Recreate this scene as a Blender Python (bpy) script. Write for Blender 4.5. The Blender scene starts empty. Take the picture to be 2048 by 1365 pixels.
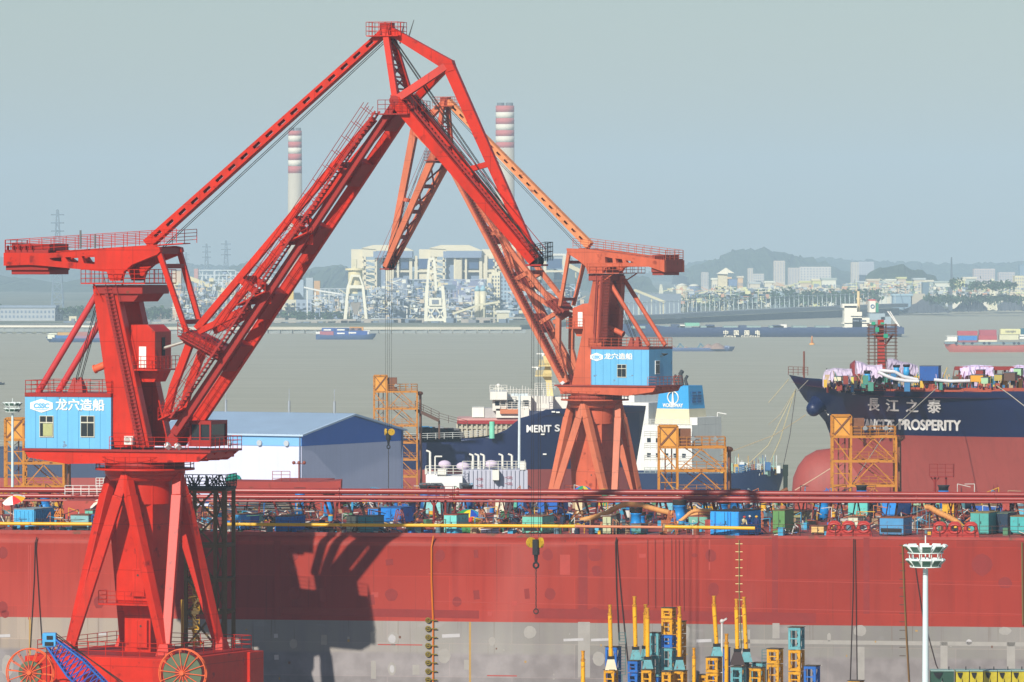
import bpy, math, random
from mathutils import Vector as V, Matrix as Mx
from mathutils.geometry import tessellate_polygon
random.seed(7)
S = bpy.context.scene
COL = S.collection
R = math.radians
F = 12000.0          # focal length in pixels of the 2048 wide frame
HC = 48.0            # camera height above the water
HY = 515.0           # horizon row

# ---------------------------------------------------------------- camera
cd = bpy.data.cameras.new('camera'); cam = bpy.data.objects.new('camera', cd); COL.objects.link(cam)
cam.location = (0, 0, HC); cam.rotation_euler = (R(90), 0, 0)
cd.sensor_width = 36; cd.lens = 36*F/2048; cd.shift_y = -(682.5-HY)/2048
cd.clip_start = 1; cd.clip_end = 60000
S.camera = cam
# ---------------------------------------------------------------- world
SUN = V((11.9, 25, -16.1)).normalized()      # direction the light travels
el = math.asin(-SUN.z); azs = math.atan2(-SUN.x, -SUN.y)
w = bpy.data.worlds.new('World'); S.world = w; w.use_nodes = True
nt = w.node_tree; bg = nt.nodes['Background']
sky = nt.nodes.new('ShaderNodeTexSky'); sky.sky_type = 'NISHITA'; sky.sun_disc = False
sky.sun_elevation = el; sky.sun_rotation = azs % (2*math.pi)
sky.air_density = 1.2; sky.dust_density = .6; sky.ozone_density = 4.0
nt.links.new(sky.outputs[0], bg.inputs[0]); bg.inputs[1].default_value = 0.07
sd = bpy.data.lights.new('sun', 'SUN'); sd.energy = 4.8; sd.angle = R(0.5); sd.color = (1, .94, .84)
sun = bpy.data.objects.new('sun', sd); COL.objects.link(sun)
sun.rotation_euler = SUN.to_track_quat('-Z', 'Y').to_euler(); sun.location = (-100, -200, 200)
S.view_settings.view_transform = 'Standard'; S.view_settings.look = 'None'
S.view_settings.exposure = 0.12; S.view_settings.gamma = 1
S.cycles.use_denoising = True; S.cycles.max_bounces = 6; S.cycles.volume_bounces = 1
S.cycles.diffuse_bounces = 3; S.cycles.glossy_bounces = 2; S.cycles.transparent_max_bounces = 6

# ---------------------------------------------------------------- helpers
def W(px, py, Y): return V(((px-1024)*Y/F, Y, HC+(HY-py)*Y/F))
def wx(px, Y): return (px-1024)*Y/F
def wz(py, Y): return HC+(HY-py)*Y/F
def lin(c):
    c /= 255.0
    return c/12.92 if c <= .04045 else ((c+.055)/1.055)**2.4
def rgb(h):
    if isinstance(h, str): h = [int(h[i:i+2], 16) for i in (0, 2, 4)]
    return tuple(lin(c) for c in h)
_m = {}
def mat(h, rough=.55, var=.12, scale=.6, rust=0.0, streak=0.0, metal=0.0, bump=0.0, name=None, rustc='6b3418', spec=.4, seam=0):
    key = (str(h), rough, var, scale, rust, streak, metal, bump, name)
    if key in _m: return _m[key]
    m = bpy.data.materials.new(name or 'paint'); m.use_nodes = True; _m[key] = m
    t = m.node_tree; N = t.nodes.new; Lk = t.links.new
    b = t.nodes['Principled BSDF']; c = rgb(h)
    b.inputs['Roughness'].default_value = rough; b.inputs['Metallic'].default_value = metal
    b.inputs['Specular IOR Level'].default_value = spec
    tc = N('ShaderNodeTexCoord')
    n1 = N('ShaderNodeTexNoise'); n1.inputs['Scale'].default_value = scale; n1.inputs['Detail'].default_value = 6; n1.inputs['Roughness'].default_value = .65
    Lk(tc.outputs['Object'], n1.inputs['Vector'])
    mr = N('ShaderNodeMapRange'); mr.inputs[1].default_value = .3; mr.inputs[2].default_value = .7
    mr.inputs[3].default_value = 1-var; mr.inputs[4].default_value = 1+var
    Lk(n1.outputs[0], mr.inputs[0])
    hv = N('ShaderNodeHueSaturation'); hv.inputs['Color'].default_value = (*c, 1); Lk(mr.outputs[0], hv.inputs['Value'])
    out = hv.outputs[0]
    if streak:
        mp = N('ShaderNodeMapping'); mp.inputs['Scale'].default_value = (1.6, 1.6, .06); Lk(tc.outputs['Object'], mp.inputs[0])
        n2 = N('ShaderNodeTexNoise'); n2.inputs['Scale'].default_value = 1.0; n2.inputs['Detail'].default_value = 5; Lk(mp.outputs[0], n2.inputs['Vector'])
        r2 = N('ShaderNodeMapRange'); r2.inputs[1].default_value = .5; r2.inputs[2].default_value = .75; r2.inputs[3].default_value = 0; r2.inputs[4].default_value = streak
        Lk(n2.outputs[0], r2.inputs[0])
        mx = N('ShaderNodeMixRGB'); Lk(r2.outputs[0], mx.inputs[0]); Lk(out, mx.inputs[1]); mx.inputs[2].default_value = (c[0]*.45+.02, c[1]*.45+.015, c[2]*.45+.01, 1)
        out = mx.outputs[0]
    if rust:
        n3 = N('ShaderNodeTexNoise'); n3.inputs['Scale'].default_value = scale*3; n3.inputs['Detail'].default_value = 8; Lk(tc.outputs['Object'], n3.inputs['Vector'])
        r3 = N('ShaderNodeMapRange'); r3.inputs[1].default_value = .66-rust*.25; r3.inputs[2].default_value = .76-rust*.25; Lk(n3.outputs[0], r3.inputs[0])
        mx = N('ShaderNodeMixRGB'); Lk(r3.outputs[0], mx.inputs[0]); Lk(out, mx.inputs[1]); mx.inputs[2].default_value = (*rgb(rustc), 1)
        out = mx.outputs[0]
    if seam:   # welded plate joints
        sp = N('ShaderNodeSeparateXYZ'); Lk(tc.outputs['Object'], sp.inputs[0]); prev = None
        for ax_, per in ((2, seam), (0, seam*1.35)):
            md = N('ShaderNodeMath'); md.operation = 'PINGPONG'; md.inputs[1].default_value = per; Lk(sp.outputs[ax_], md.inputs[0])
            lt = N('ShaderNodeMath'); lt.operation = 'LESS_THAN'; lt.inputs[1].default_value = .035; Lk(md.outputs[0], lt.inputs[0])
            mm = N('ShaderNodeMath'); mm.operation = 'MULTIPLY'; mm.inputs[1].default_value = .4; Lk(lt.outputs[0], mm.inputs[0])
            mx = N('ShaderNodeMixRGB'); Lk(mm.outputs[0], mx.inputs[0]); Lk(out, mx.inputs[1]); mx.inputs[2].default_value = (c[0]*.3, c[1]*.3, c[2]*.3, 1); out = mx.outputs[0]
    Lk(out, b.inputs['Base Color'])
    if bump:
        bp = N('ShaderNodeBump'); bp.inputs['Strength'].default_value = bump; bp.inputs['Distance'].default_value = .1
        n4 = N('ShaderNodeTexNoise'); n4.inputs['Scale'].default_value = scale*6; Lk(tc.outputs['Object'], n4.inputs['Vector'])
        Lk(n4.outputs[0], bp.inputs['Height']); Lk(bp.outputs[0], b.inputs['Normal'])
    return m

class MB:
    """collects faces, then becomes one mesh object"""
    def __init__(s): s.v = []; s.f = []; s.mi = []; s.sm = []; s.m = None
    def add(s, vs, fs, mi=0, sm=False):
        o = len(s.v)
        if s.m is not None: vs = [s.m @ V(p) for p in vs]
        s.v += [tuple(p) for p in vs]; s.f += [tuple(i+o for i in f) for f in fs]
        s.mi += [mi]*len(fs); s.sm += [sm]*len(fs)
        return s
    def box(s, x0, x1, y0, y1, z0, z1, mi=0):
        x0, x1 = min(x0, x1), max(x0, x1); y0, y1 = min(y0, y1), max(y0, y1); z0, z1 = min(z0, z1), max(z0, z1)
        return s.add([(x0,y0,z0),(x1,y0,z0),(x1,y1,z0),(x0,y1,z0),(x0,y0,z1),(x1,y0,z1),(x1,y1,z1),(x0,y1,z1)],
              [(0,3,2,1),(4,5,6,7),(0,1,5,4),(1,2,6,5),(2,3,7,6),(3,0,4,7)], mi)
    def beam(s, p, q, w, h=None, side=(0,1,0), mi=0, w2=None, h2=None):
        """box beam p->q, w along side, h across"""
        p, q = V(p), V(q); h = w if h is None else h; w2 = w if w2 is None else w2; h2 = h if h2 is None else h2
        d = (q-p)
        if d.length < 1e-6: return s
        d.normalize(); a = V(side); a = a-d*a.dot(d)
        if a.length < 1e-3: a = V((1,0,0))-d*d.x
        if a.length < 1e-3: a = V((0,1,0))
        a.normalize(); b = d.cross(a)
        vs = []
        for c, ww, hh in ((p, w, h), (q, w2, h2)):
            for i, j in ((-1,-1),(1,-1),(1,1),(-1,1)): vs.append(c+a*(i*ww/2)+b*(j*hh/2))
        return s.add(vs, [(0,3,2,1),(4,5,6,7),(0,1,5,4),(1,2,6,5),(2,3,7,6),(3,0,4,7)], mi)
    def tube(s, p, q, r, n=8, mi=0, r2=None, caps=True):
        p, q = V(p), V(q); r2 = r if r2 is None else r2
        d = q-p
        if d.length < 1e-6: return s
        d.normalize(); a = d.cross(V((0,0,1)))
        if a.length < .01: a = d.cross(V((0,1,0)))
        a.normalize(); b = d.cross(a); vs = []
        for c, rr in ((p, r), (q, r2)):
            for i in range(n):
                t = 2*math.pi*i/n; vs.append(c+a*math.cos(t)*rr+b*math.sin(t)*rr)
        fs = [(i, (i+1) % n, n+(i+1) % n, n+i) for i in range(n)]
        s.add(vs, fs, mi, n > 5)
        if caps: s.add(vs[:n], [tuple(range(n))[::-1]], mi); s.add(vs[n:], [tuple(range(n))], mi)
        return s
    def path(s, pts, r, n=6, mi=0):
        for i in range(len(pts)-1): s.tube(pts[i], pts[i+1], r, n, mi)
        return s
    def ring(s, c, rad, r, ax=(0,1,0), n=32, m=6, mi=0):
        c = V(c); ax = V(ax).normalized(); a = ax.cross(V((0,0,1)))
        if a.length < .01: a = V((1,0,0))
        a.normalize(); b = ax.cross(a); vs = []; fs = []
        for i in range(n):
            t = 2*math.pi*i/n; rd = a*math.cos(t)+b*math.sin(t)
            for j in range(m):
                u = 2*math.pi*j/m; vs.append(c+rd*(rad+r*math.cos(u))+ax*(r*math.sin(u)))
        for i in range(n):
            for j in range(m): fs.append((i*m+j, ((i+1) % n)*m+j, ((i+1) % n)*m+(j+1) % m, i*m+(j+1) % m))
        return s.add(vs, fs, mi, True)
    def disc(s, c, rad, th, ax=(0,1,0), n=28, mi=0):
        ax = V(ax).normalized(); return s.tube(V(c)-ax*th/2, V(c)+ax*th/2, rad, n, mi)
    def lathe(s, c, prof, n=20, mi=0, sm=True):
        c = V(c); vs = []; fs = []
        for r, z in prof:
            for i in range(n):
                t = 2*math.pi*i/n; vs.append(c+V((r*math.cos(t), r*math.sin(t), z)))
        for k in range(len(prof)-1):
            for i in range(n): fs.append((k*n+i, k*n+(i+1) % n, (k+1)*n+(i+1) % n, (k+1)*n+i))
        fs2 = [tuple(range(n))[::-1], tuple((len(prof)-1)*n+i for i in range(n))]
        s.add(vs, fs, mi, sm); o = len(s.v)-len(vs)
        s.f += [tuple(i+o for i in f) for f in fs2]; s.mi += [mi]*2; s.sm += [False]*2
        return s
    def sphere(s, c, r, n=10, mi=0, sc=(1,1,1)):
        prof = []; vs = []; fs = []; c = V(c); m = max(4, n//2)
        for k in range(m+1):
            ph = math.pi*k/m-math.pi/2
            for i in range(n):
                t = 2*math.pi*i/n
                vs.append(c+V((r*sc[0]*math.cos(ph)*math.cos(t), r*sc[1]*math.cos(ph)*math.sin(t), r*sc[2]*math.sin(ph))))
        for k in range(m):
            for i in range(n): fs.append((k*n+i, k*n+(i+1) % n, (k+1)*n+(i+1) % n, (k+1)*n+i))
        return s.add(vs, fs, mi, True)
    def prism(s, pts, a0, a1, holes=(), ax='y', mi=0):
        """polygon in (u,z) extruded along y from a0 to a1 (ax 'y') or (x,y) extruded along z ('z') or (y,z) along x ('x')"""
        def P(p, a):
            if ax == 'y': return V((p[0], a, p[1]))
            if ax == 'z': return V((p[0], p[1], a))
            return V((a, p[0], p[1]))
        loops = [list(pts)]+[list(h) for h in holes]
        flat = [p for l in loops for p in l]
        if not holes: tris = [tuple(range(len(pts)))]
        else: tris = tessellate_polygon([[V((p[0], p[1], 0)) for p in l] for l in loops])
        n = len(flat)
        vs = [P(p, a0) for p in flat]+[P(p, a1) for p in flat]
        fs = [tuple(t) for t in tris]+[tuple(i+n for i in t)[::-1] for t in tris]
        o = 0
        for l in loops:
            k = len(l)
            for i in range(k): fs.append((o+i, o+(i+1) % k, n+o+(i+1) % k, n+o+i))
            o += k
        return s.add(vs, fs, mi)
    def rail(s, pts, h=1.1, gap=1.5, r=.03, lines=3, mi=0):
        """guard rail above a walkway edge"""
        for i in range(len(pts)-1):
            a, b = V(pts[i]), V(pts[i+1]); L = (b-a).length
            if L < .05: continue
            for k in range(1, lines+1):
                z = V((0, 0, h*k/lines)); s.tube(a+z, b+z, r*.8, 4, mi, caps=False)
            n = max(1, round(L/gap))
            for k in range(n+1):
                c = a.lerp(b, k/n); s.tube(c, c+V((0, 0, h)), r, 4, mi, caps=False)
        return s
    def build(s, name, m, parent=None, bevel=0, fix=False):
        me = bpy.data.meshes.new(name); me.from_pydata(s.v, [], s.f)
        for k in (m if isinstance(m, (list, tuple)) else [m]): me.materials.append(k)
        me.polygons.foreach_set('material_index', s.mi); me.polygons.foreach_set('use_smooth', s.sm)
        me.update()
        import bmesh
        bm = bmesh.new(); bm.from_mesh(me); bmesh.ops.recalc_face_normals(bm, faces=bm.faces); bm.to_mesh(me); bm.free()
        o = bpy.data.objects.new(name, me); COL.objects.link(o)
        if parent is not None: o.parent = parent
        if bevel:
            b = o.modifiers.new('bevel', 'BEVEL'); b.width = bevel; b.segments = 2; b.limit_method = 'ANGLE'; b.angle_limit = R(50)
        return o
def T(name, label, cat, loc=(0,0,0), rz=0, group=None):
    o = bpy.data.objects.new(name, None); COL.objects.link(o); o.empty_display_size = .5
    o.location = loc; o.rotation_euler = (0, 0, rz); o['label'] = label; o['category'] = cat
    if group: o['group'] = group
    return o
def tag(o, label, cat, group=None, kind=None):
    o['label'] = label; o['category'] = cat
    if group: o['group'] = group
    if kind: o['kind'] = kind
    return o
def struct(o, kind='structure'): o['kind'] = kind; return o
def kids(o): return [c for c in o.children]
def copy_tree(o, loc=None, rz=None, label=None, parent=None):
    c = o.copy(); COL.objects.link(c); c.parent = parent
    if loc is not None: c.location = loc
    if rz is not None: c.rotation_euler = (0, 0, rz)
    if label: c['label'] = label
    for ch in kids(o): copy_tree(ch, parent=c)
    return c
def text(body, name, m, parent, M, size=1.0, bold=.02, width=None, depth=.02, space=1.0, multi=0):
    """lettering as a thin raised mesh; M maps text plane (x right, y up) into parent space; centred"""
    c = bpy.data.curves.new(name, 'FONT'); c.body = body; c.size = size; c.offset = bold; c.extrude = depth; c.space_character = space
    c.align_x = 'CENTER'; c.align_y = 'CENTER'
    o = bpy.data.objects.new(name, c); COL.objects.link(o); bpy.context.view_layer.update()
    me = bpy.data.meshes.new_from_object(o.evaluated_get(bpy.context.evaluated_depsgraph_get()))
    wd = max(v.co.x for v in me.vertices)-min(v.co.x for v in me.vertices)
    sx = width/wd if width else 1
    me.transform(M @ Mx.Diagonal((sx, 1, 1, 1)))
    bpy.data.objects.remove(o); bpy.data.curves.remove(c)
    if multi:      # heavy lettering: the same strokes repeated a little to each side
        import bmesh
        bm = bmesh.new(); t_ = size*multi
        for i, (ax, ay) in enumerate(((0, 0), (t_, 0), (-t_, 0), (0, t_*.7), (0, -t_*.7))):
            n0 = len(bm.verts); bm.from_mesh(me); bm.verts.ensure_lookup_table()
            M3 = M.to_3x3(); off = M3 @ V((ax, ay, i*.002))
            for v in bm.verts[n0:]: v.co += off
        bm.to_mesh(me); bm.free()
    me.materials.clear(); me.materials.append(m)
    o = bpy.data.objects.new(name, me); COL.objects.link(o)
    if parent is not None: o.parent = parent
    return o
def textM(origin, right, up):
    r = V(right).normalized(); u = V(up).normalized(); n = r.cross(u)
    return Mx(((r.x, u.x, n.x, origin[0]), (r.y, u.y, n.y, origin[1]), (r.z, u.z, n.z, origin[2]), (0, 0, 0, 1)))

PWHITE = mat('f6f6f4', .5, .02, .5, name='letter_white')
WHITE = mat('e8e8e2', .5, .05, .5, streak=.25, name='white_paint')
DARK = mat('14161a', .6, .1, name='dark_steel')
GLASS = mat('1d2a33', .12, .1, name='window_glass', spec=.6)
ROPE = mat('2a2622', .7, .1, name='wire_rope')
YEL = mat('e8a800', .5, .12, 1.2, rust=.12, name='yellow_paint')
# ---------------------------------------------------------------- sea, ground, far land, hills
def noise_mat(name, c1, c2, scale, rough, mp=(1,1,1), bump=0, bscale=1, spec=.4, detail=6):
    m = bpy.data.materials.new(name); m.use_nodes = True; t = m.node_tree; N = t.nodes.new; Lk = t.links.new
    b = t.nodes['Principled BSDF']; b.inputs['Roughness'].default_value = rough; b.inputs['Specular IOR Level'].default_value = spec
    tc = N('ShaderNodeTexCoord'); mg = N('ShaderNodeMapping'); mg.inputs['Scale'].default_value = mp; Lk(tc.outputs['Object'], mg.inputs[0])
    n = N('ShaderNodeTexNoise'); n.inputs['Scale'].default_value = scale; n.inputs['Detail'].default_value = detail; Lk(mg.outputs[0], n.inputs['Vector'])
    cr = N('ShaderNodeValToRGB'); cr.color_ramp.elements[0].position = .35; cr.color_ramp.elements[1].position = .65
    cr.color_ramp.elements[0].color = (*rgb(c1), 1); cr.color_ramp.elements[1].color = (*rgb(c2), 1)
    Lk(n.outputs[0], cr.inputs[0]); Lk(cr.outputs[0], b.inputs['Base Color'])
    if bump:
        n2 = N('ShaderNodeTexNoise'); n2.inputs['Scale'].default_value = bscale; n2.inputs['Detail'].default_value = 4; Lk(mg.outputs[0], n2.inputs['Vector'])
        bp = N('ShaderNodeBump'); bp.inputs['Strength'].default_value = bump; bp.inputs['Distance'].default_value = .3
        Lk(n2.outputs[0], bp.inputs['Height']); Lk(bp.outputs[0], b.inputs['Normal'])
    return m
SEA = noise_mat('river_water', 'aba68a', 'b8b298', .05, .5, (.3, 1, 1), .9, .5, .2)
struct(MB().add([(-6000, 1050, 0), (6000, 1050, 0), (6000, 16000, 0), (-6000, 16000, 0)], [(0,1,2,3)]).build('water', SEA))
CONC = noise_mat('yard_concrete', '8b8378', '9c948a', .2, .85, bump=.2)
g = MB(); g.box(-900, 900, -60, 1050, -6, 3); struct(g.build('ground', CONC))
LANDM = noise_mat('far_land_soil', '5e6a52', '8a8a74', .01, .9)
# shoreline: (px, py) of the waterline turned into distance
shore = [(-1500, 667), (0, 667), (290, 667), (320, 662), (1040, 660), (1180, 650), (1300, 647), (1500, 639), (1750, 631), (1900, 624), (2048, 620), (3600, 605)]
pts = []
for px, py in shore:
    Y = HC*F/(py-HY); pts.append((wx(px, Y), Y))
pts[0] = (-3500, pts[0][1]); 
g = MB(); g.prism(pts+[(5900, 15900), (-5900, 15900)], -2, 3, ax='z'); struct(g.build('far_land', LANDM))
def shoreY(px):
    for (a, b), (c, d) in zip(shore[:-1], shore[1:]):
        if a <= px <= c:
            py = b+(d-b)*(px-a)/(c-a); return HC*F/(py-HY)
    return HC*F/(shore[-1][1]-HY)
def hill(name, prof, Y, col, depth=600, kind=True, rough=0, seed=1):
    """ridge seen as profile [(px,py)] at distance Y, falling away on both sides"""
    rnd = random.Random(seed); xs = []; zs = []
    for (a, b), (c, d) in zip(prof[:-1], prof[1:]):
        n = max(2, int(abs(c-a)/6))
        for i in range(n):
            t = i/n; tt = t*t*(3-2*t); xs.append(wx(a+(c-a)*t, Y)); zs.append(wz(b+(d-b)*tt, Y))
    xs.append(wx(prof[-1][0], Y)); zs.append(wz(prof[-1][1], Y))
    rows = [(-depth, 0), (-depth*.6, .35), (-depth*.3, .72), (0, 1), (depth*.4, .6), (depth, 0)]
    vs = []; fs = []; n = len(xs)
    for dy, k in rows:
        for i, (x, z) in enumerate(zip(xs, zs)):
            j = rnd.uniform(-1, 1)*rough
            vs.append((x*(1+dy*.0)+rnd.uniform(-1, 1)*rough, Y+dy+j, 1+(z-1)*k+(j*.6 if 0 < k < 1.01 else 0)))
    for r in range(len(rows)-1):
        for i in range(n-1): fs.append((r*n+i, r*n+i+1, (r+1)*n+i+1, (r+1)*n+i))
    mb = MB(); mb.add(vs, fs, 0, False); return struct(mb.build(name, col))
HILLM = noise_mat('wooded_hill', '34452e', '4f6040', .02, .95)
HILLN = noise_mat('near_wooded_hill', '2f4229', '46563a', .05, .95)
hill('hill', [(-1200, 500), (-200, 512), (200, 520), (420, 530), (700, 545), (900, 540), (1300, 546), (1400, 522), (1600, 516), (1900, 528), (2300, 515), (3300, 500)], 12000, HILLM, 900, rough=6, seed=2)
hill('hill', [(-700, 470), (-120, 525), (40, 556), (110, 566), (200, 552), (290, 538), (390, 556), (440, 572), (520, 585), (620, 590)], 8600, HILLM, 900, rough=1.5, seed=3)
hill('hill', [(430, 560), (466, 533), (495, 524), (540, 528), (600, 545), (640, 534), (680, 530), (720, 546), (770, 558), (840, 568)], 9000, HILLM, 700, rough=2, seed=4)
hill('hill', [(560, 560), (680, 534), (715, 556), (760, 534), (800, 540), (900, 552), (1020, 530), (1110, 512), (1200, 540), (1300, 556)], 8200, HILLM, 500, rough=5, seed=5)
hill('hill', [(1360, 545), (1400, 528), (1440, 515), (1470, 500), (1520, 497), (1560, 503), (1600, 512), (1640, 525), (1690, 545), (1730, 560)], 9500, HILLM, 700, rough=6, seed=6)
hill('hill', [(1718, 572), (1735, 552), (1752, 537), (1780, 533), (1805, 530), (1835, 541), (1862, 548), (1880, 566)], 6600, HILLN, 250, rough=2.0, seed=7)

# dark tree belts along the far shore: clumps one cannot count
def belt(name, items, Y, cols, seed):
    rnd = random.Random(seed); mb = MB()
    for px0, px1, pyt, pyb in items:
        n = int((px1-px0)/1.2)+2
        for k in range(n):
            px = rnd.uniform(px0, px1); py = rnd.uniform(pyt, pyb); c = W(px, py, Y+rnd.uniform(-30, 30))
            r = rnd.uniform(1.4, 3.2)
            for q in range(9):
                d = V((rnd.gauss(0, 1), rnd.gauss(0, 1), rnd.gauss(0, .7)))*r*.6
                a = V((rnd.gauss(0, 1), rnd.gauss(0, 1), rnd.gauss(0, 1))).normalized()*r*.5; b = V((rnd.gauss(0, 1), rnd.gauss(0, 1), rnd.gauss(0, 1))).normalized()*r*.5
                mb.add([c+d-a, c+d+b, c+d+a, c+d-b], [(0,1,2,3)], rnd.randrange(2))
            if rnd.random() < .2: mb.tube((c.x, c.y, max(3, c.z-4)), c, .3, 4)
    return struct(mb.build(name, cols), 'stuff')
TREE1 = mat('3f5a36', .9, .3, .05, name='tree_leaves'); TREE2 = mat('2c4228', .9, .3, .05, name='tree_leaves')
tag(belt('tree_belt', [(0, 340, 618, 634), (410, 700, 628, 636)], 4300, [TREE1, TREE2], 11), 'dark green tree belt along the far left shore', 'trees', kind='stuff')
tag(belt('tree_belt', [(1280, 1360, 598, 612), (1360, 1720, 592, 612), (1470, 1760, 582, 600), (1850, 2048, 594, 602), (1902, 1922, 560, 575), (1940, 2030, 566, 577)], 4900, [TREE1, TREE2], 12), 'dark green tree belt behind the long jetty at right', 'trees', kind='stuff')

# ---------------------------------------------------------------- chimneys
def chimney(px, ytop, wtop, wbot, Y, bands, label, twin=True):
    z0 = 3; x = wx(px, Y); k = Y/F
    t = T('chimney', label, 'chimney', (x, Y, z0), 0, 'striped power station chimneys')
    cw, cr = mat('d9d4c4', .8, .06, .02, name='chimney_white'), mat('b8625e', .8, .06, .02, name='chimney_red')
    cg = mat('b9b3a2', .85, .08, .02, streak=.2, name='chimney_concrete')
    def rad(z): return (wtop+(wbot-wtop)*(ztop-z)/(ztop))*k/2
    ztop = wz(ytop, Y)-z0
    edges = [wz(b, Y)-z0 for b in bands]
    MB().lathe((0,0,0), [(rad(0), 0), (rad(edges[-1]), edges[-1])], 28).build('shaft', cg, t)
    for i in range(len(edges)-1):
        MB().lathe((0,0,0), [(rad(edges[i+1])+.02, edges[i+1]), (rad(edges[i])+.02, edges[i])], 28).build('band', [cr, cw][i % 2], t)
    f = MB()
    for s in ((-1, 0), (1, 0)): f.tube((s[0]*wtop*k*.24, 0, ztop-3), (s[0]*wtop*k*.24, 0, ztop+2.2), wtop*k*.2, 14)
    f.build('flue', mat('5f6a70', .7), t)
    return t
chimney(590, 262, 27, 31, 4500, [262, 272, 284, 296, 308, 321, 333, 347], 'left striped chimney behind the red crane jib')
chimney(1010, 212, 37, 40, 4400, [212, 225, 237, 249, 261, 273, 285, 296], 'right striped chimney rising beside the crane fly jib')

# ---------------------------------------------------------------- boiler houses
def boiler(px0, px1, pxw, Y, label, ytop=490):
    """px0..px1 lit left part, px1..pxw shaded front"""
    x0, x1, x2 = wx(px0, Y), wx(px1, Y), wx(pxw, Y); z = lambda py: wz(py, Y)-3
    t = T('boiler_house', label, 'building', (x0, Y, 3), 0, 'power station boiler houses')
    cw = mat('d8d0b4', .8, .06, .02, name='cladding_cream'); cb = mat('7d8fa6', .8, .06, .02, name='cladding_shaded'); ct = mat('66758a', .8, .1, .05, name='steelwork')  # bluish wall colour paints in the shade of the front
    L = x2-x0; D = 45.0
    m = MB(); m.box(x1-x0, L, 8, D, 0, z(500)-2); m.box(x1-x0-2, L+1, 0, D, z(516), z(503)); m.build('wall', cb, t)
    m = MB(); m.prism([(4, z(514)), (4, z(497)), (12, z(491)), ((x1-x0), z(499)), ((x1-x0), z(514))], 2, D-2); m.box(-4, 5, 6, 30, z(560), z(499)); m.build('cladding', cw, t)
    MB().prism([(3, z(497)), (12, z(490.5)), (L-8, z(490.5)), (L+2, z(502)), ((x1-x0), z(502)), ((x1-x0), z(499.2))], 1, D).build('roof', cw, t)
    for k in range(2):
        a = (x1-x0)+12+k*18
        fr = MB(); fr.box(a-2.2, a, 4, 8.2, z(560), z(512)); fr.box(a+12, a+14.2, 4, 8.2, z(560), z(512)); fr.box(a, a+12, 4, 8.2, z(545), z(541)); fr.build('portal_frame', cw, t)
        MB().box(a+.6, a+11.4, 5, 8.1, z(538), z(518)).build('window', mat('3c567a', .4, .1, name='far_glass'), t)
    st = MB()
    for i in range(9):
        y = 522+i*13; st.box(4, x1-x0, 2, 12, z(y)-.7, z(y)+.7)
    for a in (6, 14, 22, 30): st.box(a-.8, a+.8, 2, 12, 0, z(514))
    for i in range(14):
        y = 520+i*8; st.beam((6, 2, z(y)), (14, 2, z(y+8)), .5)
    st.build('lift_frame', cw, t)
    MB().box(22, 27, 0, 10, 0, z(520)).build('lift_shaft', mat('cfc6a8', .8), t)
    return t
boiler(713, 752, 822, 4350, 'leftmost cream boiler house with bluish shaded front left of the white unloader')
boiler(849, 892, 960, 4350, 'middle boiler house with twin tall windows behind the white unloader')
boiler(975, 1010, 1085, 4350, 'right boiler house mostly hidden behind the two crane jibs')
# coal bunker galleries joining them
t = T('bunker_gallery', 'grey covered gallery linking left and middle boiler houses', 'gallery', (wx(820, 4360), 4360, 3))
z = lambda py: wz(py, 4360)-3
MB().box(0, wx(850, 4360)-wx(820, 4360), 0, 15, z(534), z(520)).build('gallery_wall', mat('8d92a4', .8), t)
MB().box(0, wx(850, 4360)-wx(820, 4360), -1, 16, z(520), z(518)).build('roof', mat('ddd7c2', .8), t)
MB().box(6, 9, 0, 15, 0, z(534)).build('gallery_leg', mat('4f6d96', .8), t)
# plant blocks: pipework, sheds, tanks
def block(name, label, cat, px0, px1, pyt, pyb, Y, col, side=.35, depth=22, roof=None, win=None, group=None, rz=0.0, wcol='5a6678'):
    x0, x1 = wx(px0, Y), wx(px1, Y); zb = max(wz(pyb, Y), 3) if pyb < 640 else 3; zb = 3; zt = wz(pyt, Y)
    t = T(name, label, cat, ((x0+x1)/2, Y, zb), rz, group); h = zt-zb; a = (x1-x0)/2
    MB().box(-a, a, 0, depth, 0, h).build('wall', mat(col, .85, .07, .03, name='render'), t)
    if roof: MB().box(-a-.8, a+.8, -.8, depth+.8, h, h+1.6).build('roof', mat(roof, .8), t)
    if win:
        nx, nz, y0, y1 = win; n = 0
        for i in range(nx):
            for k in range(nz):
                wz0 = h*(y0+(y1-y0)*(k+.2)/nz); wz1 = h*(y0+(y1-y0)*(k+.7)/nz)
                wx0 = -a+2*a*(i+.28)/nx; wx1 = -a+2*a*(i+.72)/nx
                if n < 60: MB().box(wx0, wx1, -.25, .3, wz0, wz1).build('window', mat(wcol, .5), t)
                n += 1
    return t
block('admin_block', 'long low grey building with rows of windows on the left shore', 'building', 0, 110, 616, 650, 4250, 'a9b0b4', win=(14, 2, .15, .9), roof='8796a6', wcol='6f8296', depth=30)
block('shed', 'low shed with pale wall right of the long grey shore building', 'building', 108, 122, 628, 650, 4260, 'b3b6b2', win=(2, 2, .2, .9), depth=20)
block('pump_house', 'small cream pump house standing alone on the left shore', 'building', 138, 153, 633, 650, 4240, 'd8d0ae', depth=10)
block('hut', 'tiny tan hut among trees right of the striped backstays', 'building', 315, 325, 625, 640, 4300, 'c5a78c', depth=8)
block('transfer_tower', 'tan conveyor transfer tower between the crane link rods', 'tower', 345, 362, 541, 572, 4300, 'cdb59a', depth=16, roof='8f9099')
block('transfer_tower', 'pink grey small tower beside the cream conveyor head', 'tower', 388, 396, 538, 590, 4380, 'b98f8a', depth=8)
block('silo_block', 'white ash silo block under the left conveyor', 'silo', 368, 384, 588, 640, 4330, 'd6d6cc', depth=12)
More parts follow.
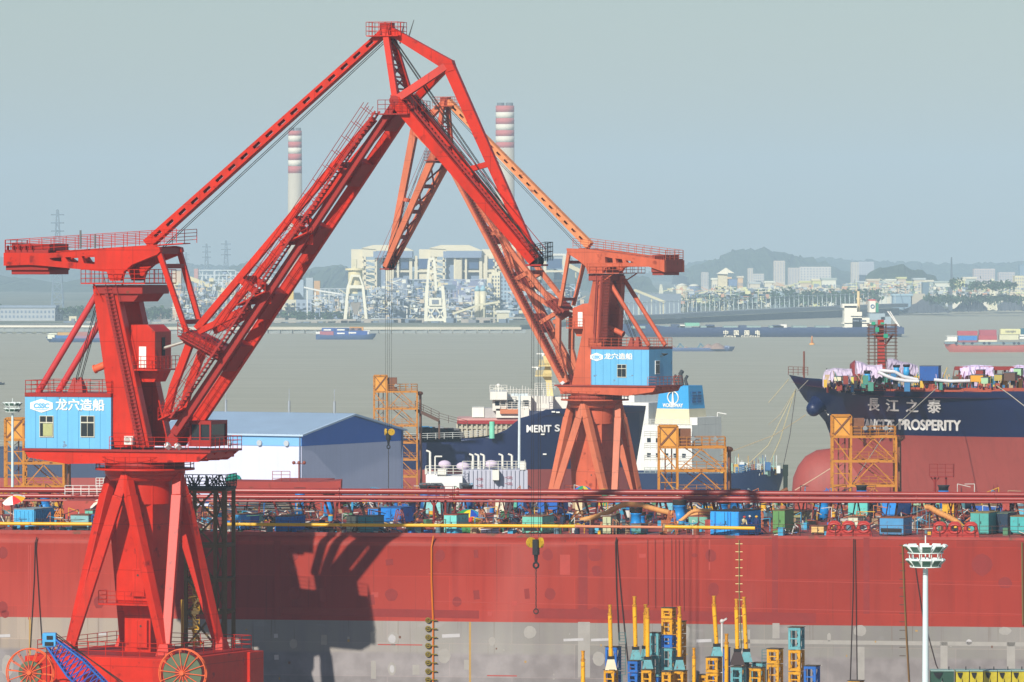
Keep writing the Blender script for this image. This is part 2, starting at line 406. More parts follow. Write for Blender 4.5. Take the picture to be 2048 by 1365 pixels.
block('cream_block', 'cream plant block left of the main jib with four small windows', 'building', 555, 592, 600, 660, 4330, 'd7d0b4', win=(3, 3, .2, .9), depth=20)
block('grey_block', 'bluish grey plant block with square windows right of cream block', 'building', 592, 623, 600, 660, 4330, '98a7b8', win=(3, 3, .2, .9), depth=26)
block('tall_grey_block', 'taller bluish grey block behind the main jib foot', 'building', 585, 607, 560, 640, 4400, '9fb0be', depth=18)
block('yellow_block', 'yellow fronted shed peeking out beside the main jib', 'building', 576, 587, 572, 640, 4380, 'e0c060', depth=12)
block('sorting_shed', 'cream square shed just left of the first white unloader', 'building', 622, 643, 602, 640, 4340, 'cfc6ae', win=(3, 1, .4, .6), depth=14)
block('coal_shed', 'grey blue shed with vertical ribs beside the first unloader', 'building', 643, 672, 600, 650, 4350, '93a3b4', depth=20)
block('tank_house', 'pale tank house with sloping pipe in front of chimney foot', 'building', 612, 626, 556, 600, 4450, 'a8b4ba', depth=12)
block('ochre_house', 'small ochre roofed house on the hill left of the unloader', 'building', 628, 640, 562, 590, 4450, 'c99f6c', depth=10)
block('stair_tower', 'cream lift tower right of the first unloader with dark windows', 'tower', 748, 758, 590, 660, 4340, 'd6cfb6', depth=12, win=(1, 3, .3, .9))
block('service_block', 'grey service block in front of the left boiler house', 'building', 758, 782, 585, 660, 4340, '9aa6b4', depth=16, win=(3, 3, .2, .9))
block('white_stepped_block', 'cream stepped block with many small windows beside the jib', 'building', 983, 1000, 545, 650, 4300, 'e0d8b8', depth=30, win=(3, 9, .25, .95))
block('white_stepped_wing', 'blue grey wing of the stepped block right behind the jibs', 'building', 1000, 1028, 546, 650, 4302, '93abbc', depth=28, win=(4, 8, .3, .95))
block('stepped_annex', 'short cream annex left of the stepped cream block', 'building', 974, 983, 556, 600, 4298, 'ddd3b2', depth=14)
block('gatehouse', 'cream ribbed gatehouse on the far quay right of second unloader', 'building', 994, 1018, 626, 652, 4180, 'cfc9ae', depth=16, roof='d8d8cc')
block('turbine_hall', 'long low bluish turbine hall in front of the boiler houses', 'building', 800, 905, 598, 620, 4310, '8b97a6', depth=24, win=(14, 2, .35, .95), wcol='6b7d94')
block('pump_hall', 'brownish hall with rows of windows right of second unloader', 'building', 905, 948, 604, 620, 4300, 'a09a98', depth=20, win=(8, 2, .3, .9), wcol='74839a')
block('filter_house', 'ribbed filter house below the middle boiler house', 'building', 786, 815, 556, 590, 4320, '8794a4', depth=20, win=(1, 4, .1, .9), wcol='b3bcc4')
block('filter_house', 'purple grey ribbed filter house under the twin windows', 'building', 905, 965, 562, 592, 4320, '7f88a4', depth=20, win=(1, 4, .1, .9), wcol='a9b2c4')
for i, (a, b, c_, lab) in enumerate([(949, 960, 583, 'left one of the twin cream silos with pale blue top'), (960, 972, 583, 'right one of the twin cream silos beside the stepped block')]):
    Y = 4250; t = T('silo', lab, 'silo', (wx((a+b)/2, Y), Y, 3), 0, 'twin silos'); r = (b-a)/2*Y/F
    MB().lathe((0,0,0), [(r, 0), (r, wz(c_, Y)-3)], 18).build('wall', mat('d9d2b4', .8), t)
    MB().lathe((0,0,wz(c_, Y)-3), [(r, .02), (r*.9, 2), (r*.4, 4)], 18).build('roof', mat('8fb9c6', .8), t)
# pipe racks and scaffolded steel in the plant: frames
def rack(label, px0, px1, pyt, pyb, Y, col, nx, nz, seed):
    rnd = random.Random(seed); x0, x1 = wx(px0, Y), wx(px1, Y); z0, z1 = 3, wz(pyt, Y)
    m = MB()
    zb = wz(pyb, Y)
    for i in range(nx+1):
        x = x0+(x1-x0)*i/nx; m.beam((x, Y, z0), (x, Y, z1-rnd.random()*(z1-zb)*.3), .9); m.beam((x, Y+12, z0), (x, Y+12, z1-rnd.random()*4), .7)
    for k in range(nz+1):
        z = zb+(z1-zb)*k/nz
        m.beam((x0, Y, z), (x1, Y, z), .7)
        for q in range(nx):
            if rnd.random() < .5:
                a = x0+(x1-x0)*q/nx; b = x0+(x1-x0)*(q+1)/nx
                if rnd.random() < .5: m.beam((a, Y, z), (b, Y, z-(z1-zb)/nz), .45)
                else: m.box(a, b, Y+1, Y+7, z-(z1-zb)/nz*rnd.uniform(.3, .9), z-.4, 1 if rnd.random() < .5 else 2)
    o = m.build('pipe_rack', [mat(col, .7, .1, .05, name='rack_steel'), mat('8ea0b6', .8, name='rack_vessel'), mat('c9b9a0', .8, name='rack_vessel')])
    return tag(o, label, 'pipe rack', 'steel pipe racks of the power station')
rack('white pipe rack left of the cream conveyor behind the link rods', 395, 470, 541, 600, 4400, 'c3cdd0', 9, 6, 1)
rack('dense steel rack under the cream conveyors on the left', 352, 470, 590, 640, 4320, 'b4bec2', 12, 5, 2)
rack('tangled grey rack left of the main jib behind the stair', 470, 560, 545, 620, 4420, 'b9c0c4', 9, 6, 3)
rack('grey steel rack behind the first white unloader', 640, 720, 578, 640, 4400, 'aab4bc', 9, 5, 4)
rack('grey rack between first unloader and left boiler house', 716, 790, 580, 650, 4330, 'a3aeba', 9, 6, 5)
rack('busy steel rack under the left boiler house', 780, 860, 560, 650, 4335, '98a4b4', 10, 7, 6)
rack('busy steel rack behind the second white unloader', 880, 985, 560, 655, 4335, '98a3b6', 12, 7, 7)
rack('blue grey steel rack right of the stepped block', 1028, 1150, 570, 640, 4400, '8fa3b8', 12, 5, 8)
def gallery(label, pts, Y, wpx, col, legs=True):
    """inclined covered conveyor"""
    m = MB(); P = [W(a, b, Y) for a, b in pts]; k = wpx*Y/F
    for a, b in zip(P[:-1], P[1:]): m.beam(a, b, 5, k)
    if legs:
        for a, b in zip(P[:-1], P[1:]):
            for q in (.2, .7):
                c = a.lerp(b, q)
                if c.z > 8: m.beam((c.x, Y, 3), (c.x, Y, c.z), 1, .8)
    return tag(m.build('conveyor', mat(col, .8, .08, .03, name='conveyor_cladding')), label, 'conveyor', 'inclined conveyors of the power station')
gallery('cream conveyor gallery sloping down right from tan transfer tower', [(364, 552), (388, 560), (424, 574)], 4310, 8, 'd9cda0')
gallery('lower cream conveyor curving down behind the red jib', [(432, 576), (462, 588), (520, 600)], 4300, 9, 'd9d0ac')
gallery('thin white conveyor running to the first unloader', [(608, 575), (640, 582), (690, 590)], 4300, 3, 'e2e2da')
gallery('thin white conveyor from left boiler house to second unloader', [(776, 606), (830, 618)], 4300, 3, 'e2e2da')
gallery('cream conveyor rising right from the quay to the grey hopper', [(905, 628), (960, 610), (1000, 604)], 4240, 4, 'd8d2b0')
gallery('pale blue conveyor gallery behind the luffing rods of second crane', [(1084, 528), (1130, 540)], 4420, 8, '9db4c0')
gallery('cream gallery sloping down from the round tower behind second crane', [(1120, 523), (1165, 545)], 4380, 8, 'd0c8a4')
gallery('cream conveyor sloping down right of the second crane', [(1268, 580), (1318, 600), (1330, 605)], 4380, 5, 'c9c3a0')
block('round_tower', 'round topped grey tower behind the link rods of second crane', 'tower', 1108, 1130, 512, 560, 4420, 'a9b4b8', depth=14, roof='d8d8cc')
block('blue_block', 'pale blue block with white edge behind link rods of second crane', 'building', 1108, 1130, 564, 620, 4390, '8fb0c0', depth=14, roof='e0e0d8')
block('blue_plant_block', 'blue plant building behind the second crane tower', 'building', 1130, 1160, 575, 640, 4400, '7fa4c0', depth=20)
block('dark_shed', 'low dark shed behind second crane house', 'building', 1240, 1362, 588, 612, 4420, '7b8894', depth=20)
# ship unloaders
def unloader(cx, Y, label, kind):
    t = T('ship_unloader', label, 'crane', (wx(cx, Y), Y, 3), 0, 'white ship unloaders on the far quay'); k = Y/F; m = mat('e6e2cc', .6, .05, .05, name='unloader_white')
    z = lambda py: wz(py, Y)-3
    lw = 20*k
    f = MB()
    if kind == 0:
        for sy in (0, 16):
            for s in (-1, 1): f.beam((s*22*k, sy, 0), (s*15*k, sy, z(575)), 1.6, 1.9)
            f.beam((-17*k, sy, z(574)), (17*k, sy, z(574)), 1.4, 2.2); f.beam((-22*k, sy, z(642)), (22*k, sy, z(642)), 1.2, 1.6)
            f.beam((-16*k, sy, z(575)), (-8*k, sy, z(552)), 1.2); f.beam((16*k, sy, z(575)), (8*k, sy, z(552)), 1.2)
            f.beam((-19*k, sy, z(642)), (0, sy, z(655)), .9); f.beam((19*k, sy, z(642)), (0, sy, z(655)), .9)
        f.beam((-9*k, 0, z(552)), (9*k, 0, z(552)), 1.5)
        f.build('portal_frame', m, t)
        b = MB(); b.tube((-1*k, 8, z(588)), (-1*k, 8, z(540)), 5, 12); b.tube((-1*k, 8, z(541)), (-1*k, 8, z(537)), 7, 12); b.build('bucket_tower', mat('ded2a4', .7), t)
        MB().box(-8*k, 2*k, 2, 14, z(537), z(519)).build('machine_room', mat('cfc8a6', .7), t)
        b = MB(); b.box(-24*k, 30*k, 2, 14, z(592), z(588)); b.box(4*k, 26*k, 3, 13, z(588), z(580)); b.box(-3*k, 3*k, 3, 13, z(606), z(590)); b.build('boom_deck', mat('8094a0', .7), t)
        b = MB(); b.prism([(-11*k, z(605)), (11*k, z(605)), (3*k, z(630)), (-3*k, z(630))], 3, 13); b.build('hopper', mat('8a8378', .7), t)
    else:
        for sy in (0, 16):
            for s, a, c in ((-1, 20, 17), (1, 20, 14)): f.beam((s*a*k, sy, 0), (s*c*k, sy, z(572)), 1.6, 2.2)
            f.beam((-20*k, sy, z(640)), (20*k, sy, z(640)), 1.4, 1.8); f.beam((-17*k, sy, z(615)), (17*k, sy, z(615)), 1.4, 2.0)
            for s in (-1, 1): f.beam((s*18*k, sy, z(616)), (s*2*k, sy, z(640)), .9); f.beam((s*18*k, sy, z(640)), (s*2*k, sy, z(618)), .9)
            f.beam((-17*k, sy, z(575)), (-13*k, sy, z(520)), 1.2, 1.6); f.beam((1*k, sy, z(582)), (-3*k, sy, z(520)), 1.2, 1.6); f.beam((-14*k, sy, z(518)), (-2*k, sy, z(518)), 1.4, 1.8)
            f.beam((-13*k, sy, z(546)), (-1*k, sy, z(546)), .9)
        f.build('portal_frame', m, t)
        b = MB(); b.box(-13*k, 12*k, -2, 10, z(612), z(596)); b.build('machine_room', m, t)
        MB().box(-7*k, 6*k, -2.6, -2.1, z(608), z(600)).build('window', mat('77808c', .5), t)
        b = MB(); b.box(15*k, 40*k, 2, 14, z(580), z(570)); b.box(2*k, 14*k, 3, 13, z(594), z(582)); b.build('boom_deck', mat('5e7388', .7), t)
    b = MB()
    for s in (-1, 1): b.box(s*22*k-4*k, s*22*k+4*k, -2, 18, -0, z(644))
    b.build('bogie', m, t)
    return t
unloader(711, 4150, 'left white ship unloader with cream bucket tower', 0)
unloader(871, 4150, 'right white ship unloader with tall open frame', 1)
# jetty in front of the plant
def jetty(name, label, px0, px1, pyt, pyb, Y0, Y1, step, col='c9c2ae', thin=1.6):
    t = T(name, label, 'jetty', (0, 0, 0)); m = MB(); n = int((px1-px0)/step)
    A, B = W(px0, pyt, Y0), W(px1, pyt, Y1)
    d = MB(); d.beam(A, B, 18, thin, side=(0,1,0)); d.build('deck', mat(col, .85, .08, .05), t)
    for i in range(n+1):
        c = A.lerp(B, i/n); m.box(c.x-1.7, c.x+1.7, c.y-7, c.y-4, -1, c.z-.6); m.box(c.x-3.4, c.x+3.4, c.y-8, c.y+8, c.z-3.4, c.z-.7)
    struct(m.build('piles', mat('8c9290', .85), t), 'stuff')
    return t
jetty('jetty', 'pale concrete jetty on piles below the white unloaders', 180, 1040, 657, 668, 3775, 3800, 24.5)
jetty('jetty', 'white edged jetty deck at the left shore', -40, 200, 653, 668, 3768, 3772, 19, 'e2dccb', 1.2)
m = MB(); m.beam(W(-40, 652, 3830), W(300, 646, 4000), 3, 1.3); m.beam(W(300, 646, 4000), W(1040, 636, 4250), 3, 1.3); tag(m.build('quay_kerb', mat('e6e0cf', .8)), 'long white kerb line of the far quay behind the jetty', 'kerb')
m = MB()
for i in range(60):
    a = 130+i*15; m.box(wx(a, 4120)-1, wx(a, 4120)+1+random.random()*9, 4120, 4126, 3, 3.8+random.random()*2.5, random.randrange(3))
tag(m.build('quay_clutter', [mat('7d8288', .8), mat('a89f92', .8), mat('6d7c8c', .8)]), 'low grey clutter lining the far quay behind the jetty', 'clutter', kind='stuff')
# causeway bridge at right
t = T('causeway', 'long dark causeway on piles curving along the right far shore', 'bridge', (0, 0, 0))
cp = [(1240, 633), (1330, 630), (1420, 625), (1560, 618), (1700, 612), (1800, 608)]
cy = [shoreY(a)*.985 for a, b in cp]
m = MB(); pl = MB(); rl = MB()
for i in range(len(cp)-1):
    A, B = W(cp[i][0], cp[i][1]+3, cy[i]), W(cp[i+1][0], cp[i+1][1]+3, cy[i+1]); m.beam(A, B, 14, 3.0)
    n = int((cp[i+1][0]-cp[i][0])/9)
    for k in range(n): c = A.lerp(B, k/n); pl.box(c.x-2.6, c.x+2.6, c.y-5, c.y+5, -1, c.z-2.3)
    for k in range(n): c = A.lerp(B, k/n)+V((0, 6, 2)); rl.beam(c, c+V((0, 0, 9)), .5); 
    rl.beam(A+V((0, 6, 10.5)), B+V((0, 6, 10.5)), .35)
m.build('deck', mat('8a9096', .85), t); struct(pl.build('piles', mat('6d767e', .85), t), 'stuff'); rl.build('fence', mat('b9c6c4', .8), t)
t = T('coal_jetty', 'long low jetty at the far right edge with regular piles', 'jetty', (0, 0, 0)); m = MB(); pl = MB()
A, B = W(1905, 611, 5400), W(2060, 606, 5500); m.beam(A, B, 14, 2.2)
for k in range(26): c = A.lerp(B, k/25); pl.box(c.x-1.2, c.x+1.2, c.y-3, c.y+3, -1, c.z-1)
m.build('deck', mat('a9b2b4', .85), t); struct(pl.build('piles', mat('87939a', .85), t), 'stuff')
def heap(label, px0, px1, pyt, Y, col, n=9, seed=0):
    rnd = random.Random(seed); m = MB(); a, b = wx(px0, Y), wx(px1, Y); z = wz(pyt, Y); L = b-a
    prof = [(a, 2), (a+L*.3, z*.7), (a+L*.5, z), (a+L*.72, z*.8), (b, 2)]
    for i in range(n): pass
    vs = []; fs = []; N = 24
    for j, (dy, k) in enumerate(((-25, 0), (-10, .8), (0, 1), (12, .7), (30, 0))):
        for i in range(N+1):
            x = a+L*i/N
            zz = 0
            for (p0, q0), (p1, q1) in zip(prof[:-1], prof[1:]):
                if p0 <= x <= p1+1e-6: zz = q0+(q1-q0)*(x-p0)/(p1-p0)
            vs.append((x, Y+dy+rnd.uniform(-2, 2), 2+max(0, zz-2)*k+rnd.uniform(-.6, .6)))
    for j in range(4):
        for i in range(N): fs.append((j*(N+1)+i, j*(N+1)+i+1, (j+1)*(N+1)+i+1, (j+1)*(N+1)+i))
    m.add(vs, fs); return tag(m.build('coal_heap', mat(col, .95, .2, .05)), label, 'heap')
heap('dark coal heap on the far right bank before the white shed', 1905, 1978, 590, 5150, '3f444c', seed=1)
heap('broad dark coal heap left of the dark conveyor tower', 1800, 1900, 596, 5000, '4b4f56', seed=2)
heap('low dark heap at the far right edge of the bank', 1985, 2060, 592, 5200, '4f545a', seed=3)
rnd = random.Random(55)
def speckle(nm, label, areas, n, cols, size, seed):
    rnd = random.Random(seed); m = MB()
    for i in range(n):
        a_, b_, c_, d_, Y = rnd.choice(areas); px = rnd.uniform(a_, b_); py = rnd.uniform(c_, d_); c = W(px, py, Y+rnd.uniform(-8, 14)); mi = rnd.randrange(len(cols)); q = rnd.random(); s_ = rnd.uniform(.35, 1)*size
        if q < .4: m.box(c.x-s_, c.x+s_*rnd.uniform(.6, 2), c.y, c.y+3, c.z-s_, c.z+s_*rnd.uniform(.3, 1.2), mi)
        elif q < .65: m.box(c.x-s_*4, c.x+s_*4, c.y, c.y+.6, c.z, c.z+.45, mi)
        elif q < .85: m.box(c.x, c.x+.5, c.y, c.y+.6, c.z-s_*4, c.z+s_, mi)
        else: m.beam(c, c+V((rnd.uniform(-9, 9), 0, rnd.uniform(-5, 5))), .5, .5, mi=mi)
    return tag(m.build(nm, [mat(c_, .8, name='far_steelwork') for c_ in cols]), label, 'clutter', kind='stuff')
speckle('plant_clutter', 'dense pipes, ducts and stairways filling the power station', [(350, 470, 560, 640, 4295), (470, 560, 560, 640, 4295), (715, 790, 575, 645, 4290), (775, 985, 562, 612, 4285), (820, 985, 600, 645, 4280), (1010, 1170, 580, 640, 4290), (630, 720, 590, 640, 4290)], 1500, ['dfe0d4', 'c8cfd2', '8fa0b4', '6f84a0', 'c9b8a0', 'a4b0ba', '7d8894', 'd8cfa8'], 1.5, 3)
speckle('town_clutter', 'small roofs, poles and yards between the town houses', [(1240, 1345, 590, 612, 4600), (1340, 1540, 575, 606, 4850), (1540, 1700, 572, 600, 5100), (1690, 1860, 565, 596, 5150), (1860, 2050, 575, 598, 5120)], 1100, ['e0dcc4', 'd8ccb0', 'b8c0c0', '8c9aa4', '6c7c8c', 'd8d8a0', 'c89878', '6a8478'], 1.7, 4)
# town on the right
def tower_block(px0, px1, pyt, Y, col, label, nx=5, nz=12):
    return block('apartment_tower', label, 'building', px0, px1, pyt, 590, Y, col, win=(nx, min(nz, 60//nx), .35, .97), wcol='8d97a2', depth=25, group='hazy apartment towers of the town')
tower_block(1548, 1570, 522, 7600, 'cbbfae', 'tall tan apartment tower alone under the right hill', 4, 14)
tower_block(1577, 1600, 536, 7700, 'c3b9ad', 'left stem of the wide white apartment row under the right hill', 4, 12)
tower_block(1600, 1662, 534, 7800, 'cfc9bf', 'wide white apartment row right of the tall tan tower', 10, 6)
tower_block(1496, 1506, 537, 7400, 'c9bfae', 'slim pale tower left of the lattice topped building', 2, 12)
tower_block(1506, 1528, 548, 7450, 'c6c1b6', 'low broad pale block between slim tower and tall tan tower', 5, 5)
tower_block(1403, 1417, 545, 7400, 'bcb5ab', 'faint pale tower left of the white peaked conveyor house', 3, 9)
tower_block(1703, 1718, 525, 7600, 'c9bfae', 'cream half of the twin towers left of the wooded knoll', 3, 14)
tower_block(1718, 1748, 524, 7650, 'aeb2bb', 'grey half of the twin towers left of the wooded knoll', 6, 10)
tower_block(1948, 1990, 538, 7600, 'c0b2ac', 'pinkish wide apartment block right of the thin dark mast', 8, 6)
tower_block(1998, 2030, 545, 7700, 'bdb4b0', 'faint pinkish apartment block at the right skyline', 6, 5)
tower_block(2030, 2048, 552, 5400, 'd5cda8', 'cream block with yellow wing near the right edge', 4, 6)
tower_block(2040, 2060, 530, 7000, '7793a4', 'blue grey tower cut by the right edge', 4, 10)
rnd = random.Random(21)
cols = ['d8d0b0', 'cfc6b0', 'd9d3bd', 'c7b9a2', 'b7c0c0', 'dcdccb', 'c9c98f', 'd6b48a', 'a8b4ae']
spots = [(1424, 1437, 560), (1452, 1462, 558), (1476, 1486, 556), (1530, 1548, 566), (1548, 1566, 571), (1566, 1582, 574), (1600, 1625, 566), (1625, 1642, 562), (1644, 1672, 560), (1500, 1520, 568),
         (1690, 1712, 572), (1712, 1735, 566), (1735, 1758, 562), (1758, 1772, 566), (1772, 1796, 562), (1796, 1812, 558), (1812, 1828, 566), (1828, 1850, 560), (1850, 1866, 564), (1870, 1905, 566), (1905, 1930, 562), (1928, 1952, 558), (1952, 1985, 572), (1985, 2010, 566), (2008, 2040, 570)]
words = ['cream', 'tan', 'pale', 'brownish', 'grey blue', 'white', 'olive yellow', 'orange tan', 'grey green']
for i, (a, b, c_) in enumerate(spots):
    ci = rnd.randrange(len(cols))
    where = 'left of the wooded knoll' if a < 1700 else ('in front of the wooded knoll' if a < 1880 else 'right of the wooded knoll')
    block('town_house', f'{words[ci]} low house {where}, {i+1} from left in row', 'building', a, b, c_, 600, 5300+rnd.uniform(0, 300), cols[ci], win=(rnd.randint(2, 4), 2, .4, .9), roof=cols[(ci+3) % 9], depth=20, group='low buildings of the far town', wcol='7f8a96')
block('white_shed', 'long white roofed shed beside the dark coal heap', 'building', 1905, 1978, 585, 600, 5250, 'ddd8c6', depth=20)
block('dark_tower', 'dark conveyor tower rising above the coal heaps', 'tower', 1898, 1905, 575, 610, 5050, '5a636c', depth=10)
block('tan_store', 'big tan storage shed left of the dark conveyor tower', 'building', 1822, 1850, 588, 612, 5000, 'b9b09a', depth=30)
block('dark_plant', 'dark grey blue plant building with silo beside the tan store', 'building', 1846, 1858, 565, 612, 5020, '647a86', depth=20)
block('blue_shed', 'pale blue gabled shed left of the tan store', 'building', 1786, 1824, 592, 608, 5000, '86a0b0', depth=20, roof='9cb8c4')
for px0, px1, pyt, c1, lab in [(1352, 1376, 572, 'cfc8aa', 'wide cream and grey storage tank on the right shore'), (1376, 1401, 573, '6a7c94', 'dark blue round tank beside the cream tank'), (1541, 1592, 582, '8ea0a6', 'broad low round tank right of the lattice conveyor'), (1600, 1612, 586, 'b8b59c', 'small pale tank in front of the town')]:
    Y = 5000; t = T('storage_tank', lab, 'tank', (wx((px0+px1)/2, Y), Y, 3), 0, 'round storage tanks'); r = (px1-px0)/2*Y/F
    MB().lathe((0,0,0), [(r, 0), (r, wz(pyt, Y)-3)], 24).build('wall', mat(c1, .8), t)
    MB().lathe((0,0,wz(pyt, Y)-3), [(r*1.02, .02), (r*.5, 1.6), (r*.1, 2)], 24).build('roof', mat('d0d0c0', .8), t)
# peaked conveyor house
Y = 4900; t = T('conveyor_house', 'cream peaked conveyor house on a braced tower', 'tower', (wx(1450, Y), Y, 3)); k = Y/F; z = lambda py: wz(py, Y)-3
m = MB(); m.prism([(-16*k, z(548)), (2*k, z(536)), (19*k, z(547)), (6*k, z(546)), (6*k, z(549))], 0, 14); m.build('roof', mat('ece6d0', .7), t)
m = MB(); m.box(-14*k, 5*k, 2, 12, z(573), z(549)); m.build('wall', mat('d2c8a8', .8), t)
m = MB(); m.box(6*k, 25*k, 4, 12, z(572), z(559)); m.build('annex', mat('6e87a8', .8), t)
m = MB()
for i in range(5): m.box(-19*k, 9*k, 0, 12, z(577+i*7)-1, z(577+i*7)+1)
for a in (-17, -5, 6): m.box(a*k-1, a*k+1, 0, 2, 0, z(573))
m.build('braced_tower', mat('cfc7a0', .8), t)
m = MB(); m.beam((-95*k, 5, z(606)), (-12*k, 5, z(606)), 1.2, 1); m.beam((-95*k, 5, z(600)), (-12*k, 5, z(600)), 1.2, 1)
for i in range(14): m.beam((-95*k+i*6*k, 5, z(606)), (-95*k+(i+.5)*6*k, 5, z(600)), .8); m.beam((-95*k+(i+.5)*6*k, 5, z(600)), (-95*k+(i+1)*6*k, 5, z(606)), .8)
m.beam((8*k, 5, z(576)), (34*k, 5, z(588)), 1.4); m.beam((8*k, 5, z(598)), (34*k, 5, z(590)), 1.4); m.tube((36*k, 3, z(587)), (36*k, 8, z(587)), 5, 12)
m.beam((-60*k, 5, z(590)), (-19*k, 5, z(578)), 1.2)
m.build('conveyor_truss', mat('d0cba8', .8), t)
# lattice masts and pylons
def pylon(px, pyt, pyb, Y, wpx, label, col='6d7f8c', arms=3, solid=.45, cat='pylon'):
    k = Y/F; x = wx(px, Y); zb = wz(pyb, Y); zt = wz(pyt, Y); m = MB(); a = wpx*k/2
    H = zt; n = 10
    for s in (-1, 1):
        for r in (-1, 1): m.beam((x+s*a, Y+r*a, 3), (x+s*a*.12, Y+r*a*.12, zt), solid)
    for i in range(n):
        z0 = 3+(zt-3)*i/n; z1 = 3+(zt-3)*(i+1)/n; f0 = 1-.88*i/n; f1 = 1-.88*(i+1)/n
        m.beam((x-a*f0, Y-a*f0, z0), (x+a*f1, Y-a*f1, z1), solid*.7); m.beam((x+a*f0, Y-a*f0, z0), (x-a*f1, Y-a*f1, z1), solid*.7); m.beam((x-a*f1, Y-a*f1, z1), (x+a*f1, Y-a*f1, z1), solid*.7)
    for i in range(arms):
        z = zt-(zt-3)*.08*(i+.6); m.beam((x-a*1.1, Y, z), (x+a*1.1, Y, z), solid*1.2)
    return tag(m.build('pylon' if arms else 'lattice_mast', mat(col, .7)), label, cat, 'lattice pylons behind the plant' if arms else None)
pylon(115, 420, 560, 4900, 24, 'tallest lattice pylon above the left hill', solid=.9)
pylon(413, 488, 560, 5300, 16, 'first of three pylons right of the link rods', solid=.7)
pylon(452, 482, 560, 5300, 18, 'second of three pylons right of the link rods, nearest the jib', solid=.7)
pylon(372, 505, 560, 5600, 12, 'faint short pylon between the link rods', solid=.6)
pylon(1903, 515, 590, 5600, 5, 'thin dark mast rising right of the wooded knoll', '56636e', 0, .9, 'mast')
pylon(1985, 558, 590, 5100, 16, 'cream lattice conveyor tower before the white shed', 'd5d0b4', 0, 1.4, 'tower')
pylon(1704, 518, 580, 7800, 5, 'hair thin mast on the skyline left of the twin towers', '8793a0', 0, .8, 'mast')
pylon(1322, 570, 606, 4800, 14, 'pale lattice hopper tower right of the second crane', 'c9c9b4', 0, 1.3, 'tower')
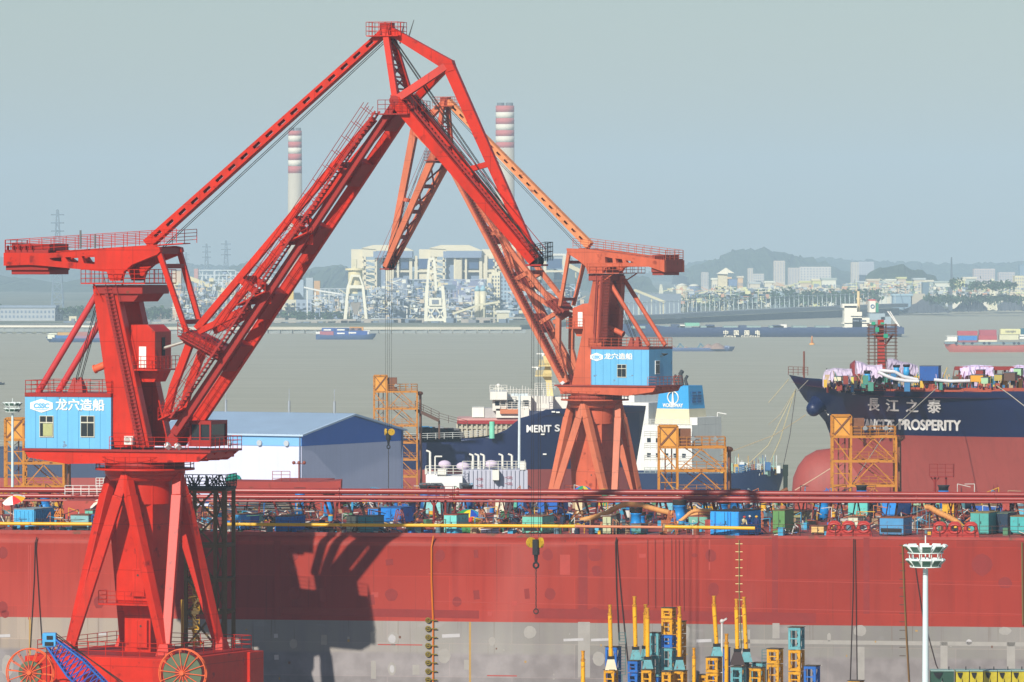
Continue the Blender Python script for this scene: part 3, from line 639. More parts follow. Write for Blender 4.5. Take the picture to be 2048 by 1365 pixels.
# ---------------------------------------------------------------- portal cranes
def crane(name, label, X0, Y0, phi, s, paint, D, group='portal cranes of the shipyard'):
    """s: sign of local y of the side turned to the camera; D: measured side elevation (pixels)"""
    zb = 3.0
    t = T(name, label, 'crane', (X0, Y0, zb), phi, group)
    M = Mx.Translation((X0, Y0, zb)) @ Mx.Rotation(phi, 4, 'Z'); Mi = M.inverted()
    o = Mi @ V((0, 0, HC)); R3 = Mi.to_3x3()
    def L(px, py, v=0.0):
        d = R3 @ V(((px-1024)/F, 1, (HY-py)/F)); q = (v-o.y)/d.y; p = o+d*q; return (p.x, p.z)
    def P(px, py, v=0.0, at=None):
        u, z = L(px, py, v); return V((u, v if at is None else at, z))
    red, redd = paint
    blue = mat('68b2dc', .5, .05, .4, streak=.25, rust=.02, name='house_blue'); grey = mat('3c3f3a', .7, .1)
    WJ, WT, WC, WH = 1.65, 2.05, 2.25, 2.95
    lmat, jmat, bmat_ = D.get('mats', (red, red, red)); nmat = redd if s < 0 else jmat  # first crane: near girder gets the darker red, painting in its shade
    k = F/Y0
    # --- portal and column (fixed part), turned against the ship by a
    a = D['a']-phi; Rz = Mx.Rotation(a, 4, 'Z')
    def col4(r, z): return [Rz @ V((r*math.cos(i*math.pi/2), r*math.sin(i*math.pi/2), z)) for i in range(4)]
    ztop = D['zport']-zb; zcol = D['zcol']-zb
    pr = MB(); c4 = col4(8.6, ztop-2.6)
    for i in range(4):
        pr.beam(c4[i], c4[(i+1) % 4], 5.0, 1.9, side=(0,0,1)); q = V(c4[i]); pr.beam((q.x, q.y, 2), (q.x, q.y, ztop-.2), 2.4, 2.4, side=Rz @ V((1,1,0)))
        pr.beam(V(c4[i]).lerp(V((0,0,ztop-2.6)), 0), V((0,0,ztop-1.4)), 1.2, 1.4)
        n = (Rz @ V((math.cos(i*math.pi/2), math.sin(i*math.pi/2), 0)))
        pr.box(q.x-1.6, q.x+1.6, q.y-1.6, q.y+1.6, 0, 2)
    pr.build('portal_frame', red, t, bevel=.05)
    dk = MB(); dk.prism([(p.x, p.y) for p in col4(9.3, 0)], ztop-.14, ztop, ax='z'); dk.build('deck_plate', redd, t)
    rl = MB(); c5 = col4(9.2, ztop); rl.rail(c5+[c5[0]], 1.1, 1.6, .035); rl.build('guard_rail', red, t)
    # column
    cm = MB(); b0, b1 = col4(2.45, ztop), col4(2.45, zcol-1)
    b2 = col4(1.75, ztop); b3 = col4(1.75, ztop+3.2); b4 = col4(2.45, ztop+4.3)
    vs = b2+b3+b4+b1; fs = []
    for j in range(3):
        for i in range(4): fs.append((j*4+i, j*4+(i+1) % 4, (j+1)*4+(i+1) % 4, (j+1)*4+i))
    cm.add(vs, fs); cm.tube((0,0,zcol-3), (0,0,zcol), 2.4, 24); cm.build('column', red, t)
    # legs: two from every portal corner
    top = [Rz @ V((3.1*math.cos(i*math.pi/2+math.pi/4), 3.1*math.sin(i*math.pi/2+math.pi/4), zcol-.5)) for i in range(4)]
    ft = col4(6.5, ztop)
    for i in range(4):
        for j in (i, (i-1) % 4):
            lg = MB(); p, q = V(top[j]), V(ft[i]); kn = p.lerp(q, .12)+(p.lerp(q, .12)-V((0,0,p.z))).normalized()*.12; kn.z = p.z-1.8
            off = (V(top[j])-V(ft[i])); off.z = 0; sd = V((-(p-q).y, (p-q).x, 0))
            lg.beam(V((p.x, p.y, p.z)), kn, .75, .75, side=sd); lg.beam(kn, q+ (p-q).normalized()*.3+V((0,0,0)), .85, .85, side=sd, w2=.72, h2=.72)
            lg.build('support_leg', lmat, t, bevel=.04)
        m = MB(); q = ft[i]; m.beam(V((q.x, q.y, ztop)), V((q.x, q.y, ztop+1.0)), 1.5, 1.2, w2=.9, h2=.7); m.build('leg_foot', red, t)
    # head ring, access platform, doors
    m = MB(); m.tube((0,0,zcol-.55), (0,0,zcol-.05), 3.35, 32); m.lathe((0,0,zcol-1.1), [(2.9, 0), (3.3, .55)], 28); m.build('column_head', red, t)
    m = MB(); m.lathe((0,0,zcol-.2), [(4.15, 0), (4.15, .16)], 32); m.build('ring_walkway', red, t)
    m = MB(); n = 24
    pts = [V((4.1*math.cos(2*math.pi*i/n), 4.1*math.sin(2*math.pi*i/n), zcol-.04)) for i in range(n+1)]; m.rail(pts, 1.0, 1.2, .03); m.build('ring_rail', red, t)
    m = MB(); m.lathe((0,0,zcol-.04), [(3.3, 0), (3.3, .45), (2.9, .5), (2.9, .95)], 32); m.build('slewing_ring', redd, t)
    nn = (Rz @ V((math.cos(-2.356), math.sin(-2.356), 0))) if s < 0 else (Rz @ V((math.cos(-2.356), math.sin(-2.356), 0)))
    tt = V((-nn.y, nn.x, 0))
    for zz, nm in ((ztop+.35, 1), (ztop+4.6, 2)):
        rr = 1.32 if nm == 1 else 1.8; c = nn*rr+tt*(.5)
        d = MB(); d.beam(c+V((0,0,zz)), c+V((0,0,zz+2.3)), 1.15, .5, side=tt); dd = d.build('access_door', red, t, bevel=.06)
        h = MB(); cc = c+nn*.27; h.tube(cc+V((0,0,zz+1.8)), cc+nn*.03+V((0,0,zz+1.8)), .09, 10); h.build('porthole', grey, dd)
    z0 = ztop+4.0; m = MB(); c = nn*2.5; m.beam(c-tt*2.6+V((0,0,z0)), c+tt*2.4+V((0,0,z0)), 1.5, .12, side=nn)
    m.rail([c+nn*.7-tt*2.6+V((0,0,z0)), c+nn*.7+tt*2.4+V((0,0,z0))], 1.1, .9, .03); m.rail([c-nn*.6-tt*2.6+V((0,0,z0)), c+nn*.7-tt*2.6+V((0,0,z0))], 1.1, .9, .03)
    m.build('door_platform', red, t)
    # --- slewing platform
    u0, zd = L(*D['deckL'], s*WH); u1, _ = L(*D['deckR'], s*WH)
    lo, hi = min(u0, u1), max(u0, u1); sg = 1 if D['jibdir'] > 0 else 1
    m = MB(); m.box(u0, u1, -WH-.45, WH+.45, zd-.18, zd); m.build('deck_plate', redd, t)
    m = MB(); ym = WH+.1
    for y in (-ym, ym, -1.2, 1.2): m.prism([(u0+.15, zd-.19), (u1-.2, zd-.19), (u1-1.2, zd-.95), (u0+4.0, zd-1.25), (u0+.5, zd-.75)], y-.16, y+.16)
    for i in range(14):
        x = u0+(u1-u0)*(i+.5)/14; m.box(x-.08, x+.08, -WH, WH, zd-.7, zd-.19)
    m.box(-3.2, 3.2, -WH, WH, zd-1.1, zd-.3)
    m.tube((0,0,zcol+.8), (0,0,zd-.4), 2.6, 28); m.build('slewing_frame', red, t)
    # --- machinery house
    h0, zt = L(*D['houseL'], s*WH); h1, _ = L(*D['houseR'], s*WH)
    zt = L(D['houseL'][0], D['houseL'][1], s*WH)[1]
    H = MB(); ch = .55
    ha, hb = (h0, h1)
    corner = [(ha, -WH), (hb-ch, -WH), (hb, -WH+ch), (hb, WH-ch), (hb-ch, WH), (ha, WH)] if D['chamfer'] == 1 else ([(ha, -WH), (hb, -WH), (hb, WH), (ha, WH)] if D['chamfer'] == 0 else [(ha+ch, -WH), (hb, -WH), (hb, WH), (ha+ch, WH), (ha, WH-ch*1.0), (ha, -WH+ch)])
    H.prism(corner, zd+.02, zt, ax='z'); hs = H.build('machinery_house', blue, t)
    rf = MB(); rf.prism([(x*1.0, y*1.02) for x, y in corner], zt-.1, zt+.22, ax='z'); rf.build('roof', redd, hs)
    seam = MB(); nseam = 8
    for i in range(1, nseam):
        x = ha+(hb-ha)*i/nseam
        for y in (-WH-.012, WH+.012): seam.box(x-.012, x+.012, y-.01, y+.01, zd+.05, zt-.05)
    seam.build('wall_seam', mat('3c86ba', .6), hs)
    for wi_, (px, py0, py1, wd) in enumerate(D['windows']):
        u, z1 = L(px, py0, s*WH); _, z2 = L(px, py1, s*WH)
        for sy in (s, -s):
            fr = MB(); y = sy*(WH+.03); fr.box(u-wd/2-.06, u+wd/2+.06, y-.05, y+.05, z2-.08, z1+.05); fo = fr.build('window', mat('c9c7b4', .6), hs)
            g = MB(); y = sy*(WH+.07); hh = z1-z2
            g.box(u-wd/2, u-.02, y-.03, y+.03, z2, z2+hh*.66); g.box(u+.02, u+wd/2, y-.03, y+.03, z2, z2+hh*.66); g.box(u-wd/2, u-.04, y-.03, y+.03, z2+hh*.72, z1); g.box(u+.04, u+wd/2, y-.03, y+.03, z2+hh*.72, z1)
            g.build('pane', GLASS, fo)
            if wi_ == 0 and len(D['windows']) > 1 and sy == s: g = MB(); g.box(u-wd/2+.28, u+wd/2-.02, sy*(WH+.1)-.004, sy*(WH+.1)+.004, z2+.03, z2+hh*.64); g.build('curtain', mat('a8ac78', .7, .1, 3), fo)
    if D.get('endwin'):
        x = hb if abs(hb) > abs(ha) else ha; sx = 1 if x > 0 else -1
        fr = MB(); fr.box(x+sx*.03-.05, x+sx*.03+.05, s*.9-.55, s*.9+.55, zd+1.35, zd+3.0); fo = fr.build('window', WHITE, hs)
        g = MB(); g.box(x+sx*.07-.03, x+sx*.07+.03, s*.9-.45, s*.9-.04, zd+1.45, zd+2.5); g.box(x+sx*.07-.03, x+sx*.07+.03, s*.9+.04, s*.9+.45, zd+1.45, zd+2.5); g.box(x+sx*.07-.03, x+sx*.07+.03, s*.9-.45, s*.9+.45, zd+2.6, zd+2.92); g.build('pane', GLASS, fo)
        dsh = MB(); dc = V((x+sx*.6, s*.1, zd+3.6)); dsh.lathe(dc, [(.05, 0), (.3, .1), (.42, .25)], 16); dsh.beam((x, s*.1, zd+3.5), dc, .08); dsh.build('dish_antenna', grey, hs)
    # lettering: both long walls
    px0, px1, py0, py1 = D['logo']; tx0, tx1, ty0, ty1 = D['sign']
    for sy in (s, -s):
        v = s*WH
        ua, z1 = L(px0, py0, v); ub, z2 = L(px1, py1, v); uc, z3 = L(tx0, ty0, v); ud, z4 = L(tx1, ty1, v)
        if sy != s:   # the far wall carries the same sign, read from its own side
            mid = h0+h1; ua, ub, uc, ud = mid-ua, mid-ub, mid-uc, mid-ud
        right = V((1, 0, 0)) if sy < 0 else V((-1, 0, 0)); y = sy*(WH+.035)
        cx = (ua+ub)/2; cz = (z1+z2)/2; hw = abs(ub-ua)/2; hh = abs(z1-z2)/2
        lg = MB(); lg.prism([(cx-hw, cz-hh*.45), (cx, cz-hh), (cx+hw, cz-hh*.45), (cx+hw, cz+hh*.45), (cx, cz+hh), (cx-hw, cz+hh*.45)], y-.02, y+.02); lo_ = lg.build('emblem', WHITE, hs)
        rm = MB(); yy = sy*(WH+.06)
        if 0: rm.prism([(cx-hw*.9, cz-hh*.4), (cx, cz-hh*.88), (cx+hw*.9, cz-hh*.4), (cx+hw*.9, cz+hh*.4), (cx, cz+hh*.88), (cx-hw*.9, cz+hh*.4)], yy-.01, yy+.005, holes=[[(cx-hw*.84, cz-hh*.37), (cx, cz-hh*.8), (cx+hw*.84, cz-hh*.37), (cx+hw*.84, cz+hh*.37), (cx, cz+hh*.8), (cx-hw*.84, cz+hh*.37)]])
        rm.box(cx-hw*.55, cx+hw*.55, yy-.01, yy+.01, cz-hh*.58, cz-hh*.5); rm.build('emblem_outline', blue, lo_)
        text('CSSC', 'emblem_letters', blue, lo_, textM((cx, sy*(WH+.065), cz-.02), right, (.12, 0, 1) if sy < 0 else (-.12, 0, 1)), hh*.95, .03, hw*1.4, .01)
        text('龙穴造船', 'lettering', WHITE, hs, textM(((uc+ud)/2, sy*(WH+.03), (z3+z4)/2), right, (0, 0, 1)), abs(z3-z4)*1.15, .004, abs(ud-uc), .015, multi=.022)
    rl = MB(); e = WH-.1; rl.rail([(ha, -e, zt+.14), (hb, -e, zt+.14), (hb, e, zt+.14), (ha, e, zt+.14), (ha, -e, zt+.14)], 1.1, 1.1, .032); rl.build('roof_rail', red, hs)
    m = MB()
    rr = [(h1 if D['jibdir'] > 0 else h0), (u1 if D['jibdir'] > 0 else u0)]
    e = WH+.35; xe = rr[1]
    m.rail([(rr[0], s*e, zd), (xe, s*e, zd), (xe, -s*e, zd), (rr[0], -s*e, zd)], 1.05, 1.0, .03); m.build('deck_rail', red, t)
    # small winch towers, air conditioner, flood lamps
    for px, py0, py1 in D['winch']:
        m = MB(); u, z1 = L(px, py1, 0); _, z0_ = L(px, py0, 0); m.beam((u, 0, z0_), (u, 0, z1), 1.2, .9, w2=.25, h2=.25); m.build('rope_tower', redd, hs)
    for px, py in D['ac']:
        u, z1 = L(px, py, s*WH); m = MB(); m.box(u-.4, u+.4, s*WH-.2, s*WH+.2, z1-.35, z1+.35); q = m.build('air_conditioner', WHITE, t); f = MB(); f.tube((u-.12, s*(WH+.2), z1), (u-.12, s*(WH+.24), z1), .25, 14); f.build('fan_grille', mat('a8a8a0', .6), q)
    for px, py in D['lamps']:
        u, z1 = L(px, py, s*WH); m = MB(); m.beam((u, s*WH, z1), (u+.25, s*(WH+.25), z1-.3), .35, .35, w2=.5, h2=.4); m.build('flood_lamp', mat('cfd4d4', .3), t)
    # --- tower legs (near and far)
    for sy in (1, -1):
        pts = [L(a_, b_, s*WT) for a_, b_ in D['leg']]
        m = MB(); m.prism(pts, sy*WT-.55, sy*WT+.55); lo_ = m.build('tower_leg', red, t, bevel=.04)
    q0, q1 = [V((L(a_, b_, s*WT)[0], 0, L(a_, b_, s*WT)[1])) for a_, b_ in (D['leg'][1], D['leg'][2])]; q1 = q0.lerp(q1, D.get('lad', 1))
    st = MB()
    for f in (.12, .3):
        ofs = -.9*D['jibdir']*f/.3
        st.beam(q0+V((ofs, s*(WT+.75), 0)), q1+V((ofs, s*(WT+.75), 0)), .08, .22)
    n = 44
    for i in range(n):
        c = q0.lerp(q1, i/n); st.box(c.x-.95*1, c.x-.3 if D['jibdir'] > 0 else c.x+.35, s*(WT+.6)-.02, s*(WT+.9), c.z, c.z+.05)
    st.beam(q0+V((0, s*(WT+.95), 1.0)), q1+V((0, s*(WT+.95), 1.0)), .05, .05)
    st.beam(q0+V((-.9*D['jibdir'], s*(WT+.95), 1.0)), q1+V((-.9*D['jibdir'], s*(WT+.95), 1.0)), .05, .05)
    st.build('tower_ladder', redd, t)
    # cross head and walkway at tower top
    ca, cz = L(*D['headL'], s*WT); cb, cz2 = L(*D['headR'], s*WT)
    m = MB(); m.box(ca, cb, -WT-.75, WT+.75, cz2-.35, cz-.2); m.prism([(ca+.3, cz2-.3), (cb-.3, cz2-.3), (cb-.9, cz2-1.0), (ca+.9, cz2-1.0)], -WT-.5, WT+.5); m.build('cross_head', redd, t, bevel=.04)
    wa, wz_ = L(*D['walkL'], s*(WT+1)); wb, _ = L(*D['walkR'], s*(WT+1))
    m = MB(); m.box(wa, wb, -WT-1.25, WT+1.25, wz_-.1, wz_); e = WT+1.2; m.rail([(wa, -e, wz_), (wb, -e, wz_), (wb, e, wz_), (wa, e, wz_), (wa, -e, wz_)], 1.1, .9, .032)
    m.beam((wa+1, -WT-.9, wz_-.1), (ca+.6, -WT-.6, wz_-1.5), .12); m.beam((wa+1, WT+.9, wz_-.1), (ca+.6, WT+.6, wz_-1.5), .12); m.build('head_walkway', red, t)
    # --- luffing gear house
    pts = [L(a_, b_, s*1.7) for a_, b_ in D['gear']]
    m = MB(); m.prism(pts, -1.7, 1.7); gh = m.build('gear_house', red, t, bevel=.03)
    gx = max(p[0] for p in pts) if D['jibdir'] > 0 else min(p[0] for p in pts); gz = min(p[1] for p in pts)
    gx = max(p[0] for p in pts) if sum(p[0] for p in pts) > 0 else min(p[0] for p in pts)
    sx = 1 if gx > 0 else -1
    m = MB(); m.box(gx-.02*sx, gx+.04*sx, -.3, .35, gz+1.0, gz+2.6); m.build('rack_slot', DARK, gh)
    m = MB(); ux = gx-1.1*sx; m.box(ux-.32, ux+.32, s*1.7-.05, s*1.76, gz+.1, gz+1.85); m.build('door', WHITE, gh)
    gl, gr = min(p[0] for p in pts), max(p[0] for p in pts)
    m = MB(); m.box(gl-1.6*(sx > 0), gr+.5, -2.4, 2.4, gz-.14, gz-.02); m.prism([(gl-1, gz-.15), (gr+.2, gz-.15), (gr-.3, gz-1.1), (gl-1, gz-1.1)], -1.2, 1.2)
    m.rail([(gl-1, s*2.35, gz), (gr+.45, s*2.35, gz), (gr+.45, -s*2.35, gz)], 1.05, .8, .03); m.build('gear_platform', red, gh)
    rq = P(*D['rackend'], 0); m = MB(); m.tube((gx-.5*sx, 0, gz+1.55), rq, .13, 10); m.build('luffing_rack', mat('d5d5cc', .35, metal=.6), t)
    # rear drum cylinder
    (c0, c1) = D['drum']; m = MB(); m.tube(P(*c0, s*.9), P(*c1, s*.9), .32, 16); m.tube(P(*c0, s*.9)+V((0,0,0)), P(*c0, s*.9).lerp(P(*c1, s*.9), .08), .38, 16); m.build('exhaust_drum', mat('e0623c', .5) if s < 0 else red, t)
    # --- counterbeam
    pts = [L(a_, b_, s*WC) for a_, b_ in D['beam']]
    holes = [[L(a_, b_, s*WC) for a_, b_ in h] for h in D['holes']]
    for sy in (1, -1): m = MB(); m.prism(pts, sy*WC-.28, sy*WC+.28, holes=holes); m.build('counterbeam', red, t)
    for px, py0, py1 in D['ties']:
        u, z1 = L(px, py0, s*WC); _, z2 = L(px, py1, s*WC); m = MB(); m.box(u-.35, u+.35, -WC+.28, WC-.28, z2, z1); m.build('cross_tie', redd, t)
    (x0, y0), (x1, y1) = D['weight']; a0, b0 = L(x0, y0, s*WC); a1, b1 = L(x1, y1, s*WC)
    m = MB(); m.box(a0, a1, -WC-.05+.1, WC-.05, b0, b1); 
    for i in range(5): x = a0+(a1-a0)*(i+.5)/7; m.box(x-.04, x+.04, s*(WC-.1), s*(WC+.34), b0-.02, b0+.35)
    m.box(a0+.4*(1 if a1 > a0 else -1), a1, -WC+.3, WC-.3, b1-.35, b0+.5)
    m.build('counterweight', redd, t, bevel=.05)
    A, B = D['wkA'], D['wkB']; pa, pb = L(*A, s*WC), L(*B, s*WC); m = MB()
    for sy in (1, -1): m.rail([(pa[0], sy*(WC-.1), pa[1]), (pb[0], sy*(WC-.1), pb[1])], 1.15, 1.1, .032, 4)
    m.rail([(pa[0], -WC, pa[1]), (pa[0], WC, pa[1])], 1.15, 1.1, .032, 4)
    m.beam((pa[0], 0, pa[1]-.05), (pb[0], 0, pb[1]-.05), 1.6, .08); m.build('beam_walkway', red, t)
    for px, py0, py1 in D['poles']:
        p, q = P(px, py0, s*WC), P(px, py1, s*WC); m = MB(); m.tube(p, q, .09, 6); m.build('lightning_rod', mat('6c6f70', .6), t)
    # --- link rods from counterbeam to jib
    la, lb = D['link']; WL = 1.65
    ends = []
    for sy in (1, -1):
        p = P(*la, s*WC, at=sy*WC*.97); q = P(*lb, s*WL, at=sy*WL); ends.append((p, q)); m = MB(); m.beam(p, q, .34, .42); m.build('link_rod', jmat, t)
    for f in (.2, .88): m = MB(); m.beam(ends[0][0].lerp(ends[0][1], f), ends[1][0].lerp(ends[1][1], f), .3, .38, side=(1,0,0)); m.build('link_tie', redd, t)
    # --- back stays
    sa, sb = D['stay']
    for sy in (1, -1): m = MB(); m.tube(P(*sa, s*WT, at=sy*WT), P(*sb, s*WT, at=sy*WT), .27, 10); m.build('back_stay', mat('c43a3c', .5) if s < 0 else red, t)
    ra, rb = D['luffrope']; m = MB()
    for j in (-.6, -.3, .3, .6): m.tube(P(*ra, 0)+V((0, j, 0)), P(*rb, 0)+V((0, j, 0)), .035, 4, caps=False)
    m.build('wire_rope', ROPE, t)
    # --- perforated top beam from counterbeam to jib peak
    ta, tb = P(*D['topA'], 0), P(*D['topB'], 0); d = (tb-ta); Ln = d.length; d.normalize(); up = V((0, -1, 0)).cross(d) if True else 0
    up = d.cross(V((0, 1, 0))); up = up if up.z > 0 else -up
    hw = D['topw']/2; nh = 18; m = MB()
    def q2(x, y): p = ta+d*x+up*y; return (p.x, p.z)
    hl = []
    for i in range(nh):
        x = Ln*(.025+i*.95/nh)+.3; hl.append([q2(x, -.13), q2(x+.75, -.13), q2(x+.75, .13), q2(x, .13)])
    for sy in (1, -1): m.prism([q2(0, -hw), q2(Ln, -hw*.7), q2(Ln, hw*.7), q2(0, hw)], sy*.38-.05, sy*.38+.05, holes=hl)
    m.prism([q2(0, hw-.06), q2(Ln, hw*.7-.06), q2(Ln, hw*.7+.02), q2(0, hw+.02)], -.36, .36); m.prism([q2(0, -hw-.02), q2(Ln, -hw*.7-.02), q2(Ln, -hw*.7+.06), q2(0, -hw+.06)], -.36, .36)
    m.build('top_beam', bmat_, t)
    m = MB(); 
    for j in (-.25, .25): m.tube(ta+up*-1.1+V((0, j, 0)), tb-up*.6+V((0, j, 0)), .03, 4, caps=False)
    m.build('wire_rope', ROPE, t)
    # --- main jib
    jg = D['jib']; jd = D['gird']
    nodes = {}
    gp, gq = jg['H'], jg['J']
    for sy in (1, -1):
        m = MB(); p = P(*gp, s*WJ, at=sy*WJ); q = P(*gq, s*WJ, at=sy*WJ); jj = jd*(.72 if (sy == s and s < 0) else 1.12 if s < 0 else 1); m.beam(p, q, .6, jj, w2=.6, h2=jj*.8)
        m.build('jib_girder', nmat if sy == s else jmat, t, bevel=.04)
        if sy == s: gn = (p, q)
        for a_, b_, wd in jg['truss']:
            m = MB(); m.beam(P(*a_, s*WJ, at=sy*WJ), P(*b_, s*WJ, at=sy*WJ), .5, wd); m.build('jib_brace', jmat, t)
    p, q = gn; dj = (q-p).normalized(); upj = dj.cross(V((0, 1, 0))); upj = upj if upj.z > 0 else -upj
    Lj = (q-p).length; m = MB()
    for f, ln, off in jg['cross']:
        c = V((0,0,0))+p.lerp(q, f); c.y = 0; m.beam(c-dj*ln/2+upj*off, c+dj*ln/2+upj*off, 2*WJ-.7, jd*.9)
        m.build('jib_cross_box', redd, t); m = MB()
    for a_ in jg['nodes']:
        m = MB(); c = P(*a_, s*WJ, at=0); m.beam(c+V((0, -WJ, 0)), c+V((0, WJ, 0)), .42, .5, side=(1,0,0))
        m.build('jib_cross_tie', redd, t)
    # stairway on the near girder
    m = MB(); sdv = upj*(jd/2+.1)
    y = s*(WJ+.95)
    for yy in (y-.5, y+.5): m.beam(p+sdv+V((0, yy-p.y, 0))+dj*1.2, q+sdv+V((0, yy-q.y, 0))-dj*1, .05, .16)
    n = int(Lj/.42)
    for i in range(3, n-2): c = p.lerp(q, i/n)+sdv; m.box(c.x-.2, c.x+.14, y-.5, y+.5, c.z-.03, c.z+.06)
    for hgt in (.7, 1.25): 
        for yy in (y-.5, y+.5): m.tube(p+sdv+upj*hgt+V((0, yy-p.y, 0))+dj*1.2, q+sdv+upj*hgt+V((0, yy-q.y, 0))-dj, .028, 4, caps=False)
    n = int(Lj/1.4)
    for i in range(1, n): c = p.lerp(q, i/n)+sdv; c.y = y; m.tube(c+V((0, .5, 0)), c+upj*1.25+V((0, .5, 0)), .025, 4, caps=False); m.tube(c-V((0, .5, 0)), c+upj*1.25-V((0, .5, 0)), .025, 4, caps=False)
    m.build('jib_stairway', redd, t)
    m = MB()
    for a_, ln in jg['plats']:
        c = P(*a_, s*WJ, at=s*(WJ+.5)); fx = 1 if D['jibdir'] > 0 else -1
        m.beam(c-V((ln/2*fx, 0, ln*.22)), c+V((ln/2*fx, 0, ln*.22)), 1.5, .1); m.rail([c-V((ln/2*fx, -s*.7, ln*.22)), c+V((ln/2*fx, s*.7, ln*.22))], 1.0, .9, .028)
        e0 = c+V((ln/2*fx, 0, ln*.22)); e1 = c-V((ln/2*fx, 0, ln*.22)); m.prism([(e0.x, e0.z), (e1.x, e1.z), (e0.x, e0.z-1.0)], c.y-s*.7, c.y-s*.62)
        m.build('jib_platform', red, t); m = MB()
    # bracket box where rods meet the jib, with railed walkway
    a_, b_ = jg['brA'], jg['brB']; pa, pb = P(*a_, s*WJ, at=0), P(*b_, s*WJ, at=0)
    m = MB(); m.beam(pa, pb, 2*WJ-.55, 1.0); m.beam(pa+V((0, s*(WJ+.7), 0)), pb+V((0, s*(WJ+.7), 0)), .9, .1); m.beam(pa+V((0, s*(WJ+.3), 0)), pb+V((0, s*(WJ+.3), 0)), .3, .6)
    m.rail([pa+V((0, s*(WJ+1.1), .05)), pb+V((0, s*(WJ+1.1), .05))], 1.1, .6, .03, 4); m.build('rod_bracket', redd, t)
    # --- fly jib
    fj = D['fly']; WF = 2.05
    Pk, K, J, Tt = [fj[c] for c in 'PKJT']
    def mem(nm, a_, b_, ya, yb, w_, h_, w2=None, h2=None, mm=None):
        m = MB(); m.beam(P(*a_, 0, at=ya), P(*b_, 0, at=yb), w_, h_, w2=w2, h2=h2); m.build(nm, mm or jmat, t)
    mem('top_chord', Pk, K, 0, 0, .7, .62, .7, .95)
    mem('tail_chord', K, Tt, 0, 0, .6, .95, .5, .75)
    c = P(*K, 0); m = MB(); m.prism([L(*q_, 0) for q_ in fj['gusset']], -.36, .36); m.build('knuckle_plate', red, t)
    Tn = P(*Tt, 0)
    for sy in (1, -1):
        mem('knuckle_strut', K, J, 0, sy*WF, .5, .6)
        m = MB(); a_ = P(*Pk, 0, at=sy*.5); b_ = P(*J, 0, at=sy*WF*.9); m.beam(a_, b_, .42, .5); m.build('mast_leg', red, t)
        m = MB(); a_ = P(*J, 0, at=sy*WF); b_ = P(*Tt, 0, at=sy*.8); m.beam(a_, b_, .5, .95, w2=.4, h2=.6); m.build('fly_girder', jmat, t)
    # lattice between mast legs
    m = MB(); a1_, a2_ = P(*Pk, 0, at=-.5), P(*Pk, 0, at=.5); b1_, b2_ = P(*J, 0, at=-WF*.9), P(*J, 0, at=WF*.9)
    for i in range(6):
        f0, f1 = i/6, (i+1)/6; m.beam(a1_.lerp(b1_, f0), a2_.lerp(b2_, f1), .12); m.beam(a2_.lerp(b2_, f0), a1_.lerp(b1_, f1), .12); m.beam(a1_.lerp(b1_, f1), a2_.lerp(b2_, f1), .14)
    ld = V((-.35*D['jibdir'], 0, 0))
    for yy in (-.25, .25): m.beam(a1_.lerp(a2_, .5)+ld+V((0, yy, 0)), b1_.lerp(b2_, .5)+ld+V((0, yy, 0)), .06)
    for i in range(26): c = a1_.lerp(a2_, .5).lerp(b1_.lerp(b2_, .5), i/26)+ld; m.box(c.x-.02, c.x+.02, -.25, .25, c.z-.02, c.z+.02)
    m.build('mast_lattice', redd, t)
    m = MB(); j1, j2 = P(*J, 0, at=s*WF), P(*J, 0, at=-s*WF); e1, e2 = P(*Tt, 0, at=s*.8), P(*Tt, 0, at=-s*.8)
    for f in (.08, .3, .52, .74, .95): m.beam(j1.lerp(e1, f), j2.lerp(e2, f), .35, .5, side=(1,0,0))
    for f in (.1, .32, .54, .76): m.beam(j1.lerp(e1, f), j2.lerp(e2, f+.2), .16); m.beam(j2.lerp(e2, f), j1.lerp(e1, f+.2), .16)
    m.build('fly_bracing', redd, t)
    bf = D['flybrace']; kt = P(*K, 0).lerp(P(*Tt, 0), bf); jt = P(*J, 0).lerp(P(*Tt, 0), bf-.06)
    m = MB(); m.beam(kt, jt+V((0, 0, 0)), .4, .45); m.beam(jt+V((0, -1.6, 0)), jt+V((0, 1.6, 0)), .35, .35, side=(1,0,0)); m.build('fly_post', red, t)
    # stairs and cables along the fly jib
    m = MB(); df = (e1-j1).normalized(); uf = df.cross(V((0,1,0))); uf = uf if uf.z > 0 else -uf
    for yy in (0, .55): m.beam(j1+uf*.6+V((0, -s*(.6+yy), 0)), e1+uf*.45+V((0, -s*(.2+yy*.6), 0)), .05, .16)
    for i in range(40): c = (j1+uf*.6+V((0, -s*.87, 0))).lerp(e1+uf*.45+V((0, -s*.37, 0)), i/40); m.box(c.x-.09, c.x+.09, c.y-.27, c.y+.27, c.z-.02, c.z+.02)
    for hgt in (.6, 1.1): m.tube(j1+uf*(.6+hgt)+V((0, -s*.5, 0)), e1+uf*(.4+hgt)+V((0, -s*.1, 0)), .028, 4, caps=False)
    m.build('fly_stairway', redd, t)
    m = MB()
    for i, yy in enumerate((-.7, -.35, .35, .7)):
        m.tube(P(*Pk, 0, at=yy*.6)+V((0, 0, -.2)), Tn+V((0, yy, .9)), .03, 4, caps=False)
        m.tube(j1.lerp(j2, .5)+uf*1.0+V((0, yy, 0)), Tn+uf*.7+V((0, yy*.8, 0)), .035, 4, caps=False)
    m.build('wire_rope', ROPE, t)
    # peak platform, tip sheaves, hinge platform
    c = P(*Pk, 0); m = MB(); m.box(c.x-.5, c.x+.45, -.55, .55, c.z-.9, c.z+.5); m.tube((c.x, -.62, c.z+.1), (c.x, .62, c.z+.1), .42, 16); m.build('peak_sheave_box', redd, t, bevel=.05)
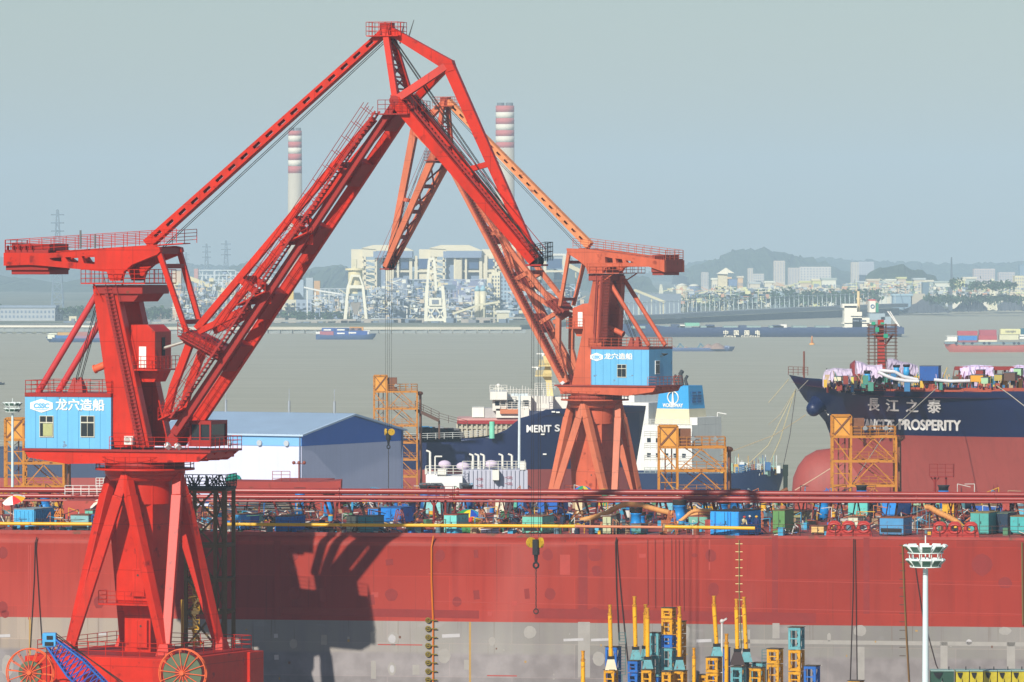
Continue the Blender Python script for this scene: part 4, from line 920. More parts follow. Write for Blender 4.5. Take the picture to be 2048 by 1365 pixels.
    m = MB(); m.box(c.x-1.5, c.x+1.3, -1.0, 1.0, c.z-.65, c.z-.57); m.rail([(c.x-1.5, -1, c.z-.57), (c.x+1.3, -1, c.z-.57), (c.x+1.3, 1, c.z-.57), (c.x-1.5, 1, c.z-.57), (c.x-1.5, -1, c.z-.57)], 1.1, .6, .026); m.build('peak_platform', red, t)
    for px0_, py0_, px1_, py1_ in D['aerials']: m = MB(); m.tube(P(px0_, py0_, 0), P(px1_, py1_, 0), .06, 6, r2=.03); m.build('aerial', mat('5a5f63', .6), t)
    c = P(*J, 0); m = MB(); m.box(c.x-1.3, c.x+1.3, -2.6, 2.6, c.z-1.15, c.z-1.05); m.rail([(c.x-1.3, s*2.6, c.z-1.05), (c.x+1.3, s*2.6, c.z-1.05), (c.x+1.3, -s*2.6, c.z-1.05)], 1.1, .7, .03); m.tube((c.x, -2.3, c.z), (c.x, 2.3, c.z), .42, 14); m.box(c.x-.7, c.x+.7, -1.3, 1.3, c.z-.7, c.z+.5); m.build('hinge_platform', redd, t)
    ct = Tn; m = MB()
    for yy in (-.55, -.2, .2, .55): m.disc((ct.x, yy, ct.z+.05), .48, .12)
    m.build('tip_sheave', DARK, t)
    m = MB(); m.box(ct.x-.6, ct.x+.75, -.85, .85, ct.z-.35, ct.z-.2); fx = D['jibdir']
    g_ = [ct+V((-.2*fx, -.9, -.2)), ct+V((1.4*fx*.8, -.9, .1)), ct+V((1.4*fx*.8, .9, .1)), ct+V((-.2*fx, .9, -.2))]
    m.build('tip_frame', redd, t)
    m = MB(); m.rail(g_, 1.5, .5, .03, 4); m.build('tip_cage', DARK, t)
    # --- hoist ropes, hook block
    hz = M.inverted() @ W(D['hook'][0], D['hook'][1], (M @ Tn).y); hx = Tn.x
    zt_ = hz.z; m = MB()
    for dx, dy in ((-.3, -.25), (.3, -.25), (-.3, .25), (.3, .25)): m.tube((hx+dx*.9, dy, ct.z-.2), (hx+dx, dy, zt_+.6), .019, 4, caps=False)
    m.build('hoist_rope', ROPE, t)
    hb_ = MB()
    for dx in (-.42, .42): hb_.disc((hx+dx, 0, zt_+.1), .42, .2, ax=(1, .9, 0) if dx > 0 else (1, -.9, 0), n=20)
    hk = hb_.build('hook_block', mat('c9a21c', .5, .1, 2, rust=.3), t)
    m = MB(); m.box(hx-.22, hx+.22, -.25, .25, zt_-.9, zt_+.35); m.tube((hx, 0, zt_-.8), (hx, 0, zt_-1.5), .2, 10, r2=.12); m.ring((hx, 0, zt_-1.75), .22, .08, n=14); m.build('hook', DARK, hk)
    m = MB(); zc = zt_-1.9; n = 14
    for i in range(n): m.tube((hx+.02*(i % 2), 0, zc-D['chain']*i/n), (hx-.02*(i % 2), 0, zc-D['chain']*(i+1)/n), .045, 5)
    m.ring((hx, 0, zc-D['chain']-.2), .2, .05, n=12); m.build('chain', ROPE, hk)
    # --- operator cab at the jib foot
    if D['cab']:
        (x0, y0), (x1, y1) = D['cab']; a0, b0 = L(x0, y0, s*.8); a1, b1 = L(x1, y1, s*.8)
        m = MB(); y0_, y1_ = (-s*2.9, s*.6) if s < 0 else (-2.6, .8)
        y0_, y1_ = min(y0_, y1_), max(y0_, y1_)
        m.box(a0, a1, y0_, y1_, b1, b1+.5); m.box(a0, a1, y0_, y1_, b0-.3, b0)
        for xx in (a0+.06, (a0+a1)/2, a1-.06):
            for yy in (y0_+.06, y1_-.06): m.box(xx-.07, xx+.07, yy-.07, yy+.07, b1, b0)
        m.box(a0+.1, a0+.2, y0_, y1_, b1, b0)
        cb_ = m.build('operator_cab', redd, t)
        g = MB(); g.box(min(a0, a1)+.1, max(a0, a1)-.1, y0_+.1, y1_-.1, b1+.5, b0-.3); g.build('window', GLASS, cb_)
    return t, M, L

RED1 = mat('c3260e', .42, .16, .35, rust=.14, streak=.42, name='crane_red', rustc='7c1710', spec=.25, seam=1.9); RED1d = mat('96160c', .5, .12, .5, rust=.1, streak=.25, name='crane_red_deck_shade')
RED2 = mat('c25c3e', .55, .16, .35, rust=.16, streak=.4, name='crane_faded_red', rustc='8a3a24', spec=.25, seam=1.9); RED2d = mat('94392a', .6, .12, .5, rust=.1, streak=.25, name='crane_faded_deck')
D1 = dict(a=R(18.6), zport=wz(1302, 500), zcol=wz(935, 500), jibdir=1, chamfer=0,
    deckL=(48, 897), deckR=(425, 897), houseL=(50, 791), houseR=(222, 895),
    windows=[(93.5, 833, 873, 1.15), (175.5, 833, 873, 1.15)], logo=(61, 106, 798, 826), sign=(112, 209, 801, 823),
    winch=[(150, 786, 756), (161, 786, 755)], ac=[(259, 881)], lamps=[(334, 888), (354, 889)],
    leg=[(190, 572), (236, 572), (304, 895), (234, 895)], headL=(198, 566), headR=(292, 580), walkL=(164, 566), walkR=(292, 566),
    gear=[(262, 738), (262, 650), (295, 650), (310, 664), (310, 738)], rackend=(372, 683), drum=((189, 739), (216, 728)),
    beam=[(10, 506), (96, 507), (220, 498), (308, 492), (321, 495), (323, 503), (316, 510), (300, 516), (266, 530), (250, 544), (243, 562), (222, 562), (216, 544), (98, 533), (62, 530), (10, 532)],
    holes=[[(101, 517), (125, 515), (126, 524), (108, 522)], [(133, 515), (159, 514), (159, 526), (139, 524)], [(166, 513), (192, 511), (192, 529), (171, 527)]],
    ties=[(225, 505, 535), (312, 496, 508)], weight=((11, 500), (96, 541)), wkA=(10, 508), wkB=(352, 486), poles=[(161, 498, 461), (190, 497, 469)],
    link=((316, 500), (373, 664)), stay=((194, 588), (76, 786)), luffrope=((200, 600), (158, 757)),
    topA=(296, 489), topB=(768, 66), topw=.85, gird=1.0,
    jib=dict(H=(349, 868), J=(788, 212), truss=[((394, 658), (748, 238), .55), ((398, 664), (500, 614), .5), ((480, 558), (530, 600), .5), ((585, 438), (622, 474), .5), ((672, 330), (700, 356), .4), ((380, 688), (347, 775), .62), ((347, 775), (331, 842), .62), ((372, 676), (448, 712), .9), ((430, 640), (470, 668), .01)],
             cross=[(.0, 2.0, 0), (.24, 2.6, 0), (.40, 2.6, 0), (.60, 2.6, 0), (.80, 2.2, 0), (.97, 2.4, 0)], nodes=[(480, 558), (585, 438), (672, 330), (400, 654), (334, 835)],
             plats=[((512, 597), 2.6), ((598, 478), 2.4), ((352, 828), 2.2)], brA=(366, 672), brB=(446, 716)),
    fly=dict(P=(775, 58), K=(897, 130), J=(808, 203), T=(1072, 524), gusset=[(880, 113), (906, 121), (912, 140), (896, 145), (880, 134)]), flybrace=.5,
    aerials=[(800, 88, 808, 46), (818, 72, 828, 40)], hook=(1083, 1088), chain=3.4, cab=((376, 842), (420, 893)))
c1, M1, L1 = crane('portal_crane', 'bright red slewing portal crane in the foreground with blue machinery house at left', wx(290, 500), 500, R(-20), -1, (RED1, RED1d), D1)
SAL = mat('c86c4a', .55, .14, .35, rust=.1, streak=.3, name='crane_salmon', rustc='8a4a34', seam=1.9); TAN = mat('d98a58', .55, .14, .35, rust=.1, streak=.3, name='crane_tan', rustc='8a4a34', seam=1.9)
D2 = dict(endwin=True, mats=(SAL, SAL, TAN), lad=.6, a=R(18.6), zport=wz(1302, 500), zcol=wz(798, 729), jibdir=-1, chamfer=1,
    deckL=(1343-28, 772), deckR=(1112, 772), houseL=(1298, 698), houseR=(1176, 770),
    windows=[(1244, 730, 754, 1.15)], logo=(1181, 1206, 706, 723), sign=(1209, 1265, 708, 720),
    winch=[(1264, 698, 675), (1276, 698, 674)], ac=[], lamps=[(1128, 765)],
    leg=[(1192, 552), (1214, 552), (1203, 772), (1147, 772)], headL=(1210, 545), headR=(1183, 556), walkL=(1240, 546), walkR=(1176, 546),
    gear=[(1190, 655), (1190, 606), (1166, 608), (1145, 617), (1145, 655)], rackend=(1138, 622), drum=((1247, 669), (1217, 655)),
    beam=[(1135, 497), (1180, 499), (1331, 521), (1331, 545), (1300, 534), (1228, 533), (1213, 536), (1206, 548), (1180, 548), (1172, 532), (1160, 522), (1137, 507)],
    holes=[[(1212, 514), (1227, 517), (1228, 526), (1213, 526)], [(1233, 517), (1246, 519), (1248, 526), (1235, 526)], [(1253, 521), (1268, 524), (1269, 526), (1256, 526)]],
    ties=[(1195, 505, 530)], weight=((1331, 518), (1302, 545)), wkA=(1331, 520), wkB=(1145, 496), poles=[],
    link=((1138, 503), (1120, 612)), stay=((1216, 560), (1298, 692)), luffrope=((1224, 560), (1268, 676)),
    topA=(1180, 492), topB=(897, 203), topw=.95, gird=1.05,
    jib=dict(H=(1131, 768), J=(888, 306), truss=[((1102, 603), (997, 470), .55), ((997, 470), (928, 376), .5), ((982, 470), (999, 462), .45), ((1030, 560), (1058, 545), .5), ((1081, 646), (1112, 627), .5), ((1003, 474), (1024, 548), .45), ((1034, 566), (1100, 612), .5), ((1117, 632), (1116, 700), .6), ((1116, 700), (1132, 764), .6)],
             cross=[(.0, 2.0, 0), (.26, 2.2, 0), (.44, 2.2, 0), (.64, 2.0, 0), (.82, 1.6, 0), (.97, 2.4, 0)], nodes=[(1058, 545), (999, 462), (1110, 610), (1128, 760)],
             plats=[], brA=(1098, 604), brB=(1122, 628)),
    fly=dict(P=(891, 203), K=(829, 262), J=(888, 304), T=(777, 534), gusset=[(840, 252), (824, 257), (822, 268), (832, 274), (842, 266)]), flybrace=.5,
    aerials=[], hook=(775, 866), chain=6.0, cab=None)
c2, M2, L2 = crane('portal_crane', 'faded orange red portal crane beyond the hull, blue house at its right', wx(1190, 729), 729, R(150), 1, (RED2, RED2d), D2)
# cable reels on the front of the first crane's portal
def reel(px, py, Y, drumr, label):
    c = W(px, py, Y); t0 = c1; Mi = M1.inverted(); p = Mi @ c
    ax = (Mi.to_3x3() @ V((-.18, -1, 0))).normalized(); a = ax.cross(V((0,0,1))).normalized(); r = 1.95
    rm = mat('e2602c', .5, .1, name='reel_orange')
    m = MB()
    for sft in (.0, .5):
        cc = p+ax*sft; m.ring(cc, r, .055, ax, 40, 6)
        for i in range(14):
            th = 2*math.pi*i/14+.1; m.tube(cc, cc+(a*math.cos(th)+V((0,0,1))*math.sin(th))*r, .04, 5)
    m.tube(p-ax*.4, p+ax*.7, .18, 10); w_ = m.build('cable_reel', rm, t0)
    MB().tube(p+ax*.08, p+ax*.42, drumr, 36).build('cable_drum', mat('56644a', .7, .12, 2), w_)
    MB().tube(p+ax*.05, p+ax*.46, .62, 20).build('drum_core', mat('7c1f18', .6), w_)
    MB().beam(p+V((0, 0, 0)), p-ax*2.2+V((0, 0, .4)), .5, .8).build('reel_bracket', RED1, w_)
reel(62, 1345, 491, .95, ''); reel(367, 1346, 490.5, 1.62, '')
# ---------------------------------------------------------------- the long red hull in front
RS = R(-9.5); YC = 519.6; DZ = 23.9; PZ = 16.4
def hullM(): return Mx.Translation((0, YC, 0)) @ Mx.Rotation(RS, 4, 'Z')
HM = hullM(); HI = HM.inverted(); ho = HI @ V((0, 0, HC)); hR = HI.to_3x3()
def HL(px, py, y=0.0):
    """pixel -> (x, z) on the plane y of the hull frame"""
    d = hR @ V(((px-1024)/F, 1, (HY-py)/F)); q = (y-ho.y)/d.y; p = ho+d*q; return p.x, p.z
def DK(px, py, z=DZ):
    """pixel of something standing on the deck -> hull frame point"""
    d = hR @ V(((px-1024)/F, 1, (HY-py)/F)); q = (z-ho.z)/d.z; p = ho+d*q; return V((p.x, p.y, z))
def toW(p): return HM @ V(p)
def hullmat():
    m = bpy.data.materials.new('hull_antifouling_paint'); m.use_nodes = True; t = m.node_tree; N = t.nodes.new; Lk = t.links.new
    b = t.nodes['Principled BSDF']; b.inputs['Roughness'].default_value = .6; b.inputs['Specular IOR Level'].default_value = .25
    tc = N('ShaderNodeTexCoord'); sp = N('ShaderNodeSeparateXYZ'); Lk(tc.outputs['Object'], sp.inputs[0])
    def noise(sc, mp, det=6):
        g = N('ShaderNodeMapping'); g.inputs['Scale'].default_value = mp; Lk(tc.outputs['Object'], g.inputs[0])
        n = N('ShaderNodeTexNoise'); n.inputs['Scale'].default_value = sc; n.inputs['Detail'].default_value = det; Lk(g.outputs[0], n.inputs['Vector']); return n.outputs[0]
    def rng(src, a, b_, c, d):
        r = N('ShaderNodeMapRange'); r.inputs[1].default_value = a; r.inputs[2].default_value = b_; r.inputs[3].default_value = c; r.inputs[4].default_value = d; Lk(src, r.inputs[0]); return r.outputs[0]
    def mix(f, a, b_):
        x = N('ShaderNodeMixRGB'); Lk(f, x.inputs[0])
        for i, v in ((1, a), (2, b_)):
            if isinstance(v, tuple): x.inputs[i].default_value = (*v, 1)
            else: Lk(v, x.inputs[i])
        return x.outputs[0]
    red = mix(rng(noise(.05, (1, 1, 1)), .35, .65, 0, 1), rgb('8e2417'), rgb('9e301f'))
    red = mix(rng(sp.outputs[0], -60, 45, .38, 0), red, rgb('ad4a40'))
    red = mix(rng(noise(1.2, (.9, 1, .05)), .5, .8, 0, .5), red, rgb('701c18'))
    red = mix(rng(noise(.16, (1, 1, .6), 8), .56, .7, 0, .3), red, rgb('a84c44'))
    red = mix(rng(noise(2.6, (1.6, 1, .03), 3), .66, .74, 0, .6), red, rgb('5e2a20'))
    # rectangular plate tone by blocks
    br = N('ShaderNodeTexBrick'); br.inputs['Scale'].default_value = 1; br.inputs['Brick Width'].default_value = 11; br.inputs['Row Height'].default_value = 2.9; br.inputs['Mortar Size'].default_value = .03
    br.inputs['Color1'].default_value = (.86, .86, .86, 1); br.inputs['Color2'].default_value = (1.05, 1.05, 1.05, 1); br.inputs['Mortar'].default_value = (1.16, 1.1, 1.08, 1)
    cb = N('ShaderNodeCombineXYZ'); Lk(sp.outputs[0], cb.inputs[0]); Lk(sp.outputs[2], cb.inputs[1]); Lk(cb.outputs[0], br.inputs['Vector'])
    grey = mix(rng(noise(.08, (1, 1, 1)), .35, .65, 0, 1), rgb('7c7975'), rgb('928e88'))
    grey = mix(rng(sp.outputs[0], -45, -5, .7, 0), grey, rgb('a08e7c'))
    grey = mix(rng(noise(1.0, (.8, 1, .05)), .45, .75, 0, .5), grey, rgb('7c7479'))
    grey = mix(rng(noise(.5, (.3, 1, .9), 4), .6, .7, 0, .45), grey, rgb('aaa5a6'))
    grey = mix(rng(noise(2.2, (1.6, 1, .04), 3), .64, .74, 0, .55), grey, rgb('5e4a3a'))
    low = mix(rng(sp.outputs[2], PZ-2.9, PZ-2.6, 1, 0), grey, mix(rng(noise(.6, (1, 1, 1)), .4, .6, 0, 1), rgb('7c7676'), rgb('8a8484')))
    col = mix(rng(sp.outputs[2], PZ-.02, PZ+.02, 0, 1), low, red)
    mu = N('ShaderNodeMixRGB'); mu.blend_type = 'MULTIPLY'; mu.inputs[0].default_value = 1; Lk(col, mu.inputs[1]); Lk(br.outputs[0], mu.inputs[2])
    Lk(mu.outputs[0], b.inputs['Base Color'])
    bp = N('ShaderNodeBump'); bp.inputs['Strength'].default_value = .25; bp.inputs['Distance'].default_value = .08; Lk(noise(.35, (1, 1, 1), 3), bp.inputs['Height']); Lk(bp.outputs[0], b.inputs['Normal'])
    return m
HULL = hullmat()
ship = T('unfinished_ship', 'huge unfinished ship with plain red over grey hull filling the foreground', 'ship', (0, YC, 0), RS)
m = MB(); XA, XB = -95, 90; BM = 56
xs = [XA+(XB-XA)*i/60 for i in range(61)]
def gun(x):   # rounded gunwale fades into a sharp edge to the right
    f = min(1, max(0, (x-2)/(20-2))); return .95*(1-f)
vs = []; nr = 7
for x in xs:
    r = max(.02, gun(x)); vs.append((x, 0, -2)); vs.append((x, 0, DZ-.12-.95))
    for i in range(nr+1):
        a = math.pi/2*i/nr; vs.append((x, r-r*math.cos(a), DZ-.12-r+r*math.sin(a)))
    vs.append((x, 2.2, DZ-.1))
k_ = nr+4; fs = []
for i in range(60):
    for j in range(k_-1): fs.append((i*k_+j, (i+1)*k_+j, (i+1)*k_+j+1, i*k_+j+1))
m.add(vs, fs, 0, True); m.build('side_plating', HULL, ship)
DECKM = mat('9c4038', .7, .2, .3, rust=.35, name='deck_plating', rustc='6e4a3a')
m = MB(); m.box(XA, XB, .95, BM, DZ-.25, DZ); m.box(XA, XB, .6, .95, DZ-.3, DZ+.12); m.build('deck', DECKM, ship)
m = MB(); m.box(XA, XB, BM-.4, BM, 0, DZ-.3); m.build('far_side', HULL, ship)
# paint patches and weld repairs: 5 mm proud sheets
dk_red, lt_red, lt_grey, wht, ochre, brn = [mat(c, .6, .1, 1, name='touch_up_paint') for c in ('841e18', 'a83a30', '98948f', 'b2b0b2', 'a88648', '6a4a3a')]
def patch_list():
    rnd = random.Random(5); mm = MB(); cols = [dk_red, lt_red, lt_grey, wht, ochre, brn]
    def blob(px, py, wp, hp, mi, n=12, jag=.08, lay=1):
        x, z = HL(px, py, 0); a, b_ = wp/2/22.9, hp/2/22.9; ph = rnd.random()*6
        pts = []
        for i in range(n):
            th = 2*math.pi*i/n+ph*0; rr = 1+rnd.uniform(-jag, jag); pts.append((x+a*math.cos(th)*rr, z+b_*math.sin(th)*rr))
        mm.prism(pts, -.006*lay, -.002*lay, mi=mi)
    def rect(px, py, wp, hp, mi, lay=1, rz=0):
        x, z = HL(px, py, 0); a, b_ = wp/2/22.9, hp/2/22.9; c, s_ = math.cos(rz), math.sin(rz)
        mm.prism([(x+i*a*c-j*b_*s_, z+i*a*s_+j*b_*c) for i, j in ((-1, -1), (1, -1), (1, 1), (-1, 1))], -.006*lay, -.002*lay, mi=mi)
    for x, y, w_, h_ in [(880, 1112, 20, 24), (783, 1190, 26, 26), (586, 1110, 22, 24), (586, 1140, 18, 20), (587, 1187, 24, 26), (1096, 1110, 22, 24), (1190, 1110, 28, 26), (1194, 1142, 22, 22), (1100, 1188, 22, 24), (1190, 1225, 26, 20), (1422, 1112, 22, 26), (1427, 1180, 22, 28), (1389, 1111, 12, 8), (914, 1204, 18, 20), (5, 1106, 22, 24), (5, 1215, 24, 24), (198, 1205, 22, 26), (10, 1228, 18, 16), (1965, 1130, 40, 44), (2010, 1166, 28, 22)]: blob(x, y, w_, h_, 0)
    for x, y, w_, h_ in [(743, 1200, 12, 20), (646, 1190, 14, 28), (953, 1190, 12, 18), (952, 1108, 9, 16), (1054, 1188, 10, 20), (779, 1125, 15, 12)]: rect(x, y, w_, h_, 0, rz=.1)
    for x, y, w_, h_ in [(555, 1157, 13, 150), (1166, 1163, 18, 145), (1550, 1157, 12, 165), (1733, 1152, 12, 150)]: rect(x, y, w_, h_, 0)
    rect(1350, 1232, 560, 20, 0, .8, -.008); rect(760, 1226, 400, 16, 0, .8, -.008)
    for x, y, w_, h_ in [(1029, 1207, 10, 9), (980, 1228, 9, 9), (1285, 1112, 14, 8)]: rect(x, y, w_, h_, 1)
    for x, y, w_, h_ in [(750, 1190, 14, 10), (1130, 1130, 20, 40)]: rect(x, y, w_, h_, 1, .5)
    for x, y, w_, h_, c in [(786, 1278, 24, 28, 2), (784, 1338, 18, 26, 2), (587, 1288, 16, 20, 2), (1060, 1265, 26, 26, 2), (888, 1312, 26, 30, 2), (984, 1283, 14, 18, 2), (1197, 1318, 24, 30, 2), (1372, 1265, 18, 26, 2), (1720, 1262, 26, 22, 2), (2010, 1262, 26, 16, 2), (15, 1332, 26, 44, 2), (1938, 1285, 12, 12, 3), (1658, 1275, 8, 18, 2)]: blob(x, y, w_, h_, c, 10)
    blob(784, 1278, 15, 18, 3, lay=2); blob(784, 1338, 10, 16, 3, lay=2)
    for x, y, w_, h_, c in [(1168, 1300, 24, 110, 2), (1552, 1262, 14, 30, 2), (1742, 1286, 620, 8, 2), (1722, 1335, 14, 80, 2), (1888, 1330, 14, 90, 2), (2022, 1330, 16, 90, 2), (1450, 1330, 8, 80, 2), (747, 1277, 12, 26, 2), (747, 1340, 10, 36, 2), (832, 1340, 14, 20, 2), (933, 1330, 10, 20, 2), (648, 1280, 12, 20, 2), (1490, 1290, 20, 60, 2), (800, 1290, 90, 2, 1), (1004, 1352, 60, 2, 1)]: rect(x, y, w_, h_, c)
    for x, y, w_, h_ in [(902, 1272, 36, 7), (1147, 1280, 40, 5), (1200, 1280, 36, 5), (1408, 1282, 30, 6), (10, 1272, 22, 6), (205, 1268, 16, 6), (552, 1272, 8, 8), (553, 1315, 9, 10)]: rect(x, y, w_, h_, 3, 3, .05)
    rect(940, 1305, 4, 120, 4); rect(1419, 1110, 3, 60, 1)
    for x in (57, 61): rect(x, 1165, 1.5, 150, 1)
    rect(60, 1295, 4, 120, 4)
    rnd2 = random.Random(9)
    for i in range(26):
        x = rnd2.uniform(480, 2040); y = rnd2.uniform(1250, 1360); rect(x, y, rnd2.uniform(2, 5), rnd2.uniform(2, 5), rnd2.choice([4, 5, 2]), 2)
    for y in (1160, 1216): rect(1450, y, 1190, 1.1, 1, 1.5, -.012)
    return mm.build('touch_up_patches', cols, ship)
patch_list()
# draught marks and ladders drawn down the side
m = MB()
for px, y0, y1, dx, c, st in [(1478, 1082, 1300, 7, 0, 16), (1805, 1085, 1330, 6, 1, 17)]:
    for k in range(int((y1-y0)/st)):
        x, z = HL(px, y0+k*st+6, 0); m.box(x-dx/22.9, x+dx/22.9, -.012, -.008, z-.03, z+.03, c)
m.build('draught_marks', [mat('d8c88a', .6), mat('4a3a30', .7)], ship)
def hang(name, pxy, r, col, label=None, par=ship, y=-.12, sag=0):
    m = MB(); pts = []
    for a, b_ in pxy: x, z = HL(a, b_, y); pts.append((x, y, z))
    m.path(pts, r, 5); return m.build(name, col, par)
orange = mat('d0700e', .5, .1, name='orange_hose'); olive = mat('7b6b2a', .6, name='olive_hose'); dkcable = mat('3a2a26', .7)
hang('hanging_hose', [(867, 1072), (863, 1095), (863, 1160), (866, 1240), (866, 1368)], .075, orange)
m = MB(); rnd = random.Random(3)
for k in range(9):
    x, z = HL(862, 1241+k*17, -.2); m.ring((x-.25, -.2, z), .2, .07, ax=(0, 1, .3), n=14, mi=0); m.tube((x-.45, -.2, z), (x+.55, -.2, z), .05, 5, 0)
m.build('hose_floats', [mat('7a6a1e', .6)], ship)
for pts, c, r in [([(74, 1074), (70, 1085), (68, 1160), (60, 1300)], dkcable, .035), ([(74, 1074), (72, 1100), (78, 1200), (84, 1290)], dkcable, .035), ([(1233, 1075), (1231, 1085), (1233, 1180), (1238, 1280)], dkcable, .05), ([(1233, 1075), (1236, 1120), (1243, 1200), (1256, 1330)], dkcable, .045),
                  ([(1707, 1078), (1706, 1180), (1700, 1365)], dkcable, .035), ([(1710, 1078), (1712, 1200), (1714, 1365)], dkcable, .03), ([(1805, 1090), (1808, 1180), (1812, 1260), (1818, 1365)], mat('7a5a2e', .7), .07), ([(1830, 1130), (1845, 1230), (1872, 1330), (1890, 1365)], dkcable, .04),
                  ([(1478, 1080), (1478, 1180), (1482, 1300)], mat('8a8050', .7), .035), ([(2044, 1085), (2046, 1250)], mat('6a5a30', .7), .08)] + [([(x, 1078), (x+1, 1210+(x % 7)*6)], dkcable, .016) for x in (1295, 1310, 1327, 1343, 1351, 1358, 1367)]:
    hang('hanging_cable', pts, r, c)
# guard rail along the deck edge
m = MB(); x = XA
while x < XB:
    m.rail([(x, 1.15, DZ+.02), (x+6, 1.15, DZ+.02)], 1.05, 1.5, .022, 3); x += 6
m.build('deck_rail', mat('5a3a30', .6), ship)
# twin red deck mains on supports
PIPE = mat('96352f', .32, .12, .4, streak=.2, rust=.06, name='deck_main_red')
yp = 30
def PX(px, py, y=yp): x, z = HL(px, py, y); return V((x, y, z))
def pipe(px0, px1, py0, py1, r, y):
    a, b_ = PX(px0, py0, y), PX(px1, py1, y); m = MB(); r *= .74; m.tube(a, b_, r, 14); L_ = (b_-a).length
    n = int(L_/3.5)
    for i in range(n+1):
        c = a.lerp(b_, i/n); d = (b_-a).normalized()
        if i % 3 == 0: m.tube(c-d*.05, c+d*.05, r*1.35, 14)
    return m.build('deck_main', PIPE, ship)
pipe(-20, 914, 980, 984, .36, yp); pipe(917, 1500, 984, 986, .36, yp); pipe(1500, 2070, 987, 990, .30, yp)
pipe(-20, 914, 992, 996, .27, yp+.9-1.4); pipe(900, 2070, 995, 999, .28, yp-.6); pipe(-20, 2070, 1001, 1005, .14, yp-.9)
rnd = random.Random(41); px = 8
while px < 2060:
    px += rnd.uniform(9, 34)
    if 150 < px < 380: continue
    m = MB(); w_ = rnd.uniform(.10, .2)
    for dx in rnd.choice([(-8, 8), (9,), (11, 9.5), (-7,), (0, 8)]):
        a = PX(px, 994); a.y += rnd.uniform(-.5, .5); m.beam(a, (a.x+dx*.06, yp+.3, DZ), w_, w_)
    m.build('pipe_trestle', mat(rnd.choice(['6c2620', '3a1c1a', '7a3028', '2c1e20']), .7), ship)
# dozens of supports and hatch trunks in deck red
m = MB()
for a, b_, c, d, yy in [(126, 246, 1002, 1036, 24), (530, 633, 963, 988, 50), (1590, 1612, 985, 1030, 33), (2005, 2022, 992, 1030, 33), (0, 20, 1000, 1016, 40), (1410, 1440, 1040, 1070, 2)]:
    x0, zt = HL(a, c, yy); x1, _ = HL(b_, c, yy)
    m = MB(); m.box(x0, x1, yy, yy+(9 if b_-a > 50 else .9), DZ, zt)
    m.build('deck_house', mat('a8463c', .7, .12, .5, rust=.1, name='primer_red'), ship)
# roller fairleads: six upright rings in two rows of three
for i, px in enumerate((1669, 1697, 1728, 1880, 1910, 1942)):
    x, z = HL(px, 1066, 1.6); m = MB(); n = 22
    outer = []; 
    for k in range(n):
        th = 2*math.pi*k/n; outer.append((x+.62*math.cos(th)*1.0, DZ+.78+.56*math.sin(th)))
    m.prism([(x-.75, DZ+.02), (x+.75, DZ+.02), (x+.62, DZ+.7), (x+.52, DZ+1.2), (x+.25, DZ+1.42), (x-.25, DZ+1.42), (x-.52, DZ+1.2), (x-.62, DZ+.7)], 1.35, 1.85, holes=[[(x+.33*math.cos(2*math.pi*k/16), DZ+.82+.27*math.sin(2*math.pi*k/16)) for k in range(16)]])
    m.m = Mx.Translation((x, 1.35, DZ+.82)) @ Mx.Diagonal((1.25, 1, 1, 1)) @ Mx.Translation((-x, -1.35, -DZ-.82)); m.ring((x, 1.35, DZ+.82), .36, .12, (0, 1, 0), 22, 8); m.m = None
    m.build('fairlead', mat('b02f28', .45, .1, 1, rust=.05, name='fairlead_red'), ship)
# long yellow tube rail carried outside the edge
def side_tube(px0, px1, py0, py1, r, m_, label, y=.35):
    a = V((HL(px0, py0, y)[0], y, HL(px0, py0, y)[1])); b_ = V((HL(px1, py1, y)[0], y, HL(px1, py1, y)[1]))
    m = MB(); m.m = HM; m.tube(a, b_, r, 12); o = m.build('pipe_rail', m_); n = max(2, int((b_-a).length/4)); return tag(o, label, 'pipe', 'painted tubes lashed along the hull edge')
YT = mat('e0ad10', .4, .08, .5, rust=.05, name='yellow_tube'); OT = mat('c9805a', .5, .1, 1, name='salmon_tube')
side_tube(-30, 184, 1047.5, 1048.5, .15, YT, 'short yellow tube left of the red crane column')
side_tube(445, 1150, 1049, 1053, .15, YT, 'long yellow tube right of the red crane column')
side_tube(1150, 1325, 1053, 1055, .12, OT, 'salmon tube between the two yellow tubes')
side_tube(1330, 1510, 1054, 1057, .15, YT, 'right yellow tube ending before the green cabinet')

